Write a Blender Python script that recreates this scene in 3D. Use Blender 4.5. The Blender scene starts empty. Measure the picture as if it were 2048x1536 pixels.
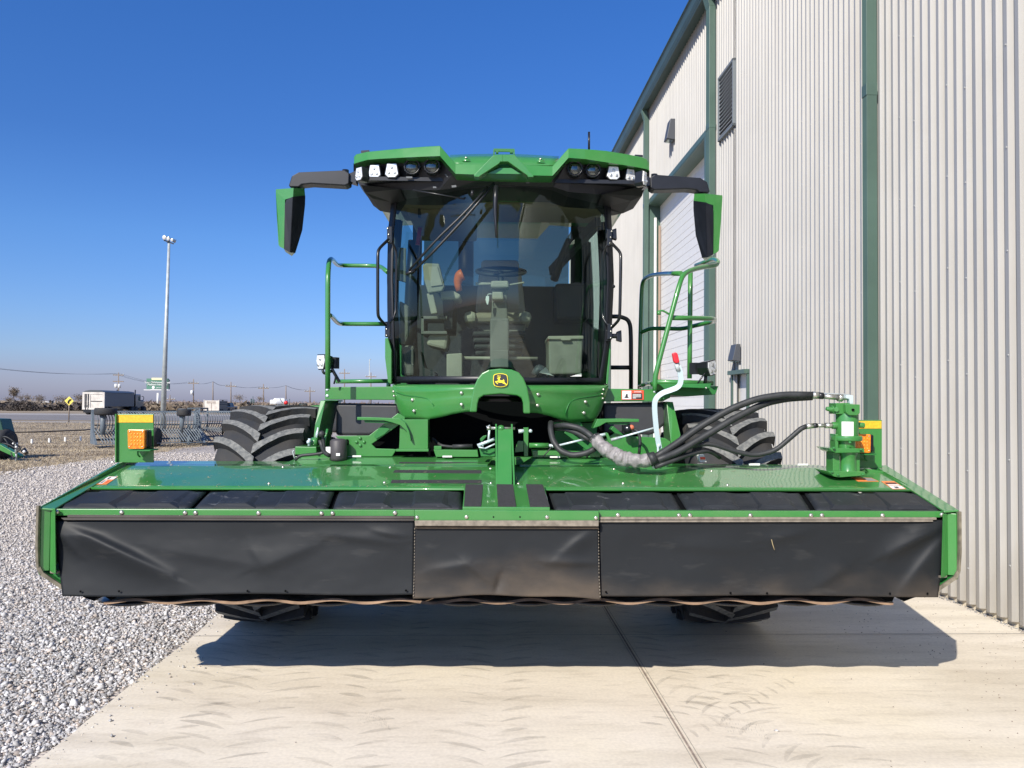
import bpy, bmesh, math, random
import numpy as np
from mathutils import Vector, Matrix, noise
random.seed(7); rng = np.random.default_rng(7)
R = math.radians
scene = bpy.context.scene
col = scene.collection

# ------------------------------------------------------------------ camera
F = 1538.0; EYE = Vector((0, 0, 1.6))
YAW = math.atan(27/F); PITCH = math.atan(41/F); ROLL = R(0.5)
CM = Matrix.Rotation(-YAW, 3, 'Z') @ Matrix.Rotation(math.pi/2+PITCH, 3, 'X') @ Matrix.Rotation(ROLL, 3, 'Z')
cd = bpy.data.cameras.new('camera'); cam = bpy.data.objects.new('camera', cd); col.objects.link(cam)
cam.matrix_world = Matrix.Translation(EYE) @ CM.to_4x4()
cd.sensor_width = 36; cd.lens = F/2048*36; cd.clip_start = .05; cd.clip_end = 9000
scene.camera = cam

def ray(px, py): return CM @ Vector(((px-1024)/F, -(py-768)/F, -1))
def P(px, py, Y):
    r = ray(px, py); return EYE + r*(Y/r.y)
def G(px, py, z=0.0):
    r = ray(px, py); return EYE + r*((z-1.6)/r.z)
# building frame
WA = R(1.19); WD = Vector((-math.sin(WA), math.cos(WA), 0)); WN = Vector((math.cos(WA), math.sin(WA), 0))
def B(s, lat, z): return Vector((0, 0, z)) + WD*s + WN*lat
def WALL(px, py, lat=3.85):
    r = ray(px, py); t = lat/r.dot(WN); p = EYE + r*t
    return p.dot(WD), p.z

# ------------------------------------------------------------------ materials
def nmat(name):
    m = bpy.data.materials.new(name); m.use_nodes = True
    nt = m.node_tree; b = nt.nodes['Principled BSDF']
    return m, nt, b
def setp(b, **k):
    for a, v in k.items():
        b.inputs[a.replace('_', ' ')].default_value = v
def mk(name, c, rough=.5, metal=0., coat=0., var=.0, vscale=8., bump=0., bscale=60., c2=None, spec=None, rvar=0.):
    m, nt, b = nmat(name)
    b.inputs['Base Color'].default_value = (*c, 1); b.inputs['Roughness'].default_value = rough
    b.inputs['Metallic'].default_value = metal
    if coat: b.inputs['Coat Weight'].default_value = coat; b.inputs['Coat Roughness'].default_value = .04
    if spec is not None: b.inputs['Specular IOR Level'].default_value = spec
    L = nt.links
    tc = nt.nodes.new('ShaderNodeTexCoord')
    if var or c2 or rvar:
        n = nt.nodes.new('ShaderNodeTexNoise'); n.inputs['Scale'].default_value = vscale; n.inputs['Detail'].default_value = 6
        L.new(tc.outputs['Object'], n.inputs['Vector'])
        cr = nt.nodes.new('ShaderNodeMix'); cr.data_type = 'RGBA'
        a = c if c2 else tuple(x*(1-var) for x in c); d = c2 if c2 else tuple(min(1, x*(1+var)) for x in c)
        mr = nt.nodes.new('ShaderNodeMapRange'); mr.inputs[1].default_value = .35; mr.inputs[2].default_value = .65
        L.new(n.outputs[0], mr.inputs[0]); L.new(mr.outputs[0], cr.inputs[0])
        cr.inputs[6].default_value = (*a, 1); cr.inputs[7].default_value = (*d, 1)
        L.new(cr.outputs[2], b.inputs['Base Color'])
        if rvar:
            rr = nt.nodes.new('ShaderNodeMapRange'); rr.inputs[3].default_value = rough-rvar; rr.inputs[4].default_value = rough+rvar
            L.new(n.outputs[0], rr.inputs[0]); L.new(rr.outputs[0], b.inputs['Roughness'])
    if bump:
        n2 = nt.nodes.new('ShaderNodeTexNoise'); n2.inputs['Scale'].default_value = bscale; n2.inputs['Detail'].default_value = 4
        L.new(tc.outputs['Object'], n2.inputs['Vector'])
        bp = nt.nodes.new('ShaderNodeBump'); bp.inputs['Strength'].default_value = bump; bp.inputs['Distance'].default_value = .01
        L.new(n2.outputs[0], bp.inputs['Height']); L.new(bp.outputs[0], b.inputs['Normal'])
    return m
def emit(name, c, s=1):
    m, nt, b = nmat(name); b.inputs['Base Color'].default_value = (*c, 1)
    b.inputs['Emission Color'].default_value = (*c, 1); b.inputs['Emission Strength'].default_value = s; return m

GRN = (.041, .215, .044)
M = {}
M['green'] = mk('green_paint', GRN, .32, coat=.7, c2=(.055, .22, .052), vscale=7, bump=.02, bscale=400, rvar=.06)
M['deck'] = mk('green_deck_paint', (.038, .205, .044), .32, coat=1., vscale=3.5, bump=.012, bscale=9, c2=(.062, .22, .060), rvar=.12)
M['greend'] = mk('green_paint_matte', (.022, .17, .035), .5, var=.15, vscale=5)
M['trim'] = mk('building_trim_green', (.075, .125, .10), .4, var=.08, vscale=2)
M['trimd'] = mk('building_gutter', (.05, .085, .08), .45, var=.1, vscale=2)
M['black'] = mk('black_plastic', (.008, .0095, .014), .42, var=.2, vscale=12)
M['poly'] = mk('black_poly_panel', (.015, .0175, .021), .60, var=.2, vscale=6, bump=.08, bscale=150, rvar=.06)
M['bmetal'] = mk('black_metal', (.010, .011, .013), .35, coat=.2)
M['dark'] = mk('cavity_shade_black', (.003, .0035, .004), .9, spec=.08)  # near-black base paints in the shade of cavities, gaps and holes
M['grip'] = mk('anti_slip_tape', (.035, .034, .036), .9, var=.15, vscale=60, bump=.4, bscale=900)
M['steel'] = mk('zinc_steel', (.62, .60, .52), .30, metal=.85, var=.2, vscale=40)
M['steelw'] = mk('bright_zinc', (.62, .72, .74), .38, metal=.25)
M['dusty'] = mk('worn_bare_edge', (.22, .19, .15), .7, var=.25, vscale=30)
M['rim_edge'] = mk('dusty_edge', (.16, .14, .10), .65, var=.3, vscale=25)
M['tape'] = mk('yellow_reflective_tape', (.80, .46, .03), .35, var=.12, vscale=90)
M['amber'] = mk('amber_lens', (.95, .24, .015), .25, coat=.6, var=.25, vscale=55)
M['rub'] = mk('tyre_rubber', (.022, .025, .030), .78, var=.35, vscale=7, bump=.2, bscale=60, c2=(.036, .034, .032))
M['lug'] = mk('dusty_lug_face', (.11, .115, .115), .9, vscale=38, bump=.4, bscale=120, c2=(.22, .22, .205))
M['hose'] = mk('hydraulic_hose', (.028, .030, .031), .55, var=.2, vscale=20)
M['sleeve'] = mk('hose_sleeve', (.25, .235, .23), .5, var=.3, vscale=22, bump=.3, bscale=60)
M['white'] = mk('white_paint', (.75, .75, .72), .5, var=.05)
M['label'] = mk('white_label', (.80, .80, .77), .5)
M['red'] = mk('red_grip', (.75, .025, .04), .45)
M['orange'] = mk('orange_label', (.85, .25, .07), .5)
M['danger'] = mk('red_label', (.75, .09, .04), .5)
M['ink'] = mk('label_ink', (.03, .03, .035), .6)
M['yellow'] = mk('logo_yellow', (.90, .72, .04), .45)
M['seat'] = mk('seat_fabric', (.46, .37, .31), .85, bump=.3, bscale=200)
M['beige'] = mk('cab_trim_beige', (.38, .345, .27), .6, var=.08, vscale=6)
M['cab'] = mk('cab_trim_dark', (.03, .031, .033), .6, var=.15, vscale=5)
M['cabm'] = mk('cab_trim_grey', (.19, .18, .16), .65, var=.1)
M['headl'] = mk('headliner', (.26, .20, .14), .9)
M['orgh'] = mk('orange_handle', (.70, .15, .015), .4)
M['galv'] = mk('galvanised_steel', (.42, .46, .46), .5, metal=.15, var=.15, vscale=3)
M['greyp'] = mk('grey_implement_paint', (.13, .16, .185), .5, var=.15, vscale=4)
M['wood'] = mk('pole_wood', (.24, .19, .15), .85, var=.2)
M['chrome'] = mk('lamp_reflector', (.85, .86, .85), .22, metal=.35, var=.12, vscale=80)
M['foam'] = mk('grey_enclosure', (.07, .08, .09), .45)
M['dkred'] = mk('dark_red', (.30, .01, .015), .5)

def glass(name, tint, refl=.06, rough=.0, fs=1.):
    m = bpy.data.materials.new(name); m.use_nodes = True; nt = m.node_tree; nt.nodes.clear()
    o = nt.nodes.new('ShaderNodeOutputMaterial'); mx = nt.nodes.new('ShaderNodeMixShader')
    t = nt.nodes.new('ShaderNodeBsdfTransparent'); t.inputs[0].default_value = (*tint, 1)
    g = nt.nodes.new('ShaderNodeBsdfGlossy'); g.inputs['Roughness'].default_value = rough
    g.inputs[0].default_value = (.9, 1, .97, 1)
    ge = nt.nodes.new('ShaderNodeNewGeometry'); dt = nt.nodes.new('ShaderNodeVectorMath'); dt.operation = 'DOT_PRODUCT'
    nt.links.new(ge.outputs['Normal'], dt.inputs[0]); nt.links.new(ge.outputs['Incoming'], dt.inputs[1])
    ab = nt.nodes.new('ShaderNodeMath'); ab.operation = 'ABSOLUTE'; nt.links.new(dt.outputs['Value'], ab.inputs[0])
    om = nt.nodes.new('ShaderNodeMath'); om.operation = 'SUBTRACT'; om.inputs[0].default_value = 1; nt.links.new(ab.outputs[0], om.inputs[1])
    pw = nt.nodes.new('ShaderNodeMath'); pw.operation = 'POWER'; pw.inputs[1].default_value = 5; nt.links.new(om.outputs[0], pw.inputs[0])
    fr = nt.nodes.new('ShaderNodeMath'); fr.operation = 'MULTIPLY_ADD'; fr.inputs[1].default_value = .92; fr.inputs[2].default_value = .08; nt.links.new(pw.outputs[0], fr.inputs[0])
    ad = nt.nodes.new('ShaderNodeMath'); ad.operation = 'MULTIPLY_ADD'; ad.inputs[1].default_value = fs; ad.inputs[2].default_value = refl; ad.use_clamp = True
    nt.links.new(fr.outputs[0], ad.inputs[0]); nt.links.new(ad.outputs[0], mx.inputs[0])
    nt.links.new(t.outputs[0], mx.inputs[1]); nt.links.new(g.outputs[0], mx.inputs[2]); nt.links.new(mx.outputs[0], o.inputs[0])
    return m
M['glass'] = glass('tinted_cab_glass', (.60, .71, .66), .015, fs=.65)
M['glassd'] = glass('dark_side_glass', (.52, .64, .64), .02, fs=.06)
M['glassr'] = glass('rear_glass', (.26, .245, .20), .04, fs=.2)
M['clear'] = glass('clear_lens', (.9, .92, .92), .06, .02)

def scuffed(m, thr, amt, colr, scale, stretch):
    nt = m.node_tree; L = nt.links; b = nt.nodes['Principled BSDF']; src = b.inputs['Base Color'].links[0].from_socket
    tc = nt.nodes.new('ShaderNodeTexCoord'); mp = nt.nodes.new('ShaderNodeMapping'); mp.inputs['Scale'].default_value = stretch; L.new(tc.outputs['Object'], mp.inputs[0])
    n = nt.nodes.new('ShaderNodeTexNoise'); n.inputs['Scale'].default_value = scale; n.inputs['Detail'].default_value = 9; n.inputs['Roughness'].default_value = .7; n.inputs['Distortion'].default_value = 1.5; L.new(mp.outputs[0], n.inputs[0])
    r = nt.nodes.new('ShaderNodeMapRange'); r.inputs[1].default_value = thr; r.inputs[2].default_value = thr+.06; r.inputs[4].default_value = amt; L.new(n.outputs[0], r.inputs[0])
    x = nt.nodes.new('ShaderNodeMix'); x.data_type = 'RGBA'; L.new(r.outputs[0], x.inputs[0]); L.new(src, x.inputs[6]); x.inputs[7].default_value = (*colr, 1); L.new(x.outputs[2], b.inputs['Base Color'])
scuffed(M['poly'], .60, .45, (.20, .20, .20), 7, (1, 1.5, 1))
scuffed(M['deck'], .62, .30, (.16, .20, .13), 4, (1, 1, 1))
scuffed(M['green'], .66, .25, (.12, .19, .11), 9, (1, 1, 1))

# ------------------------------------------------------------------ mesh builder
SPLIT = {'linkage_plate', 'door_sill', 'insulator', 'end_skid', 'sleeve_band', 'grab_bracket', 'bracket_teeth', 'roof_boss', 'roof_bolt', 'visor_tab', 'bolt', 'cross_member',
         'side_slot', 'transformer', 'tower_web', 'frame_plate', 'square_hole', 'rear_lip', 'retaining_strip', 'port_boss', 'tag_label', 'paper', 'stalk', 'shelf',
         'side_console', 'roof_cap', 'diagonal_brace', 'catwalk', 'walkway', 'gable_wall', 'step_bolt', 'rear_wall', 'wiper_arm', 'decal_text_line', 'label_lines', 'foundation', 'handrail'}
class MB:
    once = False
    def __init__(s): s.bm = bmesh.new()
    def face(s, pts, mi=0):
        vs = [s.bm.verts.new(p) for p in pts]
        try: f = s.bm.faces.new(vs); f.material_index = mi; return f
        except ValueError: return None
    def hexa(s, a, b, mi=0):            # a, b: matching loops of points
        n = len(a); A = [s.bm.verts.new(p) for p in a]; Bv = [s.bm.verts.new(p) for p in b]
        fs = [s.bm.faces.new(A), s.bm.faces.new(Bv[::-1])]
        for i in range(n): fs.append(s.bm.faces.new((A[i], Bv[i], Bv[(i+1) % n], A[(i+1) % n])))
        for f in fs: f.material_index = mi
        return s
    def box(s, x0, x1, y0, y1, z0, z1, mi=0):
        return s.hexa([Vector((x0, y0, z0)), Vector((x1, y0, z0)), Vector((x1, y0, z1)), Vector((x0, y0, z1))],
                      [Vector((x0, y1, z0)), Vector((x1, y1, z0)), Vector((x1, y1, z1)), Vector((x0, y1, z1))], mi)
    def bar(s, p, q, w, h, up=Vector((0, 0, 1)), mi=0):
        p, q = Vector(p), Vector(q); d = (q-p).normalized()
        if abs(d.dot(up)) > .98: up = Vector((0, 1, 0))
        sd = d.cross(up).normalized(); u = sd.cross(d)
        c = [sd*w/2+u*h/2, sd*-w/2+u*h/2, sd*-w/2-u*h/2, sd*w/2-u*h/2]
        return s.hexa([p+k for k in c], [q+k for k in c], mi)
    def tube(s, pts, r, n=10, caps=True, smooth=3, mi=0):
        pts = [Vector(p) for p in pts]
        for _ in range(smooth):
            if len(pts) < 3: break
            q = [pts[0]]
            for i in range(len(pts)-1):
                a, b = pts[i], pts[i+1]
                if i > 0: q.append(a.lerp(b, .2))
                if i < len(pts)-2: q.append(a.lerp(b, .8))
            q.append(pts[-1]); pts = q
        rad = r if callable(r) else (lambda t: r)
        rings = []; d0 = (pts[1]-pts[0]).normalized()
        u = d0.orthogonal().normalized(); N = len(pts)
        for i, p in enumerate(pts):
            d = (pts[min(i+1, N-1)]-pts[max(i-1, 0)]).normalized()
            u = (u-d*u.dot(d)).normalized(); w = d.cross(u); rr = rad(i/(N-1))
            rings.append([s.bm.verts.new(p+(u*math.cos(2*math.pi*k/n)+w*math.sin(2*math.pi*k/n))*rr) for k in range(n)])
        for a, b in zip(rings, rings[1:]):
            for k in range(n):
                f = s.bm.faces.new((a[k], a[(k+1) % n], b[(k+1) % n], b[k])); f.smooth = True; f.material_index = mi
        if caps:
            for rg in (rings[0][::-1], rings[-1]): f = s.bm.faces.new(rg); f.material_index = mi
        return s
    def cyl(s, p, q, r, n=14, r2=None, mi=0):
        r2 = r if r2 is None else r2
        return s.tube([p, q], lambda t: r+(r2-r)*t, n, True, 0, mi)
    def lathe(s, prof, c=(0, 0, 0), ax='z', n=24, mi=0):
        c = Vector(c); rings = []
        for (r, h) in prof:
            ring = []
            for k in range(n):
                a = 2*math.pi*k/n; x, y = r*math.cos(a), r*math.sin(a)
                v = {'z': (x, y, h), 'y': (x, h, y), 'x': (h, x, y)}[ax]
                ring.append(s.bm.verts.new(c+Vector(v)))
            rings.append(ring)
        for a, b in zip(rings, rings[1:]):
            for k in range(n):
                f = s.bm.faces.new((a[k], a[(k+1) % n], b[(k+1) % n], b[k])); f.smooth = True; f.material_index = mi
        for rg in (rings[0], rings[-1]):
            if (rg[0].co-rg[1].co).length > 1e-5: f = s.bm.faces.new(rg); f.material_index = mi
        return s
    def dome(s, c, r, nrm=Vector((0, -1, 0)), flat=.5, n=10, mi=0):     # bolt head
        nrm = Vector(nrm).normalized(); u = nrm.orthogonal().normalized(); w = nrm.cross(u); c = Vector(c)
        prev = None
        for j in range(4):
            a = j/3*math.pi/2; rr = r*math.cos(a); h = r*flat*math.sin(a)
            if j == 3:
                top = s.bm.verts.new(c+nrm*h)
                for k in range(n): f = s.bm.faces.new((prev[k], prev[(k+1) % n], top)); f.smooth = True; f.material_index = mi
            else:
                ring = [s.bm.verts.new(c+nrm*h+(u*math.cos(2*math.pi*k/n)+w*math.sin(2*math.pi*k/n))*rr) for k in range(n)]
                if prev:
                    for k in range(n): f = s.bm.faces.new((prev[k], prev[(k+1) % n], ring[(k+1) % n], ring[k])); f.smooth = True; f.material_index = mi
                prev = ring
        return s
    def pp(s, pts, Y, dep, mi=0):       # outline given as image points at distance Y, given a real depth
        a = [P(q[0], q[1], Y if len(q) == 2 else q[2]) for q in pts]
        return s.hexa(a, [p+Vector((0, dep, 0)) for p in a], mi)
    def grid(s, rows, mi=0, smooth=True):
        vs = [[s.bm.verts.new(p) for p in r] for r in rows]
        for a, b in zip(vs, vs[1:]):
            for k in range(len(a)-1):
                f = s.bm.faces.new((a[k], a[k+1], b[k+1], b[k])); f.smooth = smooth; f.material_index = mi
        return s
    def mirror(s):
        g = s.bm.verts[:]+s.bm.edges[:]+s.bm.faces[:]
        r = bmesh.ops.duplicate(s.bm, geom=g)
        for e in r['geom']:
            if isinstance(e, bmesh.types.BMVert): e.co.x *= -1
        return s
    def flipx(s):
        for v in s.bm.verts: v.co.x *= -1
        return s
    def build(s, name, mat, parent=None, bevel=0, solid=0, label=None, normals=True):
        if name in SPLIT and not s.once:
            left = set(s.bm.verts); comps = []
            while left:
                st = [left.pop()]; cc = set(st)
                while st:
                    for e in st.pop().link_edges:
                        for v in e.verts:
                            if v in left: left.discard(v); cc.add(v); st.append(v)
                comps.append(cc)
            if len(comps) > 1:
                for cc in comps:
                    m2 = MB(); m2.once = True; mp = {v: m2.bm.verts.new(v.co) for v in cc}
                    for f in s.bm.faces:
                        if f.verts[0] in cc: g = m2.bm.faces.new([mp[v] for v in f.verts]); g.smooth = f.smooth; g.material_index = f.material_index
                    r_ = m2.build(name, mat, parent, bevel, solid, label, normals)
                s.bm.free(); return r_
        if normals: bmesh.ops.recalc_face_normals(s.bm, faces=s.bm.faces[:])
        me = bpy.data.meshes.new(name); s.bm.to_mesh(me); s.bm.free()
        for m in (mat if isinstance(mat, (list, tuple)) else [mat]): me.materials.append(m)
        o = bpy.data.objects.new(name, me); col.objects.link(o)
        if parent:
            o.parent = parent
            if parent.type == 'EMPTY': o.location = -parent.location
        if solid:
            md = o.modifiers.new('solid', 'SOLIDIFY'); md.thickness = solid; md.offset = 0
        if bevel:
            md = o.modifiers.new('bevel', 'BEVEL'); md.width = bevel; md.segments = 2; md.limit_method = 'ANGLE'; md.angle_limit = R(35)
        if label: o['label'] = label
        return o
def tag(o, label=None, cat=None, group=None, kind=None):
    if label: o['label'] = label
    if cat: o['category'] = cat
    if group: o['group'] = group
    if kind: o['kind'] = kind
    return o
def empty(name, loc, label, cat, group=None):
    o = bpy.data.objects.new(name, None); col.objects.link(o); o.location = loc; o.empty_display_size = .2
    return tag(o, label, cat, group)
def copy_tree(o, parent=None):
    c = o.copy(); col.objects.link(c); c.parent = parent
    for ch in list(o.children): copy_tree(ch, c)
    return c
V = Vector

# ------------------------------------------------------------------ light, world
trav = V((.41, .715, -.587)).normalized()
sd = bpy.data.lights.new('sun', 'SUN'); sun = bpy.data.objects.new('sun', sd); col.objects.link(sun)
sd.energy = 4.15; sd.angle = R(.53); sd.color = (1, .93, .82)
sun.rotation_euler = trav.to_track_quat('-Z', 'Y').to_euler(); sun.location = (-10, -20, 20)
w = bpy.data.worlds.new('World'); scene.world = w; w.use_nodes = True
nt = w.node_tree; bg = nt.nodes['Background']
sky = nt.nodes.new('ShaderNodeTexSky'); sky.sky_type = 'NISHITA'; sky.sun_disc = False
sky.sun_elevation = R(35.4); sky.sun_rotation = math.atan2(-.41, -.715); sky.altitude = 300
sky.air_density = 1.0; sky.dust_density = .7; sky.ozone_density = 3.0
hs = nt.nodes.new('ShaderNodeHueSaturation'); hs.inputs['Saturation'].default_value = 1.12
tcw = nt.nodes.new('ShaderNodeTexCoord'); sxw = nt.nodes.new('ShaderNodeSeparateXYZ'); nt.links.new(tcw.outputs['Generated'], sxw.inputs[0])
rw = nt.nodes.new('ShaderNodeValToRGB'); el = rw.color_ramp.elements
el[0].position = 0; el[0].color = (.42, .435, .75, 1); el[1].position = .465; el[1].color = (.34, .60, .96, 1)
for p_, c_ in ((.03, (.45, .455, .73)), (.058, (.47, .53, .78)), (.103, (.465, .565, .82)), (.197, (.435, .60, .865)), (.30, (.35, .545, .85))):
    e_ = el.new(p_); e_.color = (*c_, 1)
nt.links.new(sxw.outputs[2], rw.inputs[0])
mw = nt.nodes.new('ShaderNodeMix'); mw.data_type = 'RGBA'; mw.blend_type = 'MULTIPLY'; mw.inputs[0].default_value = 1
nt.links.new(sky.outputs[0], hs.inputs['Color']); nt.links.new(hs.outputs[0], mw.inputs[6]); nt.links.new(rw.outputs[0], mw.inputs[7]); nt.links.new(mw.outputs[2], bg.inputs[0])
bg.inputs[1].default_value = .120
scene.view_settings.view_transform = 'Standard'; scene.view_settings.look = 'None'
scene.view_settings.exposure = .54; scene.view_settings.gamma = 1
scene.cycles.max_bounces = 8; scene.cycles.transparent_max_bounces = 16
scene.cycles.use_denoising = True

# ================================================================== SETTING
def ground_mat(name, c1, c2, scale, stretch=(1, 1, 1), bump=.3, c3=None, rough=.95):
    m, nt, b = nmat(name); L = nt.links
    tc = nt.nodes.new('ShaderNodeTexCoord'); mp = nt.nodes.new('ShaderNodeMapping'); mp.inputs['Scale'].default_value = stretch
    L.new(tc.outputs['Object'], mp.inputs[0])
    n = nt.nodes.new('ShaderNodeTexNoise'); n.inputs['Scale'].default_value = scale; n.inputs['Detail'].default_value = 8; n.inputs['Roughness'].default_value = .65
    L.new(mp.outputs[0], n.inputs[0])
    cr = nt.nodes.new('ShaderNodeValToRGB'); cr.color_ramp.elements[0].position = .36; cr.color_ramp.elements[0].color = (*c1, 1)
    cr.color_ramp.elements[1].position = .64; cr.color_ramp.elements[1].color = (*c2, 1)
    if c3: e = cr.color_ramp.elements.new(.5); e.color = (*c3, 1)
    L.new(n.outputs[0], cr.inputs[0])
    n3 = nt.nodes.new('ShaderNodeTexNoise'); n3.inputs['Scale'].default_value = scale*.09; n3.inputs['Detail'].default_value = 4
    L.new(mp.outputs[0], n3.inputs[0])
    mr = nt.nodes.new('ShaderNodeMapRange'); mr.inputs[3].default_value = .72; mr.inputs[4].default_value = 1.28
    L.new(n3.outputs[0], mr.inputs[0])
    mu = nt.nodes.new('ShaderNodeMix'); mu.data_type = 'RGBA'; mu.blend_type = 'MULTIPLY'; mu.inputs[0].default_value = 1
    L.new(cr.outputs[0], mu.inputs[6]); L.new(mr.outputs[0], mu.inputs[7]); L.new(mu.outputs[2], b.inputs['Base Color'])
    b.inputs['Roughness'].default_value = rough
    bp = nt.nodes.new('ShaderNodeBump'); bp.inputs['Strength'].default_value = bump; bp.inputs['Distance'].default_value = .05
    L.new(n.outputs[0], bp.inputs['Height']); L.new(bp.outputs[0], b.inputs['Normal'])
    return m
def sheet(name, pts, z, mat, kind='structure', label=None, cat=None):
    mb = MB(); mb.face([V((p[0], p[1], z)) for p in pts]); o = mb.build(name, mat)
    for p in o.data.polygons:
        pass
    return tag(o, label, cat, kind=kind)

grassm = ground_mat('dry_grass_ground', (.17, .125, .078), (.42, .34, .225), .8, (.3, 1, 1), .6, (.29, .228, .15))
sheet('ground', [(-4500, -300), (4500, -300), (4500, 6000), (-4500, 6000)], 0, grassm, label='flat dry winter grassland reaching the horizon', cat='ground')

# gravel lot
gm, nt, b = nmat('crushed_gravel'); L = nt.links
tc = nt.nodes.new('ShaderNodeTexCoord')
vo = nt.nodes.new('ShaderNodeTexVoronoi'); vo.inputs['Scale'].default_value = 38; vo.inputs['Randomness'].default_value = 1
L.new(tc.outputs['Object'], vo.inputs[0])
sp = nt.nodes.new('ShaderNodeSeparateColor'); L.new(vo.outputs['Color'], sp.inputs[0])
cr = nt.nodes.new('ShaderNodeValToRGB'); cr.color_ramp.elements[0].color = (.22, .205, .195, 1); cr.color_ramp.elements[1].color = (.66, .62, .57, 1)
e = cr.color_ramp.elements.new(.5); e.color = (.41, .385, .36, 1)
L.new(sp.outputs[0], cr.inputs[0])
nn = nt.nodes.new('ShaderNodeTexNoise'); nn.inputs['Scale'].default_value = .35; nn.inputs['Detail'].default_value = 5; L.new(tc.outputs['Object'], nn.inputs[0])
cr2 = nt.nodes.new('ShaderNodeValToRGB'); cr2.color_ramp.elements[0].color = (.82, .78, .75, 1); cr2.color_ramp.elements[1].color = (1.15, 1.08, 1.0, 1)
cr2.color_ramp.elements[0].position = .35; cr2.color_ramp.elements[1].position = .65
L.new(nn.outputs[0], cr2.inputs[0])
mu = nt.nodes.new('ShaderNodeMix'); mu.data_type = 'RGBA'; mu.blend_type = 'MULTIPLY'; mu.inputs[0].default_value = 1
L.new(cr.outputs[0], mu.inputs[6]); L.new(cr2.outputs[0], mu.inputs[7]); L.new(mu.outputs[2], b.inputs['Base Color'])
bp = nt.nodes.new('ShaderNodeBump'); bp.inputs['Strength'].default_value = .9; bp.inputs['Distance'].default_value = .02; bp.invert = True
L.new(vo.outputs['Distance'], bp.inputs['Height']); L.new(bp.outputs[0], b.inputs['Normal']); b.inputs['Roughness'].default_value = .95
edge = []
for i in range(60):
    y = -12+i*1.6
    x = -10.8+.2*math.sin(y*.9)+.15*math.sin(y*2.3+1)+.02*max(0, y-17)
    edge.append((x, y))
gp = edge+[(9, 82.4), (9, -12)]
gl = sheet('gravel_lot', gp, .004, gm, label='grey crushed gravel lot beside the concrete apron', cat='gravel')

# concrete apron
cm, nt, b = nmat('broomed_concrete'); L = nt.links
tc = nt.nodes.new('ShaderNodeTexCoord')
def nz(scale, detail, st=(1, 1, 1), vec=None):
    mp = nt.nodes.new('ShaderNodeMapping'); mp.inputs['Scale'].default_value = st; L.new(tc.outputs['Object'], mp.inputs[0])
    n = nt.nodes.new('ShaderNodeTexNoise'); n.inputs['Scale'].default_value = scale; n.inputs['Detail'].default_value = detail
    L.new(mp.outputs[0], n.inputs[0]); return n
def ramp(src, stops):
    c = nt.nodes.new('ShaderNodeValToRGB'); els = c.color_ramp.elements
    els[0].position, els[0].color = stops[0][0], (*stops[0][1], 1); els[1].position, els[1].color = stops[-1][0], (*stops[-1][1], 1)
    for p, k in stops[1:-1]: e = els.new(p); e.color = (*k, 1)
    L.new(src, c.inputs[0]); return c
def mul(a, bb, f=1.):
    m_ = nt.nodes.new('ShaderNodeMix'); m_.data_type = 'RGBA'; m_.blend_type = 'MULTIPLY'; m_.inputs[0].default_value = f
    L.new(a, m_.inputs[6]); L.new(bb, m_.inputs[7]); return m_
c1 = ramp(nz(.8, 6).outputs[0], [(.3, (.68, .60, .48)), (.5, (.75, .675, .555)), (.7, (.77, .69, .54))])
c2 = ramp(nz(2.2, 8, (.25, 1.6, 1)).outputs[0], [(.36, (.86, .85, .83)), (.55, (1, 1, 1))])
c3 = ramp(nz(60, 3).outputs[0], [(.3, (.93, .93, .93)), (.7, (1.05, 1.05, 1.05))])
c4 = ramp(nz(11, 5, (.5, 2.2, 1)).outputs[0], [(.32, (.84, .83, .82)), (.46, (1, 1, 1))])
x = mul(c1.outputs[0], c2.outputs[0]); x = mul(x.outputs[2], c3.outputs[0]); x = mul(x.outputs[2], c4.outputs[0], .6)
L.new(x.outputs[2], b.inputs['Base Color']); b.inputs['Roughness'].default_value = .88
bn = nz(40, 6, (.3, 3, 1)); bp = nt.nodes.new('ShaderNodeBump'); bp.inputs['Strength'].default_value = .12; bp.inputs['Distance'].default_value = .01
L.new(bn.outputs[0], bp.inputs['Height']); L.new(bp.outputs[0], b.inputs['Normal'])
mb = MB()
# jagged slab edge on the gravel side, chamfered lip
n = 260; top = []; low = []
for i in range(n+1):
    s = -9+i*(33+9)/n
    j = .012*noise.noise(V((s*3.1, 0, 2)))+.02*noise.noise(V((s*.9, 3, 0)))
    top.append((s, -1.93+j)); low.append((s, -1.96+j*1.4))
rows = [[B(s, l, 0.0) for s, l in low], [B(s, l, .03) for s, l in top]]
for lat in (-1.0, 0.96, 2.4, 3.86): rows.append([B(s, lat, .03) for s, l in top])
mb.grid(rows, smooth=False)
slab = mb.build('concrete_apron', cm); tag(slab, 'pale concrete apron along the metal building', 'pavement', kind='structure')
SZ = .03     # top of the slab
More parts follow.
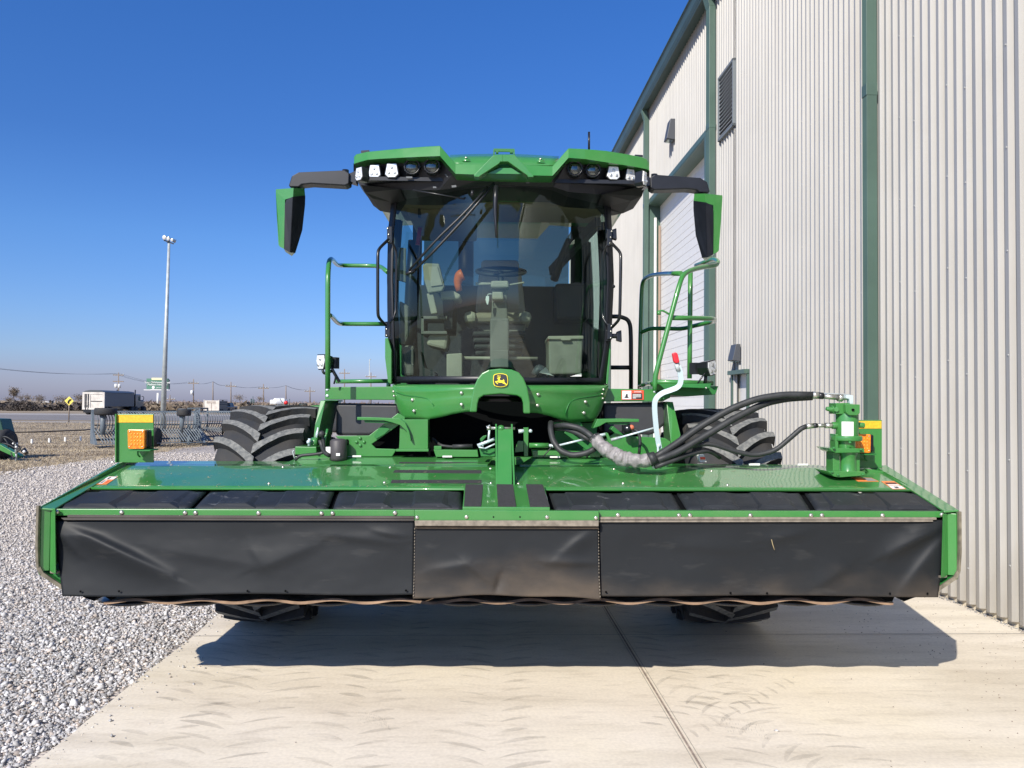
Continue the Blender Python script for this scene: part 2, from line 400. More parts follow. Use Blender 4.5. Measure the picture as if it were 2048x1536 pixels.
# joints
jm = mk('joint_sealant', (.30, .24, .195), .9, var=.3, vscale=30); jd = mk('saw_cut', (.27, .25, .225), .9, var=.2, vscale=30)
mb = MB()
def strip(mb, a, bb, w, z, mi=0, n=1):
    d = (bb-a).normalized(); s = V((-d.y, d.x, 0))*w/2
    for i in range(n):
        p = a.lerp(bb, i/n); q = a.lerp(bb, (i+1)/n)
        mb.face([V((*(p-s).xy, z)), V((*(q-s).xy, z)), V((*(q+s).xy, z)), V((*(p+s).xy, z))], mi)
strip(mb, B(-8, .965, 0), B(32, .965, 0), .011, SZ+.003, 0)
strip(mb, B(-8, .948, 0), B(32, .948, 0), .003, SZ+.003, 1); strip(mb, B(-8, .985, 0), B(32, .985, 0), .003, SZ+.003, 1)
for s in (5.27-4.2*1, 5.27, 9.5, 13.7, 18, 22.2, 26.4):
    strip(mb, B(s, -1.92, 0), B(s, 3.85, 0), .006, SZ+.0035, 1)
tag(mb.build('pavement_joint', [jm, jd]), 'brown sealed joints and saw cuts in the apron', 'joint', kind='structure')

# tyre marks: faint scuffs lying on the slab
tm = bpy.data.materials.new('tyre_scuff'); tm.use_nodes = True; nt = tm.node_tree; b = nt.nodes['Principled BSDF']; L = nt.links
b.inputs['Base Color'].default_value = (.16, .145, .13, 1); b.inputs['Roughness'].default_value = .9
tc = nt.nodes.new('ShaderNodeTexCoord'); n_ = nt.nodes.new('ShaderNodeTexNoise'); n_.inputs['Scale'].default_value = 4.5; n_.inputs['Detail'].default_value = 7
L.new(tc.outputs['Object'], n_.inputs[0]); mr = nt.nodes.new('ShaderNodeMapRange'); mr.inputs[1].default_value = .38; mr.inputs[2].default_value = .68
mr.inputs[3].default_value = .035; mr.inputs[4].default_value = .20; L.new(n_.outputs[0], mr.inputs[0]); L.new(mr.outputs[0], b.inputs['Alpha'])
mb = MB()
def stroke(mb, p, ang, ln, bend, w, z):
    N = 9; pts = []
    for i in range(N):
        t = i/(N-1)-.5; a = ang+bend*t; pts.append((t*ln, a))
    cx, cy = p; pos = [(cx, cy)]
    for i in range(1, N):
        a = pts[i][1]; d = ln/(N-1); pos.append((pos[-1][0]+math.cos(a)*d, pos[-1][1]+math.sin(a)*d))
    for i in range(N-1):
        w0 = w*math.sin(math.pi*(i+.15)/(N)); w1 = w*math.sin(math.pi*(i+1.15)/N); a = pts[i][1]
        nx, ny = -math.sin(a), math.cos(a); (x0, y0), (x1, y1) = pos[i], pos[i+1]
        mb.face([V((x0-nx*w0, y0-ny*w0, z)), V((x1-nx*w1, y1-ny*w1, z)), V((x1+nx*w1, y1+ny*w1, z)), V((x0+nx*w0, y0+ny*w0, z))])
zz = SZ+.001
for (lc, s0, s1, hw, dr) in ((-1.18, 2.8, 8.4, .30, -.02), (-.62, 2.8, 6.4, .20, .03), (.02, 2.8, 5.6, .26, .05), (1.35, 3.0, 7.0, .24, -.06), (-1.55, 3.0, 5.5, .22, .04)):
    s = s0
    while s < s1:
        l = lc+(s-s0)*dr+random.uniform(-.015, .015); f = random.uniform(.6, 1.1)
        for sd_, an in ((1, .42), (-1, math.pi-.42)):
            zz += .000008; p = B(s+(0 if sd_ > 0 else .065), l+sd_*.025, 0)
            stroke(mb, p.xy, an+random.uniform(-.05, .05)-WA, hw*f, -.55*sd_, random.uniform(.010, .022), zz)
        s += .13
def track(a, bb, w, pitch, fade=1):
    global zz
    a = V((*a.xy, 0)); bb = V((*bb.xy, 0)); d = (bb-a); Ln = d.length; d.normalize(); s = V((d.y, -d.x, 0)); t = 0; ang = math.atan2(d.y, d.x)
    while t < Ln:
        zz += .00002
        c = a+d*t; stroke(mb, (c+s*.03).xy, ang-1.15+random.uniform(-.06, .06), w*.9, .7, .013, zz)
        c = a+d*(t+pitch/2)-s*.03; stroke(mb, c.xy, ang+1.15, w*.75, -.7, .011, zz+.00001); t += pitch
track(G(1330, 1345), G(1700, 1545), .26, .14)
track(G(1560, 1360), G(1330, 1480), .16, .1)
tag(mb.build('tyre_marks', tm), 'faint grey lugged tyre scuffs on the concrete', 'tyre marks', kind='stuff')
# small treaded footprint-like scuffs of a light tyre
mb = MB()
for (cx, cy, w_, h_) in ((738, 1450, 30, 12), (1483, 1466, 40, 14)):
    for r_ in range(4):
        for k in range(15):
            if random.random() < .22: continue
            a = -1+2*k/14; px = cx+a*w_+r_*4+random.uniform(-.8, .8); py = cy+(r_-1.5)*h_*.55+a*a*5+a*7; L_ = h_*.2*random.uniform(.5, 1)
            wv = random.uniform(.5, 1.2); q = [G(px-wv, py-L_), G(px+wv, py-L_), G(px+wv+1.5, py+L_), G(px-wv+1.5, py+L_)]
            mb.face([V((p.x, p.y, SZ+.0005)) for p in q])
fm = tm.copy(); fm.name = 'tread_dust'
tag(mb.build('tread_print', fm), 'small dark treaded prints on the concrete', 'tread print', kind='stuff')

# loose gravel: individual stones as one mass
def stones(name, pts, sizes, mat, label, cols, zf):
    n = len(pts)
    base = np.array([[1, 0, 0], [-1, 0, 0], [0, 1, 0], [0, -1, 0], [0, 0, 1], [0, 0, -1]], float)
    tri = np.array([[0, 2, 4], [2, 1, 4], [1, 3, 4], [3, 0, 4], [2, 0, 5], [1, 2, 5], [3, 1, 5], [0, 3, 5]])
    v = base[None]*rng.uniform(.65, 1.15, (n, 6, 1))+rng.normal(0, .16, (n, 6, 3))
    v *= np.stack([rng.uniform(.8, 1.3, n), rng.uniform(.6, 1.0, n), rng.uniform(.45, .8, n)], 1)[:, None, :]
    a = rng.uniform(0, 6.28, n); t = rng.normal(0, .5, n)
    x, y, z = v[..., 0].copy(), v[..., 1].copy(), v[..., 2].copy()
    x, z = x*np.cos(t)[:, None]-z*np.sin(t)[:, None], x*np.sin(t)[:, None]+z*np.cos(t)[:, None]
    v[..., 0] = x*np.cos(a)[:, None]-y*np.sin(a)[:, None]; v[..., 1] = x*np.sin(a)[:, None]+y*np.cos(a)[:, None]; v[..., 2] = z
    v = v*sizes[:, None, None]*.5
    v += np.concatenate([pts, (zf+sizes*.16)[:, None]], 1)[:, None, :]
    me = bpy.data.meshes.new(name); nv = n*6; nf = n*8
    me.vertices.add(nv); me.vertices.foreach_set('co', v.reshape(-1))
    me.loops.add(nf*3); me.loops.foreach_set('vertex_index', (tri[None]+np.arange(n)[:, None, None]*6).reshape(-1))
    me.polygons.add(nf); me.polygons.foreach_set('loop_start', np.arange(0, nf*3, 3))
    at = me.attributes.new('stone', 'FLOAT_COLOR', 'POINT')
    c = np.repeat(np.concatenate([cols, np.ones((n, 1))], 1), 6, axis=0)
    at.data.foreach_set('color', c.reshape(-1)); me.update(); me.validate()
    me.materials.append(mat); o = bpy.data.objects.new(name, me); col.objects.link(o)
    return tag(o, label, 'gravel', kind='stuff')
sm, nt, b = nmat('stone'); at = nt.nodes.new('ShaderNodeAttribute'); at.attribute_name = 'stone'
nt.links.new(at.outputs['Color'], b.inputs['Base Color']); b.inputs['Roughness'].default_value = .85
def stone_cols(n):
    g = rng.choice([.25, .36, .46, .58, .74], n, p=[.13, .24, .30, .22, .11])*rng.uniform(.85, 1.15, n)
    c = np.stack([g*1.0, g*.985, g*.98], 1)
    wm = rng.random(n) < .16; c[wm] *= np.array([1.12, .98, .86]); return np.clip(c, .02, .85)
pts = []
N = 150000
yy = 2.6*(24/2.6)**rng.random(N*2); xx = -1.6-(.70*yy-.6)*rng.random(N*2)
lat = xx*math.cos(WA)+yy*math.sin(WA)
edgej = -1.955+.025*np.sin(yy*7)+.02*np.sin(yy*17+1)
vis = (xx > -10.9) & (lat < edgej)
pts = np.stack([xx, yy], 1)[vis][:150000]
sz = rng.choice([.010, .016, .023, .031, .042, .058], len(pts), p=[.27, .30, .24, .13, .05, .01])*rng.uniform(.8, 1.2, len(pts))
sz *= np.clip(.85+.06*(pts[:, 1]-3), .85, 1.9)
tf = np.clip((pts[:, 1]-4)/7, .10, .88)[:, None]
stones('loose_gravel', pts, sz, sm, 'angular grey and white gravel stones filling the lot', stone_cols(len(pts))*(1-tf)+np.array([[.53, .48, .43]])*tf, np.full(len(pts), .004))
# strays on the slab edge and a thin line of gravel at the wall foot
n = 420; s = rng.uniform(3, 9, n); l = -1.93+rng.exponential(.10, n)
p2 = np.stack([-s*math.sin(WA)+l*math.cos(WA), s*math.cos(WA)+l*math.sin(WA)], 1)
n3 = 60; s3 = rng.uniform(3, 9, n3); l3 = rng.uniform(-1.9, 3.7, n3)
p3 = np.stack([-s3*math.sin(WA)+l3*math.cos(WA), s3*math.cos(WA)+l3*math.sin(WA)], 1)
pts = np.concatenate([p2, p3]); sz = rng.choice([.006, .011, .018, .026], len(pts), p=[.45, .35, .15, .05])
stones('stray_stones', pts, sz, sm, 'stray gravel stones scattered over the concrete edge', stone_cols(len(pts))*.8, np.full(len(pts), SZ))
n = 5200; s = rng.uniform(3, 22, n); l = 3.86-np.abs(rng.normal(0, .028, n))
pts = np.stack([-s*math.sin(WA)+l*math.cos(WA), s*math.cos(WA)+l*math.sin(WA)], 1)
stones('wall_foot_gravel', pts, rng.uniform(.006, .02, n), sm, 'thin line of grit along the foot of the wall', stone_cols(n)*.55, np.full(n, SZ))
# leaf specks by the wall
n = 700; s = rng.uniform(3.2, 8, n); l = 3.7-np.abs(rng.normal(0, .8, n))
pts = np.stack([-s*math.sin(WA)+l*math.cos(WA), s*math.cos(WA)+l*math.sin(WA)], 1)
stones('dry_leaf_specks', pts, rng.uniform(.004, .013, n), M['wood'], 'small brown plant specks scattered on the concrete by the wall', stone_cols(n)*.4, np.full(n, SZ-.001))

# dry grass tufts in the near part of the field
def blades(name, pts, h, mat, label, w=.006, cat='grass', lean=.5, z0=0.):
    n = len(pts); a = rng.uniform(0, 6.28, n); hh = h*rng.uniform(.4, 1.3, n)
    dx, dy = np.cos(a), np.sin(a); ww = w*(1+pts[:, 1]/40)
    le = rng.normal(0, lean, (n, 2))*hh[:, None]
    b0 = np.stack([pts[:, 0]-dx*ww, pts[:, 1]-dy*ww, np.full(n, z0)], 1); b1 = np.stack([pts[:, 0]+dx*ww, pts[:, 1]+dy*ww, np.full(n, z0)], 1)
    t = np.stack([pts[:, 0]+le[:, 0], pts[:, 1]+le[:, 1], z0+hh], 1)
    v = np.stack([b0, b1, t], 1).reshape(-1); me = bpy.data.meshes.new(name)
    me.vertices.add(n*3); me.vertices.foreach_set('co', v); me.loops.add(n*3); me.loops.foreach_set('vertex_index', np.arange(n*3))
    me.polygons.add(n); me.polygons.foreach_set('loop_start', np.arange(0, n*3, 3)); me.update(); me.materials.append(mat)
    o = bpy.data.objects.new(name, me); col.objects.link(o); return tag(o, label, cat, kind='stuff')
straw = mk('dry_grass_blade', (.31, .245, .165), .85, c2=(.46, .38, .255), vscale=.5)
n = 70000; yy = 13*(58/13)**rng.random(n); xx = -(.02+.68*rng.random(n))*yy-2
keep = (xx < -10.6+.02*np.maximum(0, yy-17)+rng.normal(0, .25, n)); pts = np.stack([xx, yy], 1)[keep]
blades('dry_grass', pts, .045, straw, 'short dry tan grass covering the field beyond the gravel', w=.008, lean=.9)

# road with shoulders
asph = ground_mat('asphalt', (.17, .155, .145), (.24, .22, .205), 3, (1, 1, 1), .1)
should = ground_mat('road_shoulder', (.30, .28, .26), (.40, .37, .34), 2, (1, 1, 1), .1)
def band(name, yl, yr, z, mat, label, cat):
    a = [G(-700, yl[0]+0), G(1300, yr[0])]; c = [G(1300, yr[1]), G(-700, yl[1])]
    sheet(name, [(p.x, p.y) for p in a+c], z, mat, label=label, cat=cat)
HZ = lambda x: 809+(x-1024)*math.tan(ROLL)     # horizon row at column x
def yrow(x, d): return HZ(x)+1.6*F/d
def dband(name, dl, dr, z, mat, label, cat):   # depth range at two columns
    pts = []
    for x, d in ((-700, dl[0]), (1500, dr[0]), (1500, dr[1]), (-700, dl[1])):
        r = ray(x, HZ(x)); p = EYE+r*(d/r.y); pts.append((p.x, p.y))
    sheet(name, pts, z, mat, label=label, cat=cat)
dband('road_shoulder', (54, 56), (62, 66), .004, should, 'pale gravel shoulder on the near side of the highway', 'shoulder')
dband('road', (60, 82), (70, 96), .010, asph, 'grey asphalt highway crossing behind the field', 'road')
dband('far_shoulder', (82, 90), (96, 106), .006, should, 'pale shoulder on the far side of the highway', 'shoulder')
mb = MB(); whitep = mk('road_line', (.62, .60, .55), .8)
for k in range(14):
    x0 = -90+k*13; y0 = 74+(x0+90)*.03
    mb.face([V((x0, y0, .016)), V((x0+3.2, y0+.1, .016)), V((x0+3.2, y0+.32, .016)), V((x0, y0+.22, .016))])
tag(mb.build('lane_markings', whitep), 'white dashed lane line on the highway', 'road marking', kind='structure')
# ================================================================== BUILDING
wallm = mk('ribbed_panel_paint', (.43, .418, .393), .45, var=.03, vscale=1.5, spec=.5)
doorm = mk('door_panel_white', (.70, .69, .665), .45, var=.02)
nt = wallm.node_tree; b = nt.nodes['Principled BSDF']; L = nt.links; src = b.inputs['Base Color'].links[0].from_socket
tc = nt.nodes.new('ShaderNodeTexCoord'); sx_ = nt.nodes.new('ShaderNodeSeparateXYZ'); L.new(tc.outputs['Object'], sx_.inputs[0])
n = nt.nodes.new('ShaderNodeTexNoise'); n.inputs['Scale'].default_value = 6; n.inputs['Detail'].default_value = 8; mp = nt.nodes.new('ShaderNodeMapping'); mp.inputs['Scale'].default_value = (1, 1, .25); L.new(tc.outputs['Object'], mp.inputs[0]); L.new(mp.outputs[0], n.inputs[0])
ma = nt.nodes.new('ShaderNodeMath'); ma.operation = 'MULTIPLY_ADD'; ma.inputs[1].default_value = -1.1; L.new(n.outputs[0], ma.inputs[0]); L.new(sx_.outputs[2], ma.inputs[2])
mr = nt.nodes.new('ShaderNodeMapRange'); mr.inputs[1].default_value = -.45; mr.inputs[2].default_value = .15; mr.inputs[3].default_value = .55; mr.inputs[4].default_value = 0; L.new(ma.outputs[0], mr.inputs[0])
n2 = nt.nodes.new('ShaderNodeTexNoise'); n2.inputs['Scale'].default_value = 2.2; n2.inputs['Detail'].default_value = 6; mp2 = nt.nodes.new('ShaderNodeMapping'); mp2.inputs['Scale'].default_value = (3, 3, .12); L.new(tc.outputs['Object'], mp2.inputs[0]); L.new(mp2.outputs[0], n2.inputs[0])
m2 = nt.nodes.new('ShaderNodeMapRange'); m2.inputs[1].default_value = .5; m2.inputs[2].default_value = .75; m2.inputs[3].default_value = 0; m2.inputs[4].default_value = .22; L.new(n2.outputs[0], m2.inputs[0])
mx = nt.nodes.new('ShaderNodeMath'); mx.operation = 'MAXIMUM'; L.new(mr.outputs[0], mx.inputs[0]); L.new(m2.outputs[0], mx.inputs[1])
x = nt.nodes.new('ShaderNodeMix'); x.data_type = 'RGBA'; L.new(mx.outputs[0], x.inputs[0]); L.new(src, x.inputs[6]); x.inputs[7].default_value = (.25, .225, .19, 1); L.new(x.outputs[2], b.inputs['Base Color'])
broot = empty('metal_building', B(13, 3.85, 0), 'tall ribbed off-white metal building with green trim filling the right side', 'building')
S0, S1, ZT, LW = -4.0, 34.0, 8.55, 3.85
dl = [WALL(1414, 410)[0], WALL(1300, 410)[0]]       # overhead door opening along the wall
dz = WALL(1300, 410.4)[1]
md0, md1 = WALL(1499, 750)[0], WALL(1470, 750)[0]; mdz = 2.08
lv0, lv1 = WALL(1475, 200)[0], WALL(1444.5, 200)[0]; lz0, lz1 = WALL(1444.7, 284)[1], WALL(1444.7, 157)[1]
PITCHR = .12
prof = [(0, 0), (.013, -.042), (.062, -.034), (.078, .0)]     # (along, outward): sunny side, crest tilting away, far side, valley
def ribs(mb, sa, sb, za, zb):
    k0 = math.floor(sa/PITCHR); pts = []
    s = k0*PITCHR
    while s < sb+PITCHR:
        for (a, o) in prof: pts.append((s+a, o))
        s += PITCHR
    def at(t):
        for (a, oa), (b_, ob) in zip(pts, pts[1:]):
            if a <= t <= b_: return oa+(ob-oa)*(t-a)/max(1e-6, b_-a)
        return 0
    q = [(sa, at(sa))]+[p for p in pts if sa < p[0] < sb]+[(sb, at(sb))]
    mb.grid([[B(s, LW+o, za) for s, o in q], [B(s, LW+o, zb) for s, o in q]], smooth=False)
mb = MB()
zb = .075
cuts = [(S0, md0, zb, ZT), (md0, md1, mdz, ZT), (md1, lv0, zb, ZT), (lv0, lv1, zb, lz0), (lv0, lv1, lz1, ZT), (lv1, dl[0]-.12, zb, ZT),
        (dl[0]-.12, dl[1], dz, ZT), (dl[1], S1, zb, ZT)]
for c in cuts: ribs(mb, *c)
mb.build('wall', wallm, broot, normals=False)
# inner skin, roof and other sides so it is a closed building
mb = MB()
def bx(mb, s0, s1, l0, l1, z0, z1, mi=0):
    return mb.hexa([B(s0, l0, z0), B(s0, l1, z0), B(s0, l1, z1), B(s0, l0, z1)], [B(s1, l0, z0), B(s1, l1, z0), B(s1, l1, z1), B(s1, l0, z1)], mi)
bx(mb, S1-.02, S1, 3.87, 26, 0, 8.5); bx(mb, S0, S0+.02, 3.87, 26, 0, 8.5); bx(mb, S0, S1, 25.9, 26, 0, 8.5)
mb.build('gable_wall', wallm, broot)
mb = MB(); a0, a1 = B(S0-.1, 3.7, 8.60), B(S1+.1, 3.7, 8.60); c0, c1 = B(S0-.1, 15, 9.9), B(S1+.1, 15, 9.9); e0, e1 = B(S0-.1, 26.2, 8.6), B(S1+.1, 26.2, 8.6)
for q in ((a0, a1, c1, c0), (c0, c1, e1, e0)):
    mb.hexa(list(q), [p+V((0, 0, .05)) for p in q])
mb.build('roof', M['trimd'], broot)
# foundation lip under the panels
mb = MB(); bx(mb, S0, md0, 3.862, 3.95, 0, .08); bx(mb, md1, dl[0], 3.862, 3.95, 0, .08); bx(mb, dl[1], S1, 3.862, 3.95, 0, .08)
mb.build('foundation', cm, broot)
# gutter
gz0 = 1.6+(WALL(1402, 0, 3.63)[1]-1.6); gz1 = WALL(1382, 0, 3.60)[1]
mb = MB()
sec = [(3.82, gz0+.03), (3.64, gz0), (3.60, gz0+.10), (3.60, gz1-.03), (3.585, gz1), (3.57, gz1), (3.57, gz1+.02), (3.62, gz1+.02), (3.62, gz0+.12), (3.84, gz0+.12)]
mb.grid([[B(S0, l, z) for l, z in sec], [B(S1, l, z) for l, z in sec]], smooth=False)
bx(mb, S0, S1, 3.62, 3.84, gz0+.04, gz1-.06)
mb.build('gutter', M['trimd'], broot)
# downspouts with offset elbow at top
def downspout(sc, wd=.16):
    mb = MB(); o0, o1 = 3.70, 3.805
    # ribbed front: several narrow faces
    q = []; nn = 9
    for i in range(nn): q.append((sc-wd/2+wd*(i/(nn-1)), o0+(.006 if i % 2 else 0)))
    loop = q+[(sc+wd/2, o1), (sc-wd/2, o1)]
    mb.hexa([B(s, l, .12) for s, l in loop], [B(s, l, gz0-.22) for s, l in loop])
    mb.hexa([B(s, l, gz0-.22) for s, l in loop], [B(s, l-.07 if l < 3.8 else l-.06, gz0+.02) for s, l in loop])
    bx(mb, sc-wd/2-.003, sc+wd/2+.003, o0-.003, o1+.004, WALL(1735, 189)[1]-.12 if sc < 9 else 6.2, WALL(1735, 189)[1] if sc < 9 else 6.3)
    return mb
s1_ = WALL(1739, 300, 3.75)[0]; s2_ = WALL(1421, 200, 3.75)[0]; s3_ = WALL(1291.5, 400, 3.75)[0]
for sc_, wd_ in ((s1_, .09), (s2_, .20), (s3_, .14), (s3_+5.2, .14), (s3_+10.4, .14)):
    downspout(sc_, wd_).build('downspout', M['trim'], broot, bevel=.004)
# overhead door: recess, jambs, head, panels
droot = MB(); rec = .26
hz = dz
fr = MB(); bx(fr, dl[1], dl[1]+.02, LW-.045, LW+rec, 0, hz); bx(fr, dl[1]-.001, dl[1]+.19, LW-.05, LW-.03, 0, hz+.0)
bx(fr, dl[0]-.14, dl[0]-.0, LW-.05, LW-.03, 0, hz); bx(fr, dl[0]-.02, dl[0], LW-.045, LW+rec, 0, hz)
bx(fr, dl[0], dl[1], LW-.045, LW+rec, hz-.02, hz); bx(fr, dl[0]-.14, dl[1]+.19, LW-.052, LW-.03, hz, hz+.10)
dfr = fr.build('door_frame', M['trim'], broot)
mb = MB(); z = .05; k = 0
door = None
ddp = MB(); nsec = 10; sh = (hz-.05)/nsec
for k in range(nsec):
    z0 = .05+k*sh; q = []
    pr = [(0, .0), (.012, -.02), (.22, -.02), (.225, -.012), (.235, -.012), (.24, -.02), (.48, -.02), (.485, -.012), (.495, -.012), (.50, -.02), (.76, -.02), (.765, -.012), (.775, -.012), (.78, -.02), (.985, -.02), (1, 0)]
    ddp.grid([[B(dl[0], LW+rec+o, z0+t*sh) for t, o in pr], [B(dl[1], LW+rec+o, z0+t*sh) for t, o in pr]], smooth=False)
ddp.build('overhead_door', doorm, broot)
mb = MB(); bx(mb, dl[1]-.05, dl[1]-.02, LW+.09, LW+.145, 0, hz-.3); mb.build('door_track', M['white'], broot)
mb = MB(); bx(mb, dl[1]-.12, dl[1]-.08, LW+.18, LW+.225, 0, hz-.5); mb.build('weather_strip', mk('tan_strip', (.33, .24, .18), .8), broot)
# walk door
mb = MB(); bx(mb, md0-.05, md0, LW-.05, LW+.1, 0, mdz); bx(mb, md1, md1+.05, LW-.05, LW+.1, 0, mdz); bx(mb, md0-.06, md1+.06, LW-.10, LW+.1, mdz, mdz+.06)
mb.build('walk_door_frame', M['trim'], broot)
mb = MB(); bx(mb, md0, md1, LW+.05, LW+.09, .02, mdz); wd = mb.build('walk_door', doorm, broot)
mb = MB(); mb.cyl(B(md0+.08, LW+.05, 1.0), B(md0+.08, LW-.01, 1.0), .012); mb.bar(B(md0+.08, LW-.01, 1.0), B(md0+.2, LW-.01, 1.0), .02, .02); mb.build('handle', M['steel'], wd)
# louvred vent
mb = MB(); lo = -.075
bx(mb, lv0, lv0+.03, LW+lo, LW+.03, lz0, lz1); bx(mb, lv1-.03, lv1, LW+lo, LW+.03, lz0, lz1)
bx(mb, lv0, lv1, LW+lo, LW+.03, lz0, lz0+.04); bx(mb, lv0, lv1, LW+lo, LW+.03, lz1-.04, lz1)
vent = mb.build('louvre_vent', mk('vent_frame', (.17, .19, .20), .5), broot)
mb = MB(); nl = 15
for i in range(nl):
    z = lz0+.06+(lz1-lz0-.1)*i/nl
    mb.hexa([B(lv0+.03, LW+lo+.01, z), B(lv0+.03, LW+.02, z+.05), B(lv0+.03, LW+.02, z+.058), B(lv0+.03, LW+lo+.01, z+.008)],
            [B(lv1-.03, LW+lo+.01, z), B(lv1-.03, LW+.02, z+.05), B(lv1-.03, LW+.02, z+.058), B(lv1-.03, LW+lo+.01, z+.008)])
mb.build('slat', mk('vent_slat', (.38, .39, .39), .5), vent)
mb = MB(); bx(mb, lv0+.02, lv1-.02, LW+.025, LW+.035, lz0, lz1); mb.build('vent_back', M['dark'], vent)
# wall lamps
def walllamp(sx, z0, z1, dep, wd, nm):
    mb = MB(); l0 = LW-.04
    mb.hexa([B(sx-wd/2, l0, z0), B(sx-wd/2, l0-dep, z0+.02), B(sx-wd/2, l0-dep*.55, z1), B(sx-wd/2, l0, z1)],
            [B(sx+wd/2, l0, z0), B(sx+wd/2, l0-dep, z0+.02), B(sx+wd/2, l0-dep*.55, z1), B(sx+wd/2, l0, z1)])
    o = mb.build('wall_lamp', mk(nm, (.07, .075, .085), .45), broot, bevel=.006)
    mb = MB(); bx(mb, sx-wd*.4, sx+wd*.4, l0-dep*.85, l0-.02, z0-.006, z0+.002); mb.build('lens', M['clear'], o)
    return o
s_, z_ = WALL(1351, 283); walllamp(s_, z_, z_+.42, .17, .26, 'lamp_housing_upper')
s_, z_ = WALL(1481, 724); walllamp(s_, z_, z_+.26, .12, .24, 'lamp_housing_lower')
# rows of screws on the crests
mb = MB()
for k in range(int(4.0/PITCHR), int(12.3/PITCHR)):
    if k % 6 not in (1, 3): continue
    s = k*PITCHR+.030
    for z in np.arange(.35, 8.0, .76):
        z = z+(.0 if k % 6 == 1 else .12)
        if md0-.1 < s < md1+.1 and z < 2.2: continue
        if lv0-.1 < s < lv1+.1 and lz0-.1 < z < lz1+.1: continue
        mb.dome(B(s, LW-.037, z), .0095, -WN, .9, 6)
mb.build('panel_screws', mk('painted_screws', (.40, .40, .38), .5), broot)['kind'] = 'stuff'
# ================================================================== FAR SURROUNDINGS
twig = mk('bare_twigs_hazed', (.13, .098, .068), .9, c2=(.25, .195, .135), vscale=.6)  # twig brown lightened to stand in for distance haze
twigd = mk('dark_brush', (.06, .052, .048), .9, c2=(.12, .095, .075), vscale=.8)
bark = mk('grey_bark', (.11, .095, .085), .9)
def at_row(px, d, z=0.): return V((P(px, HZ(px), d).x, d, z))
def thicket(name, pxs, d0, d1, h, dens, mat, label):
    n = dens; px = rng.uniform(pxs[0], pxs[1], n); d = rng.uniform(d0, d1, n)
    xs = np.array([P(p, HZ(p), 1.0).x for p in px])*d
    hh = h*(.55+.45*np.array([noise.noise(V((x*.12, 5, 0)))+.5 for x in xs]))*rng.uniform(.5, 1.1, n)
    z = rng.uniform(0, 1, n)*hh; s = rng.uniform(.15, .45, n)
    a = rng.normal(0, 1, (n, 3, 3))*s[:, None, None]; c = np.stack([xs, d, z], 1)[:, None, :]
    v = (c+a).reshape(-1, 3); v[:, 2] = np.maximum(v[:, 2], 0)
    me = bpy.data.meshes.new(name); me.vertices.add(n*3); me.vertices.foreach_set('co', v.reshape(-1))
    me.loops.add(n*3); me.loops.foreach_set('vertex_index', np.arange(n*3)); me.polygons.add(n)
    me.polygons.foreach_set('loop_start', np.arange(0, n*3, 3)); me.update(); me.materials.append(mat)
    o = bpy.data.objects.new(name, me); col.objects.link(o); return tag(o, label, 'brush', kind='stuff')
thicket('brush_thicket', (-500, 640), 128, 150, 1.1, 26000, twig, 'low brown leafless brush along the far side of the highway')
thicket('dry_weeds', (-400, 190), 122, 127, .8, 9000, twigd, 'darker weeds in front of the brush behind the highway')
thicket('distant_scrub', (180, 1000), 420, 520, 2.6, 9000, mk('distant_scrub_brown', (.22, .16, .13), .9, c2=(.27, .21, .17), vscale=.05), 'faraway reddish brown scrub along the horizon')
def bare_tree(px, d, h, w, seed, label, dense=.5, mat=twig, n=900):
    rs = random.Random(seed); o = empty('bare_tree', at_row(px, d), label, 'tree', 'bare trees beyond the highway')
    base = o.location.copy(); mb = MB(); tips = []
    def br(p, dr, ln, r, k):
        q = p+dr*ln; mb.tube([p, p.lerp(q, .5)+V((rs.uniform(-1, 1), 0, rs.uniform(-1, 1)))*ln*.06, q], lambda t: r*(1-.4*t), 5, False, 1)
        tips.append(q)
        if k > 0:
            for _ in range(3):
                nd = (dr+V((rs.uniform(-.9, .9)*w, rs.uniform(-.7, .7), rs.uniform(-.25, .5)))).normalized(); br(q, nd, ln*rs.uniform(.55, .8), r*.55, k-1)
    br(base, V((0, 0, 1)), h*.28, h*.018+.03, 3); mb.build('trunk', bark, o)
    mb = MB()
    for _ in range(n):
        t = rs.choice(tips[3:]); p = t+V((rs.gauss(0, 1)*w, rs.gauss(0, 1), rs.gauss(0, .8)))*h*.075*dense*2
        if p.z < base.z+h*.18: continue
        s = h*.022; mb.face([p+V((rs.gauss(0, 1), rs.gauss(0, 1), rs.gauss(0, 1)))*s for _ in range(3)])
    mb.build('crown', mat, o, normals=False)
for i, (px, d, h, w, lb, de, mt, n) in enumerate([
    (28, 170, 5.2, .7, 'tall thin leafless tree left of the dark bush, at the photo\'s left edge', .6, twig, 700),
    (48, 165, 3.6, .9, 'small leafless tree just right of the tallest bare tree at the left', .6, twig, 600),
    (76, 190, 3.6, 1.2, 'round leafless tree between the dark bush and the yellow road sign', .7, twig, 700),
    (14, 160, 3.0, 1.0, 'short pale leafless tree nearest the left edge behind the brush', .6, twig, 500),
    (122, 200, 3.7, 1.5, 'wide bare tree directly left of the yellow diamond sign', .8, twig, 700),
    (155, 205, 4.6, 1.4, 'dark bare tree behind the back of the grain trailer', .8, twig, 800),
    (480, 420, 7.0, 1.5, 'distant grey bare tree left of the silo cluster above the tyre', .9, twig, 500),
    (519, 420, 6.0, 1.3, 'distant grey bare tree between the silo cluster and the white tank', .9, twig, 500)]):
    bare_tree(px, d, h, w, 10+i, lb, de, mt, n)
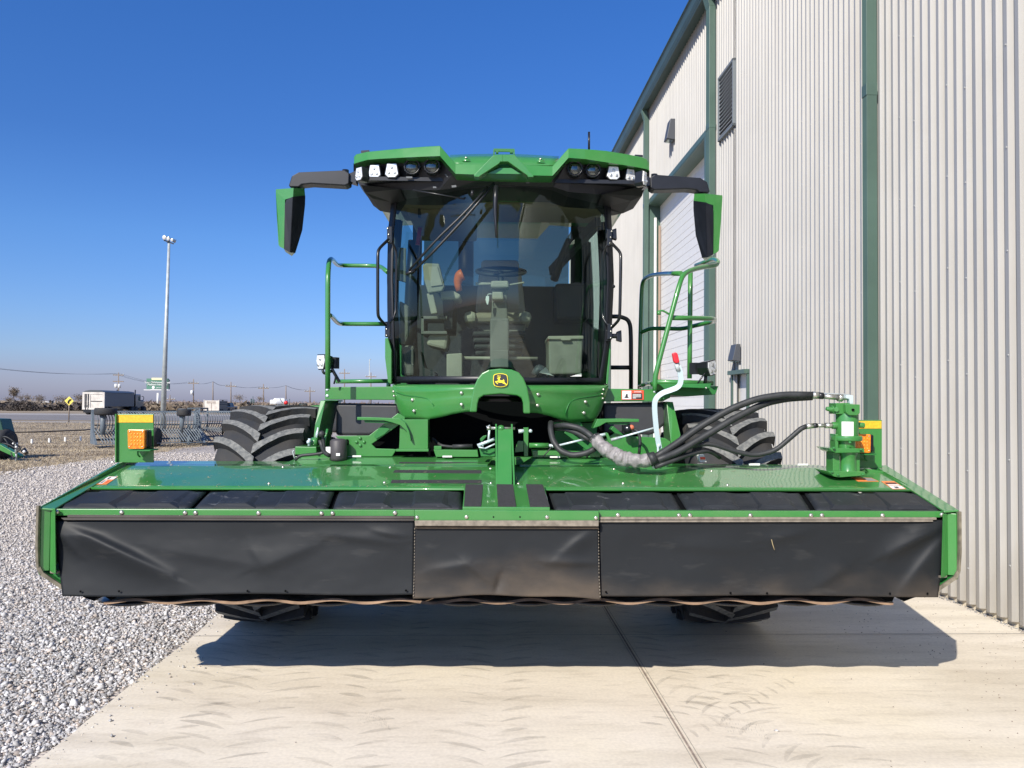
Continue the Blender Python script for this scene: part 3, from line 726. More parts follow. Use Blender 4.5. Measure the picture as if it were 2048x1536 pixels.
# the one dark bush
db = empty('dark_bush', at_row(44, 116), 'dark nearly black rounded bush in front of the left brush line', 'bush')
mb = MB(); rs = random.Random(3)
for _ in range(5200):
    a, bq, c = rs.gauss(0, 1), rs.gauss(0, 1), abs(rs.gauss(0, 1)); L_ = math.sqrt(a*a+bq*bq+c*c); r_ = rs.uniform(.4, 1.03)
    p = db.location+V((a/L_*2.6*r_*(1+.2*math.sin(a*3)), bq/L_*1.5*r_, c/L_*1.45*r_)); mb.face([p+V((rs.gauss(0, 1), rs.gauss(0, 1), rs.gauss(0, 1)))*.09 for _ in range(3)])
mb.build('foliage', twigd, db, normals=False)
mb = MB()
for k in range(7): mb.tube([db.location, db.location+V((rs.uniform(-1.4, 1.4), 0, 1.1))], .04, 5)
mb.build('stem', bark, db)

# utility poles: (px, top row, distance)
def pole(px, top, d, kind, label, trans=None):
    b0 = at_row(px, d); o = empty('utility_pole', b0, label, 'utility pole', 'wooden utility poles along the highway')
    z = P(px, top, d).z; tx = P(px, top, d).x
    t = V((tx, d, z)); mb = MB(); r = max(.14, d*.00075); mb.tube([b0, t], lambda t_: r*(1.15-.4*t_), 8, True, 0); mb.build('pole', M['wood'], o)
    att = []
    if kind != 'top':
        hw = d*.0068; mb = MB(); zc = z-d*.0055*(1 if kind == 'x' else .6)
        mb.box(tx-hw, tx+hw, d-.08, d+.08, zc-d*.0006, zc+d*.0006)
        if kind == 'x2': mb.box(tx-hw, tx+hw, d-.08, d+.08, zc-d*.0088, zc-d*.0076)
        mb.build('crossarm', M['wood'], o)
        mb = MB()
        for s in (-1, -.45, .45, 1): mb.cyl(V((tx+s*hw*.95, d, zc)), V((tx+s*hw*.95, d, zc+d*.0018)), d*.0006, 6); att.append(V((tx+s*hw*.95, d, zc+d*.0018)))
        mb.build('insulator', M['galv'], o)
    else: att = [V((tx, d, z))]*4
    if trans:
        mb = MB()
        for dx in trans: mb.cyl(V((tx+dx*d/F, d-.3, z-.02*d+0)), V((tx+dx*d/F, d-.3, z-.0148*d)), d*.0018, 8)
        mb.build('transformer', M['white'], o)
    return att
PL = [(-60, 724, 180, 'x', 'utility pole cropped beyond the left edge', None),
      (237, 745, 215, 'x2', 'tall utility pole with two white transformers behind the grain trailer', (-3.5, 3.5)),
      (387, 758, 290, 'x', 'utility pole with one small transformer, between billboard and livestock trailer', (-2,)),
      (426, 763, 330, 'top', 'plain pole without crossarm rising behind the livestock trailer', None),
      (462, 764, 370, 'x', 'utility pole with crossarm just right of the livestock trailer', None),
      (527, 768, 410, 'x', 'utility pole with crossarm left of the white tank', None),
      (572, 771, 450, 'top', 'plain pole rising behind the red machine by the white tank', None),
      (620, 774, 490, 'x', 'utility pole with crossarm right of the white tank', None)]
ATT = [pole(*a) for a in PL]
pole(340, 790, 420, 'x', 'short faraway utility pole right of the billboard')
pole(689, 738, 300, 'x', 'utility pole framed by the left green handrail, nearer the lamp')
pole(742, 745, 300, 'x', 'utility pole framed by the left green handrail, nearer the cab')
lm = MB(); lm.tube([at_row(739, 360), P(739, 719, 360)], .22, 6); lm.tube([P(739, 719, 360), P(742, 719, 360)], .2, 5)
tag(lm.build('mast_lamp', M['galv']), 'thin tall mast with a small lamp left of the cab', 'lamp mast')
wm = mk('power_line', (.10, .105, .12), .7)
for i in range(len(ATT)-1):
    mb = MB()
    for j in range(3 if i < 2 else 2):
        a, b_ = ATT[i][j], ATT[i+1][j]; pts = []
        for k in range(13):
            t = k/12; p = a.lerp(b_, t); p = V((p.x, p.y, p.z-(a-b_).length*.022*4*t*(1-t))); pts.append(p)
        mb.tube(pts, max(.028, a.y*.00013), 4, False, 0)
    nmv = ['left of the twin-transformer pole', 'between the twin-transformer pole and the pole beside the billboard', 'right of the billboard, before the plain pole', 'above the livestock trailer', 'above the tyre, left end', 'above the white tank', 'right of the white tank'][i]
    tag(mb.build('power_line', wm), 'thin sagging overhead wires '+nmv, 'power line', 'overhead wires along the highway')

# tall lot light
lp = empty('light_pole', at_row(326.5, 42), 'tall tapered galvanised lot light pole with four floodlights on top', 'light pole')
t = P(338, 487, 42); b0 = lp.location.copy()
mb = MB(); mb.tube([b0, t], lambda q: .15-.085*q, 14, True, 0); mb.build('pole', M['galv'], lp)
mb = MB(); a, c = P(328, 480.5, 42), P(347, 487.5, 42); mb.bar(a, c, .07, .07); mb.cyl(t, t+V((0, 0, .35)), .04); mb.tube([P(334, 484, 42), P(338.5, 491, 42)], .02, 5); mb.build('crossarm', M['bmetal'], lp)
for i, (px, py, sc) in enumerate(((329, 475, 1.), (336.5, 477.5, .85), (344, 480, .7), (350, 482.5, .8))):
    c = P(px, py, 42-(.1 if i < 3 else -.1)); dr = V((-.25, -.9, -.25)) if i < 3 else V((.8, .5, -.3)); dr.normalize()
    mb = MB(); mb.cyl(c-dr*.16, c+dr*.02, .06*sc, 12, .13*sc); o = mb.build('floodlight', M['galv'], lp)
    mb = MB(); mb.dome(c+dr*.03, .115*sc, dr, .2, 12); mb.build('lens', M['chrome'], o)

# billboard
bb = empty('billboard', at_row(315.5, 300), 'green roadside billboard with yellow bar and white words on one post', 'billboard')
bgm = mk('billboard_green', (.075, .20, .14), .5)
mb = MB(); mb.tube([bb.location, P(316, 786, 300)], .42, 12, True, 0); mb.build('post', M['white'], bb)
mb = MB(); mb.pp([(293, 757), (335, 757), (335, 778), (293, 778)], 299.2, 1.2); pan = mb.build('panel', bgm, bb)
mb = MB(); mb.pp([(335.3, 757.5), (338, 760), (338, 778.3), (335.3, 778)], 299.4, .9); mb.build('panel_edge', M['trimd'], bb)
mb = MB(); mb.pp([(303, 755.6), (332, 755.8), (332, 760), (303.5, 759.8)], 299.0, .15); mb.build('yellow_bar', mk('billboard_yellow', (.85, .78, .42), .5), pan)
mb = MB(); mb.pp([(287.5, 779), (339, 780), (339, 780.9), (287.5, 780.3)], 298.6, 1.4); mb.pp([(301, 778.6), (336, 779.2), (336, 780.6), (301, 780.2)], 298.4, .1); mb.build('catwalk', M['white'], bb)
def text(body, loc, size, mat, parent, rot=(math.pi/2, 0, 0), name='lettering', align='CENTER', ext=.002, label=None):
    cu = bpy.data.curves.new(name, 'FONT'); cu.body = body; cu.size = size; cu.align_x = align; cu.align_y = 'CENTER'; cu.extrude = ext; cu.offset = size*.012
    o = bpy.data.objects.new('tmp_text', cu); col.objects.link(o)
    dg = bpy.context.evaluated_depsgraph_get(); me = bpy.data.meshes.new_from_object(o.evaluated_get(dg)); bpy.data.objects.remove(o)
    me.materials.append(mat); ob = bpy.data.objects.new(name, me); col.objects.link(ob); ob.rotation_euler = rot
    l = V(loc); ob.location = l
    if parent:
        ob.parent = parent
        if parent.type == 'EMPTY': ob.location = l-parent.location
    return ob
text('Your Oklahoma-owned', P(314.5, 765, 299), 1.02, M['label'], pan, ext=.03)
text('Medicare Advantage', P(315, 769.3, 299), .92, M['label'], pan, ext=.03)
text('Call us today', P(320, 775.5, 299), .55, M['label'], pan, ext=.03)
mb = MB(); mb.dome(P(306.7, 775, 299.1), .55, V((0, -1, 0)), .15, 14); mb.build('round_logo', M['label'], pan)

# yellow curve sign
ss = empty('road_sign', G(137.5, 844.5), 'yellow diamond warning sign with black right-curve arrow on thin post', 'road sign')
D = ss.location.y
mb = MB(); mb.tube([ss.location, P(138.5, 795, D)], .045, 8, True, 0); mb.build('post', M['wood'], ss)
mb = MB(); mb.pp([(138.3, 792.8), (147.4, 802.0), (138, 811.2), (128.9, 801.6)], D-.08, .03); bd = mb.build('sign_board', mk('sign_yellow', (.82, .66, .12), .45), ss)
mb = MB(); mb.tube([P(136.3, 806.6, D-.12), P(136.4, 803, D-.12), P(138.4, 800.4, D-.12), P(140, 799.6, D-.12)], .05, 6, True, 2)
mb.pp([(138.6, 797.8), (142, 798.0), (140.8, 801.4)], D-.13, .02); mb.build('arrow', M['ink'], bd)

# low white posts with cable
wp0 = []
for i, (px, py) in enumerate([(-40, 889.5), (63.5, 887), (98.5, 885), (130.3, 883), (161, 881.5)]):
    g = G(px, py); wp0.append(g); mb = MB(); mb.box(g.x-.028, g.x+.028, g.y-.028, g.y+.028, 0, g.y*8.6/F); 
    o = mb.build('marker_post', M['white'])
    tag(o, ['cropped short white post beyond the left edge', 'short white post in the grass nearest the green implement', 'second short white post from the left in the grass', 'third short white post from the left in the grass', 'short white post in the grass nearest the grey header'][i], 'post', 'low white posts in the grass')
mb = MB(); q = [V((g.x, g.y+.2, .42)) for g in wp0]; q.append(G(186, 878)+V((0, .2, .42))); mb.tube(q, .028, 6, True, 0)
tag(mb.build('guard_rail', mk('rail_brown', (.12, .10, .08), .8)), 'thin brown low rail running behind the white posts', 'rail')

# white shed far left
def smallbox(name, px0, px1, py0, py1, d, dep, mat, label, cat, roof=None):
    o = empty(name, at_row((px0+px1)/2, d), label, cat); mb = MB(); mb.pp([(px0, py0), (px1, py0), (px1, py1), (px0, py1)], d, dep); mb.build('wall', mat, o)
    mb = MB(); mb.pp([(px0-.5, py0), ((px0+px1)/2, py0-(1.6 if roof else .4)), (px1+.5, py0)], d-.2, dep+.4); mb.build('roof', roof or mat, o)
smallbox('white_shed', 85, 98, 804.6, 807.2, 210, 8, M['white'], 'small distant white shed with low roof behind the brush', 'shed', M['white'])
smallbox('long_red_roof_barn', 146, 166, 806, 810.5, 190, 7, mk('faded_red_metal', (.30, .13, .11), .7), 'long low faded red barn between road sign and grain trailer', 'barn')
smallbox('dark_shed', 598, 616, 807, 816, 150, 5, M['trimd'], 'small dark slate shed behind the tyre, left of green tractor', 'shed')
# silo cluster
sc = empty('silo_cluster', at_row(504, 430), 'cluster of dark grey silos and legs on the horizon', 'silos')
for i, (px, w_, t_) in enumerate(((502.5, 3.0, 797.5), (507.8, 2.2, 799), (505.8, 1.2, 792.5))):
    mb = MB(); a = at_row(px, 430); mb.tube([a, V((a.x, a.y, P(px, t_, 430).z))], w_*430/F/2, 12, True, 0); mb.build('silo', M['trimd'], sc)
# white tank and red machine
tk = empty('white_tank', at_row(556, 140), 'rounded white tank with dark stripes beyond the left tyre', 'tank')
mb = MB(); a, c = P(549, 805, 140), P(569, 804.5, 141); mb.tube([a+V((-.7, 0, 0)), a, c, c+V((.45, 0, 0))], lambda q: .78 if .2 < q < .85 else .5, 16, True, 2); mb.build('tank_shell', M['white'], tk)
mb = MB(); mb.cyl(P(560, 796.5, 139.1), P(563, 803, 139.1), .06, 6); mb.cyl(P(563, 803, 139.1), P(566, 806, 139.1), .06, 6); mb.build('strap', M['ink'], tk)
mb = MB(); mb.box(tk.location.x-1.4, tk.location.x+1.6, 139.6, 140.6, 0, .85); mb.build('cradle', M['trimd'], tk)
rm = empty('red_machine', at_row(574, 139), 'small bright red machine against the right end of the white tank', 'machine')
mb = MB(); c = P(572, 805.5, 138.5); mb.lathe([(.05, -.3), (.32, -.28), (.36, 0), (.32, .28), (.05, .3)], c, 'y', 12); mb.build('hose_reel', mk('machine_red', (.65, .02, .02), .45), rm)
mb = MB(); mb.box(c.x-.3, c.x+.5, 138.3, 139.4, 0, c.z-.3); mb.cyl(V((c.x+.45, 139, 0)), V((c.x+.5, 139, c.z+.7)), .06, 6); mb.build('stand', M['trimd'], rm)

# ---------------------------------------------------------------- grain truck
GD = 86.0
def wheel(mb, c, r, w_, mi=0):
    mb.lathe([(r*.45, -w_/2), (r*.9, -w_/2), (r, -w_*.35), (r, w_*.35), (r*.9, w_/2), (r*.45, w_/2)], c, 'y' if False else 'x', 16, mi)
# local frame along the trailer: it points away to the right
gdir = V((-.07, 1, 0)).normalized(); gside = V((gdir.y, -gdir.x, 0)); go = G(187, 829.5); go.z = 0
def L3(a, s, z): return go+gdir*a+gside*s+V((0, 0, z))
def lbox(mb, a0, a1, s0, s1, z0, z1, mi=0):
    mb.hexa([L3(a0, s0, z0), L3(a0, s1, z0), L3(a0, s1, z1), L3(a0, s0, z1)], [L3(a1, s0, z0), L3(a1, s1, z0), L3(a1, s1, z1), L3(a1, s0, z1)], mi)
def lwheel(mb, a, s, r, w_):
    c = L3(a, s, r); n = 16; prev = None
    for (rr, h) in [(r*.4, -w_/2), (r*.9, -w_/2), (r, -w_*.3), (r, w_*.3), (r*.9, w_/2), (r*.4, w_/2)]:
        ring = [mb.bm.verts.new(c+gside*h+gdir*math.cos(2*math.pi*k/n)*rr+V((0, 0, math.sin(2*math.pi*k/n)*rr))) for k in range(n)]
        if prev:
            for k in range(n): mb.bm.faces.new((prev[k], prev[(k+1) % n], ring[(k+1) % n], ring[k]))
        else: mb.bm.faces.new(ring)
        prev = ring
    mb.bm.faces.new(prev)
gt = empty('grain_trailer', go, 'white-backed grain hopper trailer with grey side and dark tarp roof', 'trailer')
wbk = mk('dirty_white', (.62, .57, .50), .6, var=.15, vscale=2)
slate = mk('trailer_slate_shaded', (.05, .062, .08), .45, var=.1)  # slate paint darkened further, shade of the side turned from the sun
mb = MB(); lbox(mb, 0, 8.6, -1.15, 1.15, .95, 2.55); mb.build('hopper_body', slate, gt)
mb = MB()
for (s0, s1, z0, z1) in ((-1.22, -1.0, .6, 2.6), (1.0, 1.22, .6, 2.6), (-1.0, 1.0, 2.38, 2.6), (-1.0, 1.0, .6, .8), (-.42, -.34, .8, 2.38)): lbox(mb, -.12, .02, s0, s1, z0, z1)
lbox(mb, -.06, .0, -1.0, 1.0, .8, 2.38)
mb.build('rear_frame', wbk, gt)
mb = MB(); lbox(mb, -.10, -.03, -.3, .95, 1.52, 1.60); lbox(mb, -.14, -.06, -.9, -.8, .6, 2.4); lbox(mb, -.14, -.06, -.62, -.55, .6, 2.4); lbox(mb, -.14, -.06, -.9, -.55, 1.0, 1.05); mb.build('ladder', M['bmetal'], gt)
mb = MB(); prevA = None
pr = [(-1.22, 2.58), (-.9, 2.76), (-.4, 2.85), (.4, 2.85), (.9, 2.76), (1.22, 2.58)]
mb.hexa([L3(-.1, s, z) for s, z in pr], [L3(8.7, s, z) for s, z in pr]); mb.build('tarp', M['foam'], gt)
mb = MB(); lbox(mb, .3, 8.4, -.5, .5, .62, .95); lbox(mb, -.1, .0, -1.1, 1.1, .25, .6); mb.build('chassis', M['bmetal'], gt)
for a_ in (.9, 2.0):
    for s_ in (-.95, .95): mb = MB(); lwheel(mb, a_, s_, .46, .45); mb.build('wheel', M['rub'], gt)
tr = empty('semi_truck', L3(9.5, 0, 0), 'dark semi truck tractor coupled to the grain trailer', 'truck')
tdk = mk('truck_paint', (.05, .06, .07), .35, coat=.5)
mb = MB(); lbox(mb, 9.1, 11.0, -1.05, 1.05, .7, 2.5); lbox(mb, 9.0, 9.3, -.9, .9, 2.4, 2.75); mb.build('cab', tdk, tr, bevel=.08)
mb = MB(); lbox(mb, 11.0, 12.9, -.75, .75, .7, 1.75); mb.build('hood', tdk, tr, bevel=.12)
mb = MB(); lbox(mb, 10.2, 10.8, 1.04, 1.07, 1.65, 2.2); mb.build('window', M['glassd'], tr)
mb = MB(); lbox(mb, 8.0, 13.0, -.5, .5, .5, .75); mb.build('frame', M['bmetal'], tr)
mb = MB(); mb.cyl(L3(9.0, 1.1, .9), L3(9.0, 1.1, 3.05), .07); mb.build('exhaust_stack', M['bmetal'], tr)
mb = MB(); mb.cyl(L3(9.0, -1.1, .9), L3(9.0, -1.1, 3.05), .07); mb.build('exhaust_stack', M['bmetal'], tr)
mb = MB(); mb.tube([L3(11.1, 1.0, 1.7), L3(11.1, 1.35, 1.75), L3(11.1, 1.38, 2.2), L3(11.1, 1.1, 2.25)], .04, 6); mb.build('side_mirror', M['bmetal'], tr)
for a_ in (8.3, 9.5, 12.2):
    for s_ in (-.95, .95): mb = MB(); lwheel(mb, a_, s_, .48, .4); mb.build('wheel', M['rub'], tr)
# livestock trailer
go = G(423, 826.3); go.z = 0; gdir = V((.0, 1, 0)).normalized(); gside = V((gdir.y, -gdir.x, 0))
lt = empty('livestock_trailer', go, 'boxy livestock trailer with tan slatted rear doors', 'trailer')
mb = MB(); lbox(mb, 0, 3.6, -.95, .95, .3, 1.75); mb.build('trailer_body', mk('trailer_grey_shaded', (.06, .065, .07), .4), lt)  # body grey darkened as well, shade of its far-from-sun side in the colour
mb = MB(); lbox(mb, -.08, 0, -1.0, 1.0, .25, 1.8)
for s_ in (-1.08, 1.0): lbox(mb, -.14, .0, s_, s_+.1, .15, 1.9)
mb.build('rear_door', wbk, lt)
mb = MB()
for z in (1.42, 1.58): lbox(mb, -.10, -.06, -.65, .6, z, z+.06)
lbox(mb, -.10, -.06, -.02, .02, .3, 1.4); mb.build('vent_slot', mk('slot_brown', (.12, .07, .05), .8), lt)
mb = MB(); lbox(mb, .1, 3.5, .955, .97, 1.2, 1.32); lbox(mb, .1, 3.5, .955, .97, 1.5, 1.58); mb.build('side_slot', M['ink'], lt)
for a_ in (.8, 1.6):
    for s_ in (-.9, .9): mb = MB(); lwheel(mb, a_, s_, .3, .22); mb.build('wheel', M['rub'], lt)
pk = empty('pickup_truck', L3(5.2, 0, 0), 'dark blue pickup truck pulling the livestock trailer', 'pickup')
pp_ = mk('pickup_paint', (.03, .045, .07), .3, coat=.6)
mb = MB(); lbox(mb, 3.9, 8.4, -.85, .85, .4, .95); mb.build('body', pp_, pk, bevel=.05)
mb = MB(); mb.hexa([L3(5.4, s, z) for s, z in ((-.8, .95), (.8, .95), (.65, 1.5), (-.65, 1.5))], [L3(7.0, s, z) for s, z in ((-.8, .95), (.8, .95), (.6, 1.5), (-.6, 1.5))]); mb.build('cab', M['foam'], pk)
mb = MB(); lbox(mb, 3.2, 5.0, -.3, .5, 1.85, 1.92); mb.cyl(L3(4.4, 0, 1.0), L3(4.4, 0, 1.9), .1, 8); mb.build('hitch_gear', M['bmetal'], pk)
for a_ in (4.6, 7.6):
    for s_ in (-.8, .8): mb = MB(); lwheel(mb, a_, s_, .36, .25); mb.build('wheel', M['rub'], pk)

# ---------------------------------------------------------------- grey headers with curved reel fingers
def reel_header(px0, px1, d0, d1, label, endw, nf):
    a, c = at_row(px0, d0), at_row(px1, d1); o = empty('draper_header', a.lerp(c, .5), label, 'crop header', 'grey crop headers parked in the grass')
    X = (c-a); Ln = X.length; X.normalize(); Yv = V((-X.y, X.x, 0))
    q = lambda s, f, z: a+X*s+Yv*f+V((0, 0, z))
    mb = MB(); mb.bar(q(0, .55, 1.23), q(Ln, .55, 1.23), .06, .06); mb.bar(q(0, .62, .75), q(Ln, .62, .75), .04, .04); mb.bar(q(0, .5, .25), q(Ln, .5, .25), .07, .07); mb.build('frame', M['greyp'], o)
    mb = MB()
    for k in range(nf):
        s = Ln*(k+.5)/nf; mb.tube([q(s, .55, 1.23), q(s+.05, .25, 1.2), q(s+.12, .12, .95), q(s+.10, .22, .62), q(s, .5, .42)], .017, 5, False, 2)
    mb.build('reel_fingers', M['greyp'], o)['kind'] = 'stuff'
    mb = MB()
    for k in range(nf):
        s = Ln*(k+.5)/nf; mb.tube([q(s, .1, .62), q(s+.1, -.05, .45), q(s+.22, -.35, .18)], .019, 5, False, 2)
    mb.build('lower_tines', M['greyp'], o)['kind'] = 'stuff'
    mb = MB(); mb.bar(q(0, -.42, .14), q(Ln, -.42, .14), .08, .03)
    for k in range(int(Ln/.11)): mb.face([q(k*.11, -.42, .14), q(k*.11+.09, -.42, .14), q(k*.11+.045, -.62, .12)])
    mb.build('cutter_bar', M['greyp'], o)
    for s in ((0, Ln) if endw else (Ln,)):
        mb = MB(); mb.hexa([q(s, -.5, .12), q(s, .7, .12), q(s, .7, .5), q(s, .62, 1.3), q(s, .45, 1.3), q(s, .2, .5)], [q(s+.07, -.5, .12), q(s+.07, .7, .12), q(s+.07, .7, .5), q(s+.07, .62, 1.3), q(s+.07, .45, 1.3), q(s+.07, .2, .5)]); mb.build('end_panel', M['greyp'], o)
    return o, q, Ln
h1, q1, L1 = reel_header(188, 402, 26.5, 28.5, 'grey crop header with curved fingers, nearest, behind the amber light bracket', True, 38)
mb = MB(); g = at_row(365, 27.5); mb.tube([V((g.x, g.y, .5)), V((g.x, g.y, 1.35))], lambda t: .04+.10*t, 8, True, 0); mb.build('jack_post', M['greyp'], h1)
def flat_tyre(px, d, z, r, parent):
    g = at_row(px, d); mb = MB(); mb.lathe([(r*.5, -.1), (r*.92, -.12), (r, -.07), (r, .07), (r*.92, .12), (r*.5, .1)], (g.x, g.y, z), 'z', 22); mb.build('transport_wheel', M['rub'], parent)
    mb = MB(); mb.lathe([(.02, -.11), (r*.5, -.11), (r*.5, .11), (.02, .11)], (g.x, g.y, z), 'z', 12); mb.build('hub', M['greyp'], parent)
flat_tyre(368.5, 27.5, P(368, 825, 27.5).z, .24, h1)
flat_tyre(212, 26.6, P(212, 823, 26.6).z, .36, h1)
mb = MB(); g = at_row(207, 26.5); mb.tube([V((g.x, g.y, .45)), V((g.x, g.y, 1.2))], .09, 8, True, 0); mb.build('jack_post', M['greyp'], h1)
for px in (318, 333):
    g = G(px, 891); g.y -= .9; mb = MB(); mb.lathe([(.12, -.1), (.3, -.11), (.34, -.06), (.34, .06), (.3, .11), (.12, .1)], (g.x, g.y, .34), 'x', 18); mb.build('transport_wheel', M['rub'], h1)
for px in (228, 377):
    mb = MB(); g = G(px, 890); mb.bar(V((g.x, g.y, 0)), V((g.x, g.y, .75)), .10, .06); mb.build('stand', M['greyp'], h1)
h2, q2, L2 = reel_header(408, 520, 29.5, 31.5, 'grey crop header behind the nearest one, partly hidden by the tyre', True, 24)
mb = MB(); g = at_row(393, 30); mb.box(g.x-.2, g.x+.25, g.y-.3, g.y+.5, .5, 1.35)
fh = mb.build('centre_frame', M['greyp'], h2); fh.modifiers.new('w', 'WIREFRAME').thickness = .07
mb = MB(); g = G(389, 884); g.y -= 1.0; mb.lathe([(.12, -.18), (.26, -.2), (.3, -.1), (.3, .1), (.26, .2), (.12, .18)], (g.x+.1, g.y, .3), 'x', 18); mb.build('transport_wheel', M['rub'], h2)

# ---------------------------------------------------------------- green implement cropped at the left edge
gi = empty('green_implement', G(20, 925), 'green folded farm implement with hitch, hoses and jack at the left edge', 'implement')
D = 20.5
mb = MB(); mb.pp([(-60, 835), (0, 838), (9, 872), (6, 880), (-60, 882)], D+.6, .5); mb.build('shield', mk('implement_dark_green', (.02, .07, .045), .4), gi, bevel=.02)
mb = MB(); mb.pp([(-60, 872), (-2, 888), (26, 904), (36, 908), (40, 912), (34, 916), (24, 912), (-2, 900), (-60, 898)], D, .18); mb.build('tongue', M['green'], gi, bevel=.01)
mb = MB(); mb.lathe([(.2, -.2), (.36, -.22), (.41, -.12), (.41, .12), (.36, .22), (.2, .2)], (P(-8, 890, D+.5).x, D+.75, .41), 'x', 26); mb.build('wheel', M['rub'], gi)
for pts in ([(5, 874), (12, 873), (24, 880), (40, 895)], [(4, 886), (18, 889), (30, 896), (42, 898)], [(8, 876), (15, 885), (17, 895)], [(34, 903), (40, 900), (42, 893)], [(22, 905), (25, 914), (30, 916)]):
    mb = MB(); mb.tube([P(x, y, D-.15) for x, y in pts], .018, 6, True, 2); mb.build('hose', M['hose'], gi)
mb = MB(); mb.cyl(P(46, 899, D-.1), P(54, 908, D-.1), .07, 10, .05); mb.build('coupler', M['bmetal'], gi)
mb = MB(); mb.cyl(P(47, 902, D-.18), P(50, 905, D-.18), .035, 8); mb.build('coupler_label', M['white'], gi)
g = P(32, 925, D-.05); mb = MB(); mb.cyl(V((g.x, D-.05, 0)), V((g.x, D-.05, .22)), .025, 8); mb.cyl(V((g.x, D-.05, .2)), V((g.x, D-.05, .48)), .035, 8); mb.build('jack_stand', M['galv'], gi)
mb = MB(); mb.dome(P(32, 894, D-.15), .03, V((0, -1, 0)), .6); mb.dome(P(26, 887, D-.15), .025, V((0, -1, 0)), .6); mb.build('bolt', M['white'], gi)

# ---------------------------------------------------------------- distant green tractor seen past the handrail post
D = 42
tt = empty('distant_tractor', G(665, 851), 'green tractor with loader and yellow stripe seen beside the cab steps', 'tractor')
mb = MB(); mb.lathe([(.3, -.24), (.66, -.26), (.76, -.16), (.76, .16), (.66, .26), (.3, .24)], (P(668, 838, D).x, D, .76), 'x', 26)
bmesh.ops.rotate(mb.bm, verts=mb.bm.verts, cent=V((P(668, 838, D).x, D, .76)), matrix=Matrix.Rotation(R(65), 3, 'Z')); mb.build('rear_wheel', M['rub'], tt)
mb = MB(); mb.pp([(645, 819), (667, 818), (668, 828), (648, 832)], D-.4, .8); mb.build('hood', M['greend'], tt, bevel=.05)
mb = MB(); mb.pp([(646, 818.6), (666, 817.6), (666, 819.8), (646, 821)], D-.44, .1); mb.build('stripe', M['yellow'], tt)
mb = MB(); mb.pp([(650, 802), (673, 802), (674, 820), (650, 820)], D+.2, 1.2); mb.build('cab', M['glassd'], tt)
mb = MB(); mb.pp([(648, 800), (675, 800), (675, 803), (648, 803)], D+.1, 1.4); mb.build('cab_roof', M['greend'], tt)
mb = MB(); mb.tube([P(616, 816, D), P(637, 813, D), P(660, 818, D)], .10, 6); mb.tube([P(618, 818, D), P(628, 835, D)], .08, 6); mb.build('loader_arm', M['greend'], tt)
mb = MB(); mb.pp([(618, 822), (632, 822), (630, 836), (622, 833)], D-.2, .8); mb.build('bucket', M['greend'], tt)
# ================================================================== MOWER HEADER
hd = empty('mower_header', V((0, 4.4, .5)), 'wide green mower header with black rubber curtains across the front of the machine', 'mower header')
def bolt(pts, Y=None, r=.011, nrm=V((0, -1, 0)), mat=None, parent=hd, each=True, name='bolt', fl=.7):
    for p in pts:
        mb = MB(); c = P(p[0], p[1], Y if len(p) == 2 else p[2]); mb.dome(c, r, nrm, fl, 10)
        mb.build(name, mat or M['steel'], parent)
YF, YD, YR = 3.98, 4.36, 4.86            # front rail, deck front edge, deck rear edge
# curtain cloth
def wrinkle(px, py, ridges, seed, amp=.006):
    o = 0
    for (x0, y0, x1, y1, w_, h_) in ridges:
        dx, dy = x1-x0, y1-y0; L2_ = dx*dx+dy*dy; t = max(0, min(1, ((px-x0)*dx+(py-y0)*dy)/L2_)); ex, ey = px-x0-dx*t, py-y0-dy*t
        sg = ex*dy-ey*dx; wv = w_*(.75 if sg*(1 if h_ > .02 else -1) > 0 else 1.7); o += h_*math.exp(-((ex*ex+ey*ey)**.5/wv)**1.6*.7)*(.35+.65*math.sin(math.pi*min(1, t*.9+.1)))
    o += amp*noise.noise(V((px*.007, py*.012, seed)))+amp*.12*noise.noise(V((px*.04, py*.05, seed)))
    return o
def curtain(corners, Y, ridges, seed, name_label, mat, bottomf=None, nx=150, ny=40, lean=.05):
    (xl0, yt0), (xr0, yt1), (xr1, yb1), (xl1, yb0) = corners; rows = []
    for j in range(ny+1):
        v = j/ny; row = []
        for i in range(nx+1):
            u = i/nx; xa = xl0+(xl1-xl0)*v; xb = xr0+(xr1-xr0)*v; ya = yt0+(yb0-yt0)*v; yb = yt1+(yb1-yt1)*v
            px, py = xa+(xb-xa)*u, ya+(yb-ya)*u
            if bottomf: py += bottomf(u)*v**3
            row.append(P(px, py, Y-wrinkle(px, py, ridges, seed)*min(1, v*5)-lean*v*v*.6))
        rows.append(row)
    mb = MB(); mb.grid(rows); return mb.build('curtain', mat, hd, solid=.004, label=name_label)
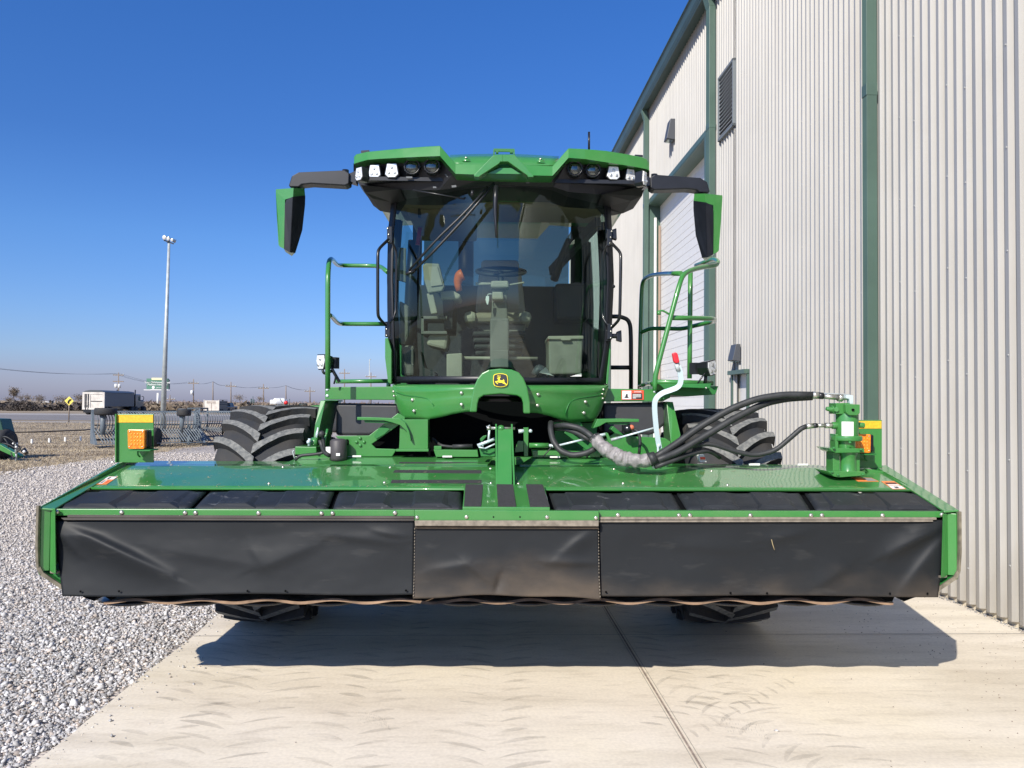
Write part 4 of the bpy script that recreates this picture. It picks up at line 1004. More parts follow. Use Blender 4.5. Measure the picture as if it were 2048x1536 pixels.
def curtain_mat(name, dirt):
    m, nt, b = nmat(name); L = nt.links; tc = nt.nodes.new('ShaderNodeTexCoord'); sx = nt.nodes.new('ShaderNodeSeparateXYZ'); L.new(tc.outputs['Object'], sx.inputs[0])
    n = nt.nodes.new('ShaderNodeTexNoise'); n.inputs['Scale'].default_value = 3.2; n.inputs['Detail'].default_value = 7
    mp = nt.nodes.new('ShaderNodeMapping'); mp.inputs['Scale'].default_value = (1, 1, 1.8); L.new(tc.outputs['Object'], mp.inputs[0]); L.new(mp.outputs[0], n.inputs[0])
    mr = nt.nodes.new('ShaderNodeMapRange'); mr.inputs[1].default_value = -.36+dirt; mr.inputs[2].default_value = -.02+dirt; mr.inputs[3].default_value = 1; mr.inputs[4].default_value = 0
    ad = nt.nodes.new('ShaderNodeMath'); ad.operation = 'MULTIPLY_ADD'; L.new(n.outputs[0], ad.inputs[0]); ad.inputs[1].default_value = .42; L.new(sx.outputs[2], ad.inputs[2])
    su = nt.nodes.new('ShaderNodeMath'); su.operation = 'SUBTRACT'; L.new(ad.outputs[0], su.inputs[0]); su.inputs[1].default_value = .80+0.02
    L.new(su.outputs[0], mr.inputs[0])
    pw = nt.nodes.new('ShaderNodeMath'); pw.operation = 'POWER'; L.new(mr.outputs[0], pw.inputs[0]); pw.inputs[1].default_value = 1.8
    mx = nt.nodes.new('ShaderNodeMix'); mx.data_type = 'RGBA'; L.new(pw.outputs[0], mx.inputs[0]); mx.inputs[6].default_value = (.010, .012, .014, 1); mx.inputs[7].default_value = (.13, .098, .068, 1)
    # thin scuffs
    n2 = nt.nodes.new('ShaderNodeTexNoise'); n2.inputs['Scale'].default_value = 14; n2.inputs['Detail'].default_value = 9; mp2 = nt.nodes.new('ShaderNodeMapping'); mp2.inputs['Scale'].default_value = (.35, 1, 1.4); L.new(tc.outputs['Object'], mp2.inputs[0]); L.new(mp2.outputs[0], n2.inputs[0])
    r2 = nt.nodes.new('ShaderNodeMapRange'); r2.inputs[1].default_value = .62; r2.inputs[2].default_value = .72; r2.inputs[4].default_value = .09; L.new(n2.outputs[0], r2.inputs[0])
    m2 = nt.nodes.new('ShaderNodeMix'); m2.data_type = 'RGBA'; L.new(r2.outputs[0], m2.inputs[0]); L.new(mx.outputs[2], m2.inputs[6]); m2.inputs[7].default_value = (.13, .125, .115, 1)
    L.new(m2.outputs[2], b.inputs['Base Color'])
    wv = nt.nodes.new('ShaderNodeTexWave'); wv.inputs['Scale'].default_value = 160; wv.bands_direction = 'Z'; wv.inputs['Distortion'].default_value = 1.5; L.new(tc.outputs['Object'], wv.inputs[0])
    bp = nt.nodes.new('ShaderNodeBump'); bp.inputs['Strength'].default_value = .06; bp.inputs['Distance'].default_value = .004; L.new(wv.outputs[0], bp.inputs['Height']); L.new(bp.outputs[0], b.inputs['Normal'])
    b.inputs['Specular IOR Level'].default_value = .35
    rr = nt.nodes.new('ShaderNodeMapRange'); rr.inputs[3].default_value = .56; rr.inputs[4].default_value = .8; L.new(pw.outputs[0], rr.inputs[0]); L.new(rr.outputs[0], b.inputs['Roughness'])
    return m
cl, cc, cr_ = curtain_mat('rubber_cloth_clean', -.04), curtain_mat('rubber_cloth_dirty', .27), curtain_mat('rubber_cloth_dusty', .17)
curtain([(108, 1042), (829, 1040), (827, 1189), (125, 1193)], 3.985, [(118, 1046, 340, 1150, 11, .034), (112, 1060, 160, 1110, 8, .012), (300, 1095, 520, 1130, 14, .006), (520, 1135, 640, 1085, 14, .010), (500, 1090, 525, 1132, 9, .007), (650, 1070, 800, 1085, 9, .008), (745, 1060, 800, 1072, 5, .010)], 3.1,
        'left black rubber curtain with a long diagonal crease', cl, lambda u: 2.2*math.sin(u*9)-1)
curtain([(1198, 1043), (1893, 1040), (1876, 1194), (1200, 1192)], 3.985, [(1888, 1050, 1775, 1110, 11, .034), (1890, 1072, 1800, 1185, 13, .018), (1830, 1060, 1880, 1052, 6, .012), (1540, 1080, 1620, 1060, 12, .010), (1640, 1170, 1700, 1130, 12, .010), (1350, 1090, 1500, 1100, 14, .006)], 8.2,
        'right black rubber curtain with creases fanning from its upper corner', cr_, lambda u: -1+1.6*math.sin(u*7+1))
curtain([(829, 1050), (1197, 1050), (1201, 1199), (826, 1197)], 3.968, [(1190, 1055, 1120, 1110, 9, .012), (940, 1128, 860, 1140, 9, .010), (1000, 1150, 990, 1185, 5, -.012), (1090, 1125, 1195, 1127, 6, .012), (930, 1125, 985, 1165, 8, .010)], 14.4,
        'centre black rubber curtain, dusty brown along its lower half', cc, lambda u: -7*math.sin(math.pi*u)+1.5*math.sin(u*13), nx=90, lean=.055)
# stitched edges of the centre curtain
mb = MB()
for (xa, ya, xb, yb) in ((829.5, 1056, 828.5, 1150), (828.5, 1152, 826.5, 1196), (1197, 1056, 1198, 1150), (1198, 1152, 1200.5, 1198)):
    N = int(abs(yb-ya)/6)
    for k in range(N):
        t0, t1 = k/N, (k+.55)/N; v = ((ya+(yb-ya)*t0)-1050)/148; Yl = 3.960-.033*v*v
        mb.tube([P(xa+(xb-xa)*t0, ya+(yb-ya)*t0, Yl), P(xa+(xb-xa)*t1, ya+(yb-ya)*t1, Yl)], .0022, 5, True, 0)
mb.build('edge_stitching', M['dusty'], hd)
# front rails
mb = MB(); mb.pp([(101, 1018), (829, 1020), (829, 1033), (101, 1031)], YF, .03); mb.build('front_rail', M['green'], hd, bevel=.002)
mb = MB(); mb.pp([(1198, 1021), (1890, 1023), (1890, 1035), (1198, 1034)], YF, .03); mb.build('front_rail', M['green'], hd, bevel=.002)
mb = MB(); mb.pp([(135, 1030), (828, 1032.5), (828, 1037), (135, 1035)], YF-.012, .02); mb.pp([(122, 1036), (828, 1038), (828, 1041.5), (128, 1040)], YF-.014, .02); mb.build('retaining_strip', mk('grey_bar', (.085, .075, .065), .45, metal=.2, var=.2, vscale=4), hd)
mb = MB(); mb.pp([(1199, 1034), (1873, 1035), (1873, 1039.5), (1199, 1039)], YF-.012, .02); mb.pp([(1199, 1041), (1866, 1040.5), (1866, 1043.5), (1199, 1044.5)], YF-.014, .02); mb.build('retaining_strip', M['dusty'], hd)
mb = MB(); mb.pp([(829, 1020), (1198, 1022), (1198, 1041), (829, 1041)], YF-.035, .03); ctr = mb.build('centre_plate', M['green'], hd, bevel=.003)
mb = MB(); mb.pp([(829, 1041.2), (1198, 1041.2), (1197.5, 1053), (830, 1052)], YF-.045, .035); mb.build('dusty_lip', M['dusty'], ctr, bevel=.003)
mb = MB(); mb.pp([(830, 1052.4), (1197, 1053.4), (1197, 1058), (830, 1057)], YF-.03, .02); mb.build('rust_strip', mk('rust', (.05, .035, .022), .8, var=.4, vscale=20), ctr)
bolt([(113.5, 1024), (243, 1025), (370, 1026), (391, 1026), (517, 1026.5), (643, 1027), (665, 1027), (790, 1026)], YF-.002, .0125)
bolt([(1236, 1030.5), (1358, 1031), (1380, 1031), (1501, 1031), (1622, 1031), (1644, 1031), (1765, 1031), (1884, 1029.5)], YF-.002, .0125)
bolt([(933, 1034), (1094, 1034.5), (834, 1035), (1192, 1036)], YF-.036, .011)
mb = MB()
for x in (987, 1040): mb.pp([(x-1.4, 1032.6), (x+1.4, 1032.6), (x+1.4, 1035.4), (x-1.4, 1035.4)], YF-.0365, .002)
mb.build('square_hole', M['dark'], ctr)
mb = MB(); mb.tube([P(1543, 1079, 3.965), P(1545, 1088, 3.955), P(1549, 1100, 3.955)], .0022, 4, True, 2); mb.build('straw_stem', mk('straw', (.35, .28, .15), .8), hd)
for (x, y) in ((161, 1183), (238, 1182.5), (495, 1182), (571, 1182), (812, 1181), (1212, 1184), (1461, 1186), (1534, 1186.5), (1780, 1187), (1855, 1187)):
    mb = MB(); mb.dome(P(x, y, 3.945), .006, V((0, -1, 0)), .2, 8); mb.build('grommet', M['dark'], hd)
# black poly panels with raised pads
def polypanel(f0, f1, r0, r1, yf0, yr0, side):
    Yf, Yr = YF+.03, YD-.01
    q = lambda u, v, h=0.: (P(f0+(f1-f0)*u, yf0, Yf).lerp(P(r0+(r1-r0)*u, yr0, Yr), v))+V((0, -.25*h, h))
    mb = MB()
    nu, nv = 26, 6
    rows = [[q(i/nu, j/nv, -.012*(1 if i in (0, nu) or j in (0, nv) else 0)+.002*noise.noise(V((i*.4+f0, j*.5, 0)))) for i in range(nu+1)] for j in range(nv+1)]
    mb.grid(rows)
    o = mb.build('poly_cover', M['poly'], hd, solid=.01)
    for u0 in (.14, .60) if side > 0 else (.12, .58):
        u1 = u0+.29; mb = MB(); dd = .05*side
        top = [q(u0+.03, .12, .014), q(u1-.02-(.03 if side > 0 else 0), .12, .016), q(u1-.03+dd*.2, .88, .010), q(u0+.02+dd*.2, .88, .010)]
        bot = [q(u0-.01, .04, -.002), q(u1+.03, .04, -.002), q(u1+.04, .95, -.002), q(u0, .95, -.002)]
        mb.hexa(top, bot); mb.build('raised_pad', M['poly'], o, bevel=.003)
for (a, b_, c_, d_) in ((108, 377, 166, 413), (387, 655, 421, 669), (666, 925, 679, 922)): polypanel(a, b_, c_, d_, 1016.5, 981, 1)
for (a, b_, c_, d_) in ((1111, 1363, 1098, 1343), (1376, 1622, 1354, 1598), (1634, 1886, 1610, 1838)): polypanel(a, b_, c_, d_, 1020, 984, -1)
# near-black sheet standing in for shade in the gaps between the covers
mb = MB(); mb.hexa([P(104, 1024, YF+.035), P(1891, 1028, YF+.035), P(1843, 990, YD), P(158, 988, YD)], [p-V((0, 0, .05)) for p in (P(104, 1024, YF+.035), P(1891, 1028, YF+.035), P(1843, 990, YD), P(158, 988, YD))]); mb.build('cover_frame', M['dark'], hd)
# centre step
mb = MB(); a4 = [P(925, 1018.5, YF-.02), P(1100, 1019.5, YF-.02), P(1088, 973.5, YD+.01), P(929, 973, YD+.01)]; mb.hexa([p+V((0, 0, .012)) for p in a4], [p-V((0, 0, .02)) for p in a4]); cs = mb.build('centre_step', M['green'], hd, bevel=.004)
for (xf0, xf1, xr0, xr1) in ((928, 962, 931, 966), (996, 1032, 993, 1026), (1060, 1099, 1052, 1085)):
    a4 = [P(xf0, 1017.5, YF-.015), P(xf1, 1018, YF-.015), P(xr1, 974.5, YD), P(xr0, 974, YD)]; mb = MB(); mb.hexa([p+V((0, 0, .0165)) for p in a4], [p+V((0, 0, .008)) for p in a4]); mb.build('grip_strip', M['grip'], cs)
# green deck
def deckpt(px, py):                                   # a point of the deck plane seen at this pixel
    A, Bp_, C_ = P(165, 976, YD), P(1842, 981, YD), P(250, 928.5, YR)
    n_ = (Bp_-A).cross(C_-A); r_ = ray(px, py); t_ = (A-EYE).dot(n_)/r_.dot(n_); return EYE+r_*t_
mb = MB()
o4 = [P(165, 976.5, YD), P(1843, 981.5, YD), deckpt(1752, 933), deckpt(246, 928.5)]
nx_, ny_ = 60, 10; rows = []
for j in range(ny_+1):
    a_, b_ = o4[0].lerp(o4[3], j/ny_), o4[1].lerp(o4[2], j/ny_)
    rows.append([a_.lerp(b_, i/nx_)+V((0, 0, .0016*noise.noise(V((i*.35, j*.4, 1))))) for i in range(nx_+1)])
mb.grid(rows); deck = mb.build('deck', M['deck'], hd, solid=.006)
mb = MB(); mb.tube([o4[0]+V((0, -.004, .0)), o4[1]+V((0, -.004, .0))], .008, 8, True, 0); mb.build('deck_front_edge', M['green'], hd)
# body under the deck, with a vertical face hidden behind the curtains
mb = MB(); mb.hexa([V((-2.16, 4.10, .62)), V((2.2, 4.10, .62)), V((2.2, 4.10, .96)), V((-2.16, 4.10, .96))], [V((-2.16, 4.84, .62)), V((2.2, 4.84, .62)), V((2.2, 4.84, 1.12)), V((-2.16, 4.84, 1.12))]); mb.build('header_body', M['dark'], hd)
# rear deck plates
def plate(pts, thick=.008, mat=None, name='rear_plate', bev=0, lab=None):
    mb = MB(); q = [P(*p) for p in pts]; mb.hexa(q, [p-V((0, 0, thick)) for p in q]); return mb.build(name, mat or M['deck'], hd, bevel=bev)
plate([(262, 928, 4.87), (600, 929, 4.87), (586, 923, 5.02), (298, 921.5, 5.02)])
plate([(566, 928, 4.872), (975, 928.5, 4.872), (985, 915, 5.05), (601, 913.5, 5.05)])
plate([(1040, 929, 4.872), (1330, 931, 4.872), (1318, 917, 5.05), (1062, 915.5, 5.05)])
plate([(1325, 933, 4.87), (1655, 936, 4.87), (1640, 930, 5.02), (1330, 927, 5.02)])
mb = MB(); mb.pp([(600, 913), (985, 915), (985, 918), (600, 916)], 5.055, .02); mb.pp([(1062, 915), (1318, 917), (1318, 920), (1062, 918)], 5.055, .02); mb.build('rear_lip', M['greend'], hd)
for (x0, x1, y) in ((324, 350, 925.5), (463, 487, 926.5), (705, 722, 912.5), (885, 904, 913.0), (1100, 1120, 914), (1498, 1520, 928.5), (1596, 1616, 929)):
    mb = MB(); mb.pp([(x0, y-1.6), (x1, y-1.6), (x1, y+1.6), (x0, y+1.6)], 4.99, .01); mb.build('small_label', M['label'], hd)
# deck bolts and grips
def dbolt(pts):
    for (x, y) in pts:
        mb = MB(); c = deckpt(x, y); mb.dome(c+V((0, 0, .002)), .009, V((0, -.15, 1)), .9, 10); mb.build('bolt', M['steel'], deck)
dbolt([(566, 935), (538, 968), (780, 936), (769, 966), (981, 938), (982, 967), (1228, 939), (1246, 968), (1423, 943), (1455, 971), (239, 931), (186, 965), (1786, 955), (1037, 968), (225, 925)])
for (pa) in ([(800, 925), (963, 925.5), (963, 929), (797, 928)], [(790, 941), (963, 941.5), (963, 948), (786, 946)], [(784, 961), (963, 961), (963, 968), (781, 967)]):
    mb = MB(); q = [deckpt(*p)+V((0, 0, .004)) for p in pa]; mb.hexa(q, [p-V((0, 0, .0015)) for p in q]); mb.build('grip_strip', M['grip'], deck)
def decal(quad, bands, parent, off=.004):             # bands: (u0,u1,v0,v1,mat)
    q = [deckpt(*p) for p in quad]; up = V((0, 0, 1))
    def at(u, v, o): return q[0].lerp(q[1], u).lerp(q[3].lerp(q[2], u), v)+up*o
    mb = MB(); mb.hexa([at(0, 0, off), at(1, 0, off), at(1, 1, off), at(0, 1, off)], [at(0, 0, off-.001), at(1, 0, off-.001), at(1, 1, off-.001), at(0, 1, off-.001)]); d_ = mb.build('warning_decal', M['orange'], parent)
    for i, (u0, u1, v0, v1, mt) in enumerate(bands):
        mb = MB(); mb.face([at(u0, v0, off+.0006), at(u1, v0, off+.0006), at(u1, v1, off+.0006), at(u0, v1, off+.0006)]); mb.build('decal_print', mt, d_)
decal([(186, 970), (213, 970), (236, 954.5), (209, 954)], [(.03, .97, .60, .97, M['label']), (.06, .30, .06, .55, M['ink']), (.34, .60, .06, .55, M['label']), (.40, .55, .12, .50, M['ink']), (.45, .62, .66, .9, M['ink']), (.74, .84, .15, .45, M['danger'])], deck)
decal([(1716, 964), (1758, 964), (1743, 957), (1702, 955.5)], [(.5, .96, .08, .92, mk('decal_grey', (.25, .25, .24), .6)), (.08, .40, .35, .6, M['danger'])], deck)
decal([(1785, 979.5), (1812, 979), (1788, 963.5), (1762, 963.5)], [(.04, .96, .03, .36, M['label']), (.08, .92, .62, .80, M['ink']), (.3, .6, .08, .28, M['ink']), (.08, .92, .42, .56, M['label'])], deck)
# end shields
def shield(sx):
    fl = (lambda m: m) if sx < 0 else (lambda m: m)
    xo = P(77, 1100, 3.955).x if sx < 0 else P(1917, 1100, 3.955).x
    s = -1 if sx < 0 else 1
    pr = [(3.955, 1.06), (3.955, .735), (3.965, .715), (4.85, .715), (5.0, .85), (5.0, 1.22), (4.9, 1.245)]
    mb = MB(); mb.hexa([V((xo, y, z)) for y, z in pr], [V((xo-s*.006, y, z)) for y, z in pr]); sh_ = mb.build('end_shield', M['green'], hd)
    # front folded face
    xi = xo-s*.085
    mb = MB(); mb.hexa([V((xo-s*.008, 3.955, 1.055)), V((xi+s*.04, 3.975, 1.055)), V((xi+s*.04, 3.975, .735)), V((xo-s*.008, 3.955, .735))], [V((xo-s*.008, 3.965, 1.055)), V((xi+s*.04, 3.985, 1.055)), V((xi+s*.04, 3.985, .735)), V((xo-s*.008, 3.965, .735))])
    mb.hexa([V((xi+s*.04, 3.975, 1.055)), V((xi, 3.94, 1.055)), V((xi-s*.012, 3.94, .728)), V((xi+s*.035, 3.97, .728))], [V((xi+s*.04, 3.985, 1.055)), V((xi, 3.95, 1.055)), V((xi-s*.012, 3.95, .728)), V((xi+s*.035, 3.98, .728))])
    mb.build('front_fold', M['green'], sh_, bevel=.003)
    mb = MB(); mb.hexa([V((xi-s*.015, 3.95, .735)), V((xi+s*.03, 3.965, .735)), V((xi+s*.03, 3.965, .725)), V((xi-s*.015, 3.95, .725))], [V((xi-s*.015, 3.99, .735)), V((xi+s*.03, 3.99, .735)), V((xi+s*.03, 3.99, .725)), V((xi-s*.015, 3.99, .725))]); mb.build('worn_foot', M['dusty'], sh_)
    # lower gusset behind
    mb = MB(); mb.hexa([V((xo-s*.012, 4.00, .73)), V((xo-s*.20, 4.00, .73)), V((xo-s*.20, 4.00, .64)), V((xo-s*.11, 4.00, .645))], [V((xo-s*.012, 4.04, .73)), V((xo-s*.20, 4.04, .73)), V((xo-s*.20, 4.04, .64)), V((xo-s*.11, 4.04, .645))]); mb.build('gusset', M['greend'], sh_)
    mb = MB(); mb.hexa([V((xo, 3.965, .735)), V((xo, 4.85, .735)), V((xo-s*.115, 4.85, .655)), V((xo-s*.115, 3.985, .655))], [V((xo-s*.006, 3.965, .741)), V((xo-s*.006, 4.85, .741)), V((xo-s*.118, 4.85, .661)), V((xo-s*.118, 3.985, .661))]); mb.build('lower_flare', M['greend'], sh_)
    # worn front rim
    pts_l = [V((xo, 3.945, 1.068)), V((xo+s*.0, 3.945, .86)), V((xo-s*.004, 3.95, .76)), V((xo-s*.02, 3.955, .725)), V((xo-s*.115, 3.975, .650))]
    mb = MB()
    for a_, b_ in zip(pts_l, pts_l[1:]): mb.bar(a_, b_, .012, .018)
    mb.build('worn_rim', M['rim_edge'], sh_)
    # sloping top flange
    if sx < 0: q = [P(77, 1015, 3.95), P(108, 1018, 3.96), P(262, 926.5, 4.88), P(236, 925, 4.88)]
    else: q = [P(1918, 1020, 3.95), P(1888, 1022, 3.96), P(1748, 932, 4.88), P(1772, 930, 4.88)]
    mb = MB(); mb.hexa(q, [p-V((0, 0, .01)) for p in q]); mb.build('top_flange', M['deck'], sh_, bevel=.003)
    return sh_
shl = shield(-1); shr = shield(1)
# underside: cutter bar with scalloped skid edge
mb = MB(); mb.pp([(205, 1190), (1790, 1190), (1785, 1203), (225, 1203)], 4.24, .55); mb.build('cutter_bar', M['dark'], hd)
mb = MB(); N = 220; up_, lo_ = [], []
for i in range(N+1):
    px = 207+1580*i/N; ph = (px-207)/131*2*math.pi; py = 1203+4.0*math.cos(ph*1.0)+1.2*math.sin(px*.05)*.6
    up_.append((px, py-3.2)); lo_.append((px, py+2.6))
a_ = [P(x, y, 4.01) for x, y in up_]; b_ = [P(x, y, 3.995) for x, y in lo_]; c_ = [p+V((0, .45, .01)) for p in b_]
mb.grid([a_, b_, c_], smooth=False); mb.build('skid_edge', mk('rusty_skid', (.26, .17, .11), .75, var=.4, vscale=9), hd)
for i in range(12):
    px = 272+131*i; mb = MB(); mb.lathe([(.02, -.02), (.16, -.015), (.19, 0), (.16, .012), (.03, .02)], P(px, 1193, 4.42), 'z', 18); mb.build('cutter_disc', M['bmetal'], hd)
mb = MB(); mb.pp([(160, 1190), (200, 1190), (188, 1202), (170, 1196)], 4.15, .3); mb.pp([(1795, 1193), (1838, 1193), (1826, 1196), (1808, 1203)], 4.15, .3); mb.build('end_skid', M['dark'], hd)
# light brackets
def lamp_bracket(x0, x1, yt, yb, lx, ly, lw, lh, Y, lab):
    mb = MB(); mb.pp([(x0, yt), (x1, yt), (x1, yb), (x0, yb)], Y, .008); br_ = mb.build('light_bracket', M['green'], hd, bevel=.002, label=lab)
    mb = MB(); mb.bm.verts.index_update(); mb.pp([(x0-1, yt), (x0+1, yt), (x0+1, yb), (x0-1, yb)], Y-.02, .03); mb.build('bracket_flange', M['green'], br_)
    mb = MB(); mb.pp([(x0+3, yt+2), (x1-1, yt+2), (x1-1, yt+17), (x0+3, yt+17)], Y-.003, .002); mb.build('reflective_tape', M['tape'], br_)
    mb = MB(); mb.pp([(lx-lw*.5, ly-lh*.53), (lx+lw*.78, ly-lh*.53), (lx+lw*.78, ly+lh*.5), (lx-lw*.5, ly+lh*.53)], Y-.10, .06); mb.build('lamp_body', M['black'], br_, bevel=.012)
    mb = MB(); mb.pp([(lx-lw*.55, ly-lh*.5), (lx-lw*.5, ly-lh*.56), (lx+lw*.5, ly-lh*.54), (lx+lw*.55, ly-lh*.5), (lx+lw*.53, ly+lh*.5), (lx+lw*.48, ly+lh*.55), (lx-lw*.45, ly+lh*.55), (lx-lw*.53, ly+lh*.5)], Y-.125, .03); mb.build('amber_light', M['amber'], br_, bevel=.006)
    mb = MB(); mb.bm.verts.index_update()
    for r_ in range(4):
        for c__ in range(4): mb.dome(P(lx+(c__-1.5)*lw*.2, ly+(r_-1.5)*lh*.2, Y-.126), .006, V((0, -1, 0)), .4, 8)
    mb.build('lens_ribs', mk('amber_core', (1.0, .34, .03), .15, coat=1.), br_)
    for sx_, sy_ in ((-1, -1), (1, -1), (1, 1), (-1, 1)):
        mb = MB(); mb.dome(P(lx+sx_*lw*.42, ly+sy_*lh*.42, Y-.127), .004, V((0, -1, 0)), .6, 8); mb.build('screw', M['steel'], br_)
    mb = MB(); mb.pp([(lx-lw*.55, ly+lh*.60), (lx+lw*1.0, ly+lh*.60), (lx+lw*.85, ly+lh*.68), (lx-lw*.4, ly+lh*.68)], Y-.12, .12); mb.tube([P(lx+lw*.12, ly+lh*.68, Y-.07), P(lx+lw*.12, ly+lh*.9, Y-.06), P(lx+lw*.25, ly+lh*1.0, Y-.02)], .005, 6); mb.build('lamp_shelf', M['greend'], br_)
    return br_
lamp_bracket(231, 307, 828, 925, 272, 878.5, 31, 35, 4.80, 'square green bracket carrying the left amber light')
lamp_bracket(1702, 1764, 840, 936, 1726, 887, 29, 34, 4.80, 'green bracket behind the motor carrying the right amber light')
# hydraulic motor stack
D = 4.62
def mcyl(name, cx, y0, y1, r0, r1=None, mat=None, Y=D, n=22, parent=hd):
    mb = MB(); a, b2 = P(cx, y0, Y), P(cx, y1, Y); b2.x = a.x = (a.x+b2.x)/2; mb.cyl(V((a.x, Y, b2.z)), V((a.x, Y, a.z)), r0, n, r1); return mb.build(name, mat or M['green'], parent, bevel=.004)
mtr = mcyl('drive_motor', 1694, 826, 878, .066)
def sub(name, mb, mat=None, bev=.003): return mb.build(name, mat or M['green'], mtr, bevel=bev)
def boxp(x0, x1, y0, y1, Y, dep): mb = MB(); mb.pp([(x0, y0), (x1, y0), (x1, y1), (x0, y1)], Y, dep); return mb
mb = MB(); mb.pp([(1691, 808), (1720, 809), (1720, 826), (1714, 831), (1698, 830), (1692, 824)], D-.085, .15); sub('motor_head', mb)
mb = boxp(1672, 1700, 806, 828, D-.05, .1); sub('valve_block', mb)
mb = MB(); mb.cyl(P(1652, 817, D), P(1668, 820, D), .012, 10, .02); mb.cyl(P(1663, 818, D), P(1676, 818, D), .022, 10); sub('valve_stem', mb)
mb = MB(); mb.cyl(P(1673, 819, D-.06), P(1673, 819, D-.04), .016, 6); mb.cyl(P(1706, 819.5, D-.09), P(1706, 819.5, D-.084), .010, 10); sub('plug', mb)
mb = MB(); mb.cyl(P(1706, 819.5, D-.092), P(1706, 819.5, D-.0905), .0085, 10); sub('bolt_hole', mb, M['dark'], 0)
mb = MB(); mb.lathe([(.078, 0), (.09, .004), (.09, .03), (.078, .034)], (P(1693, 880, D).x, D, P(1693, 882, D).z), 'z', 22); sub('motor_collar', mb)
mb = boxp(1671, 1677, 868, 900, D-.04, .08); mb.pp([(1700, 878), (1706, 878), (1706, 896), (1700, 896)], D-.05, .06); sub('rib', mb)
mb = MB(); mb.lathe([(.055, 0), (.055, .05), (.064, .075)], (P(1692, 895, D).x, D, P(1692, 896, D).z), 'z', 20); sub('neck', mb)
mb = MB(); mb.pp([(1657, 896), (1728, 897), (1730, 905), (1672, 906), (1664, 902)], D-.09, .18); sub('flange_plate', mb)
mb = MB(); mb.lathe([(.058, 0), (.046, .02), (.046, .10), (.058, .13)], (P(1693, 946, D).x, D-.02, P(1693, 946, D).z), 'z', 20); sub('tower', mb)
mb = boxp(1666, 1680, 905, 945, D-.03, .10); mb.pp([(1707, 905), (1720, 905), (1720, 944), (1707, 944)], D-.03, .10); sub('tower_web', mb)
mb = MB(); mb.pp([(1655, 942), (1730, 943), (1732, 951), (1678, 955), (1668, 953)], D-.10, .19); sub('base_flange', mb)
for (x, y) in ((1676, 950), (1726, 949), (1664, 944), (1668, 896), (1722, 899), (1700, 885)):
    mb = MB(); mb.dome(P(x, y, D-.105), .009, V((0, -.5, 1)), .9, 8); sub('bolt', mb, M['greend'], 0)
mb = MB(); q_ = []; xc = P(1694, 850, D).x
for i in range(8):
    a = -2.45+i*(.145); q_.append(a)
zt_, zb_ = P(1690, 843, D).z, P(1690, 877, D).z
mb.grid([[V((xc+math.cos(a)*.0675, D+math.sin(a)*.0675, z)) for a in q_] for z in (zt_, zb_)]); sub('data_label', mb, M['label'], 0)
mb = MB()
for a in (-2.25, -2.03, -1.86):
    mb.grid([[V((xc+math.cos(a+k)*.0682, D+math.sin(a+k)*.0682, z)) for k in (0, .02)] for z in (zt_-.02, zb_+.03)])
sub('label_lines', mb, mk('faint_print', (.5, .5, .5), .6), 0)
mb = MB(); mb.cyl(P(1664, 851, D), P(1676, 851, D), .022, 12); mb.cyl(P(1718, 850, D), P(1728, 851, D), .018, 10); sub('port_boss', mb)
mb = MB(); mb.pp([(1732, 937), (1786, 946), (1783, 958), (1748, 957)], 4.72, .03); mb.build('rear_bracket', M['green'], hd, bevel=.003)
# hydraulic lines
def hose(pts, r, mat='hose', name='hydraulic_hose', par=hd, n=12, sm=3, lab=None):
    mb = MB(); mb.tube([P(*p) for p in pts], r, n, True, sm); return mb.build(name, M[mat] if isinstance(mat, str) else mat, par, label=lab)
h_ = hose([(1306, 917, 4.62), (1345, 893, 4.64), (1400, 853, 4.66), (1460, 818, 4.66), (1515, 797, 4.65), (1570, 789, 4.64), (1624, 790, 4.63)], .021)
hose([(1306, 924, 4.60), (1355, 905, 4.62), (1410, 872, 4.64), (1470, 836, 4.66), (1530, 806, 4.68), (1575, 797, 4.70), (1624, 794, 4.70)], .021)
hose([(1308, 930, 4.60), (1340, 915, 4.62), (1375, 893, 4.66), (1420, 886, 4.66), (1470, 903, 4.66), (1510, 911, 4.65), (1550, 902, 4.64), (1585, 872, 4.63), (1602, 857, 4.62), (1612, 853, 4.62)], .015)
hose([(1310, 934, 4.60), (1350, 920, 4.62), (1380, 908, 4.66), (1420, 900, 4.70), (1440, 915, 4.75)], .014)
def fit(pts, name='hose_fitting', mat='steel', par=hd):
    for (a, b2, r) in pts:
        mb = MB(); mb.cyl(P(*a), P(*b2), r, 12); mb.build(name, M[mat], par)
fit([((1624, 790, 4.63), (1636, 791, 4.63), .0225), ((1646, 792, 4.63), (1676, 795, 4.62), .017), ((1676, 795, 4.62), (1684, 796, 4.62), .024), ((1612, 853, 4.62), (1626, 851.5, 4.62), .0165), ((1634, 851, 4.62), (1650, 851, 4.62), .012), ((1650, 851, 4.62), (1666, 851, 4.62), .017), ((1684, 797, 4.62), (1700, 795, 4.60), .013)])
fit([((1636, 791, 4.63), (1646, 792, 4.63), .021), ((1626, 851.5, 4.62), (1634, 851, 4.62), .0155)], mat='bmetal')
mb = MB(); mb.pp([(1693, 790), (1707, 791), (1707, 808), (1700, 808), (1699, 798), (1693, 797)], 4.57, .04); mb.build('elbow_fitting', M['steelw'], hd, bevel=.003)
mb = MB(); mb.tube([P(1618, 786, 4.64), P(1700, 789, 4.66), P(1704, 795, 4.66)], .005, 6); mb.build('steel_line', M['galv'], hd)
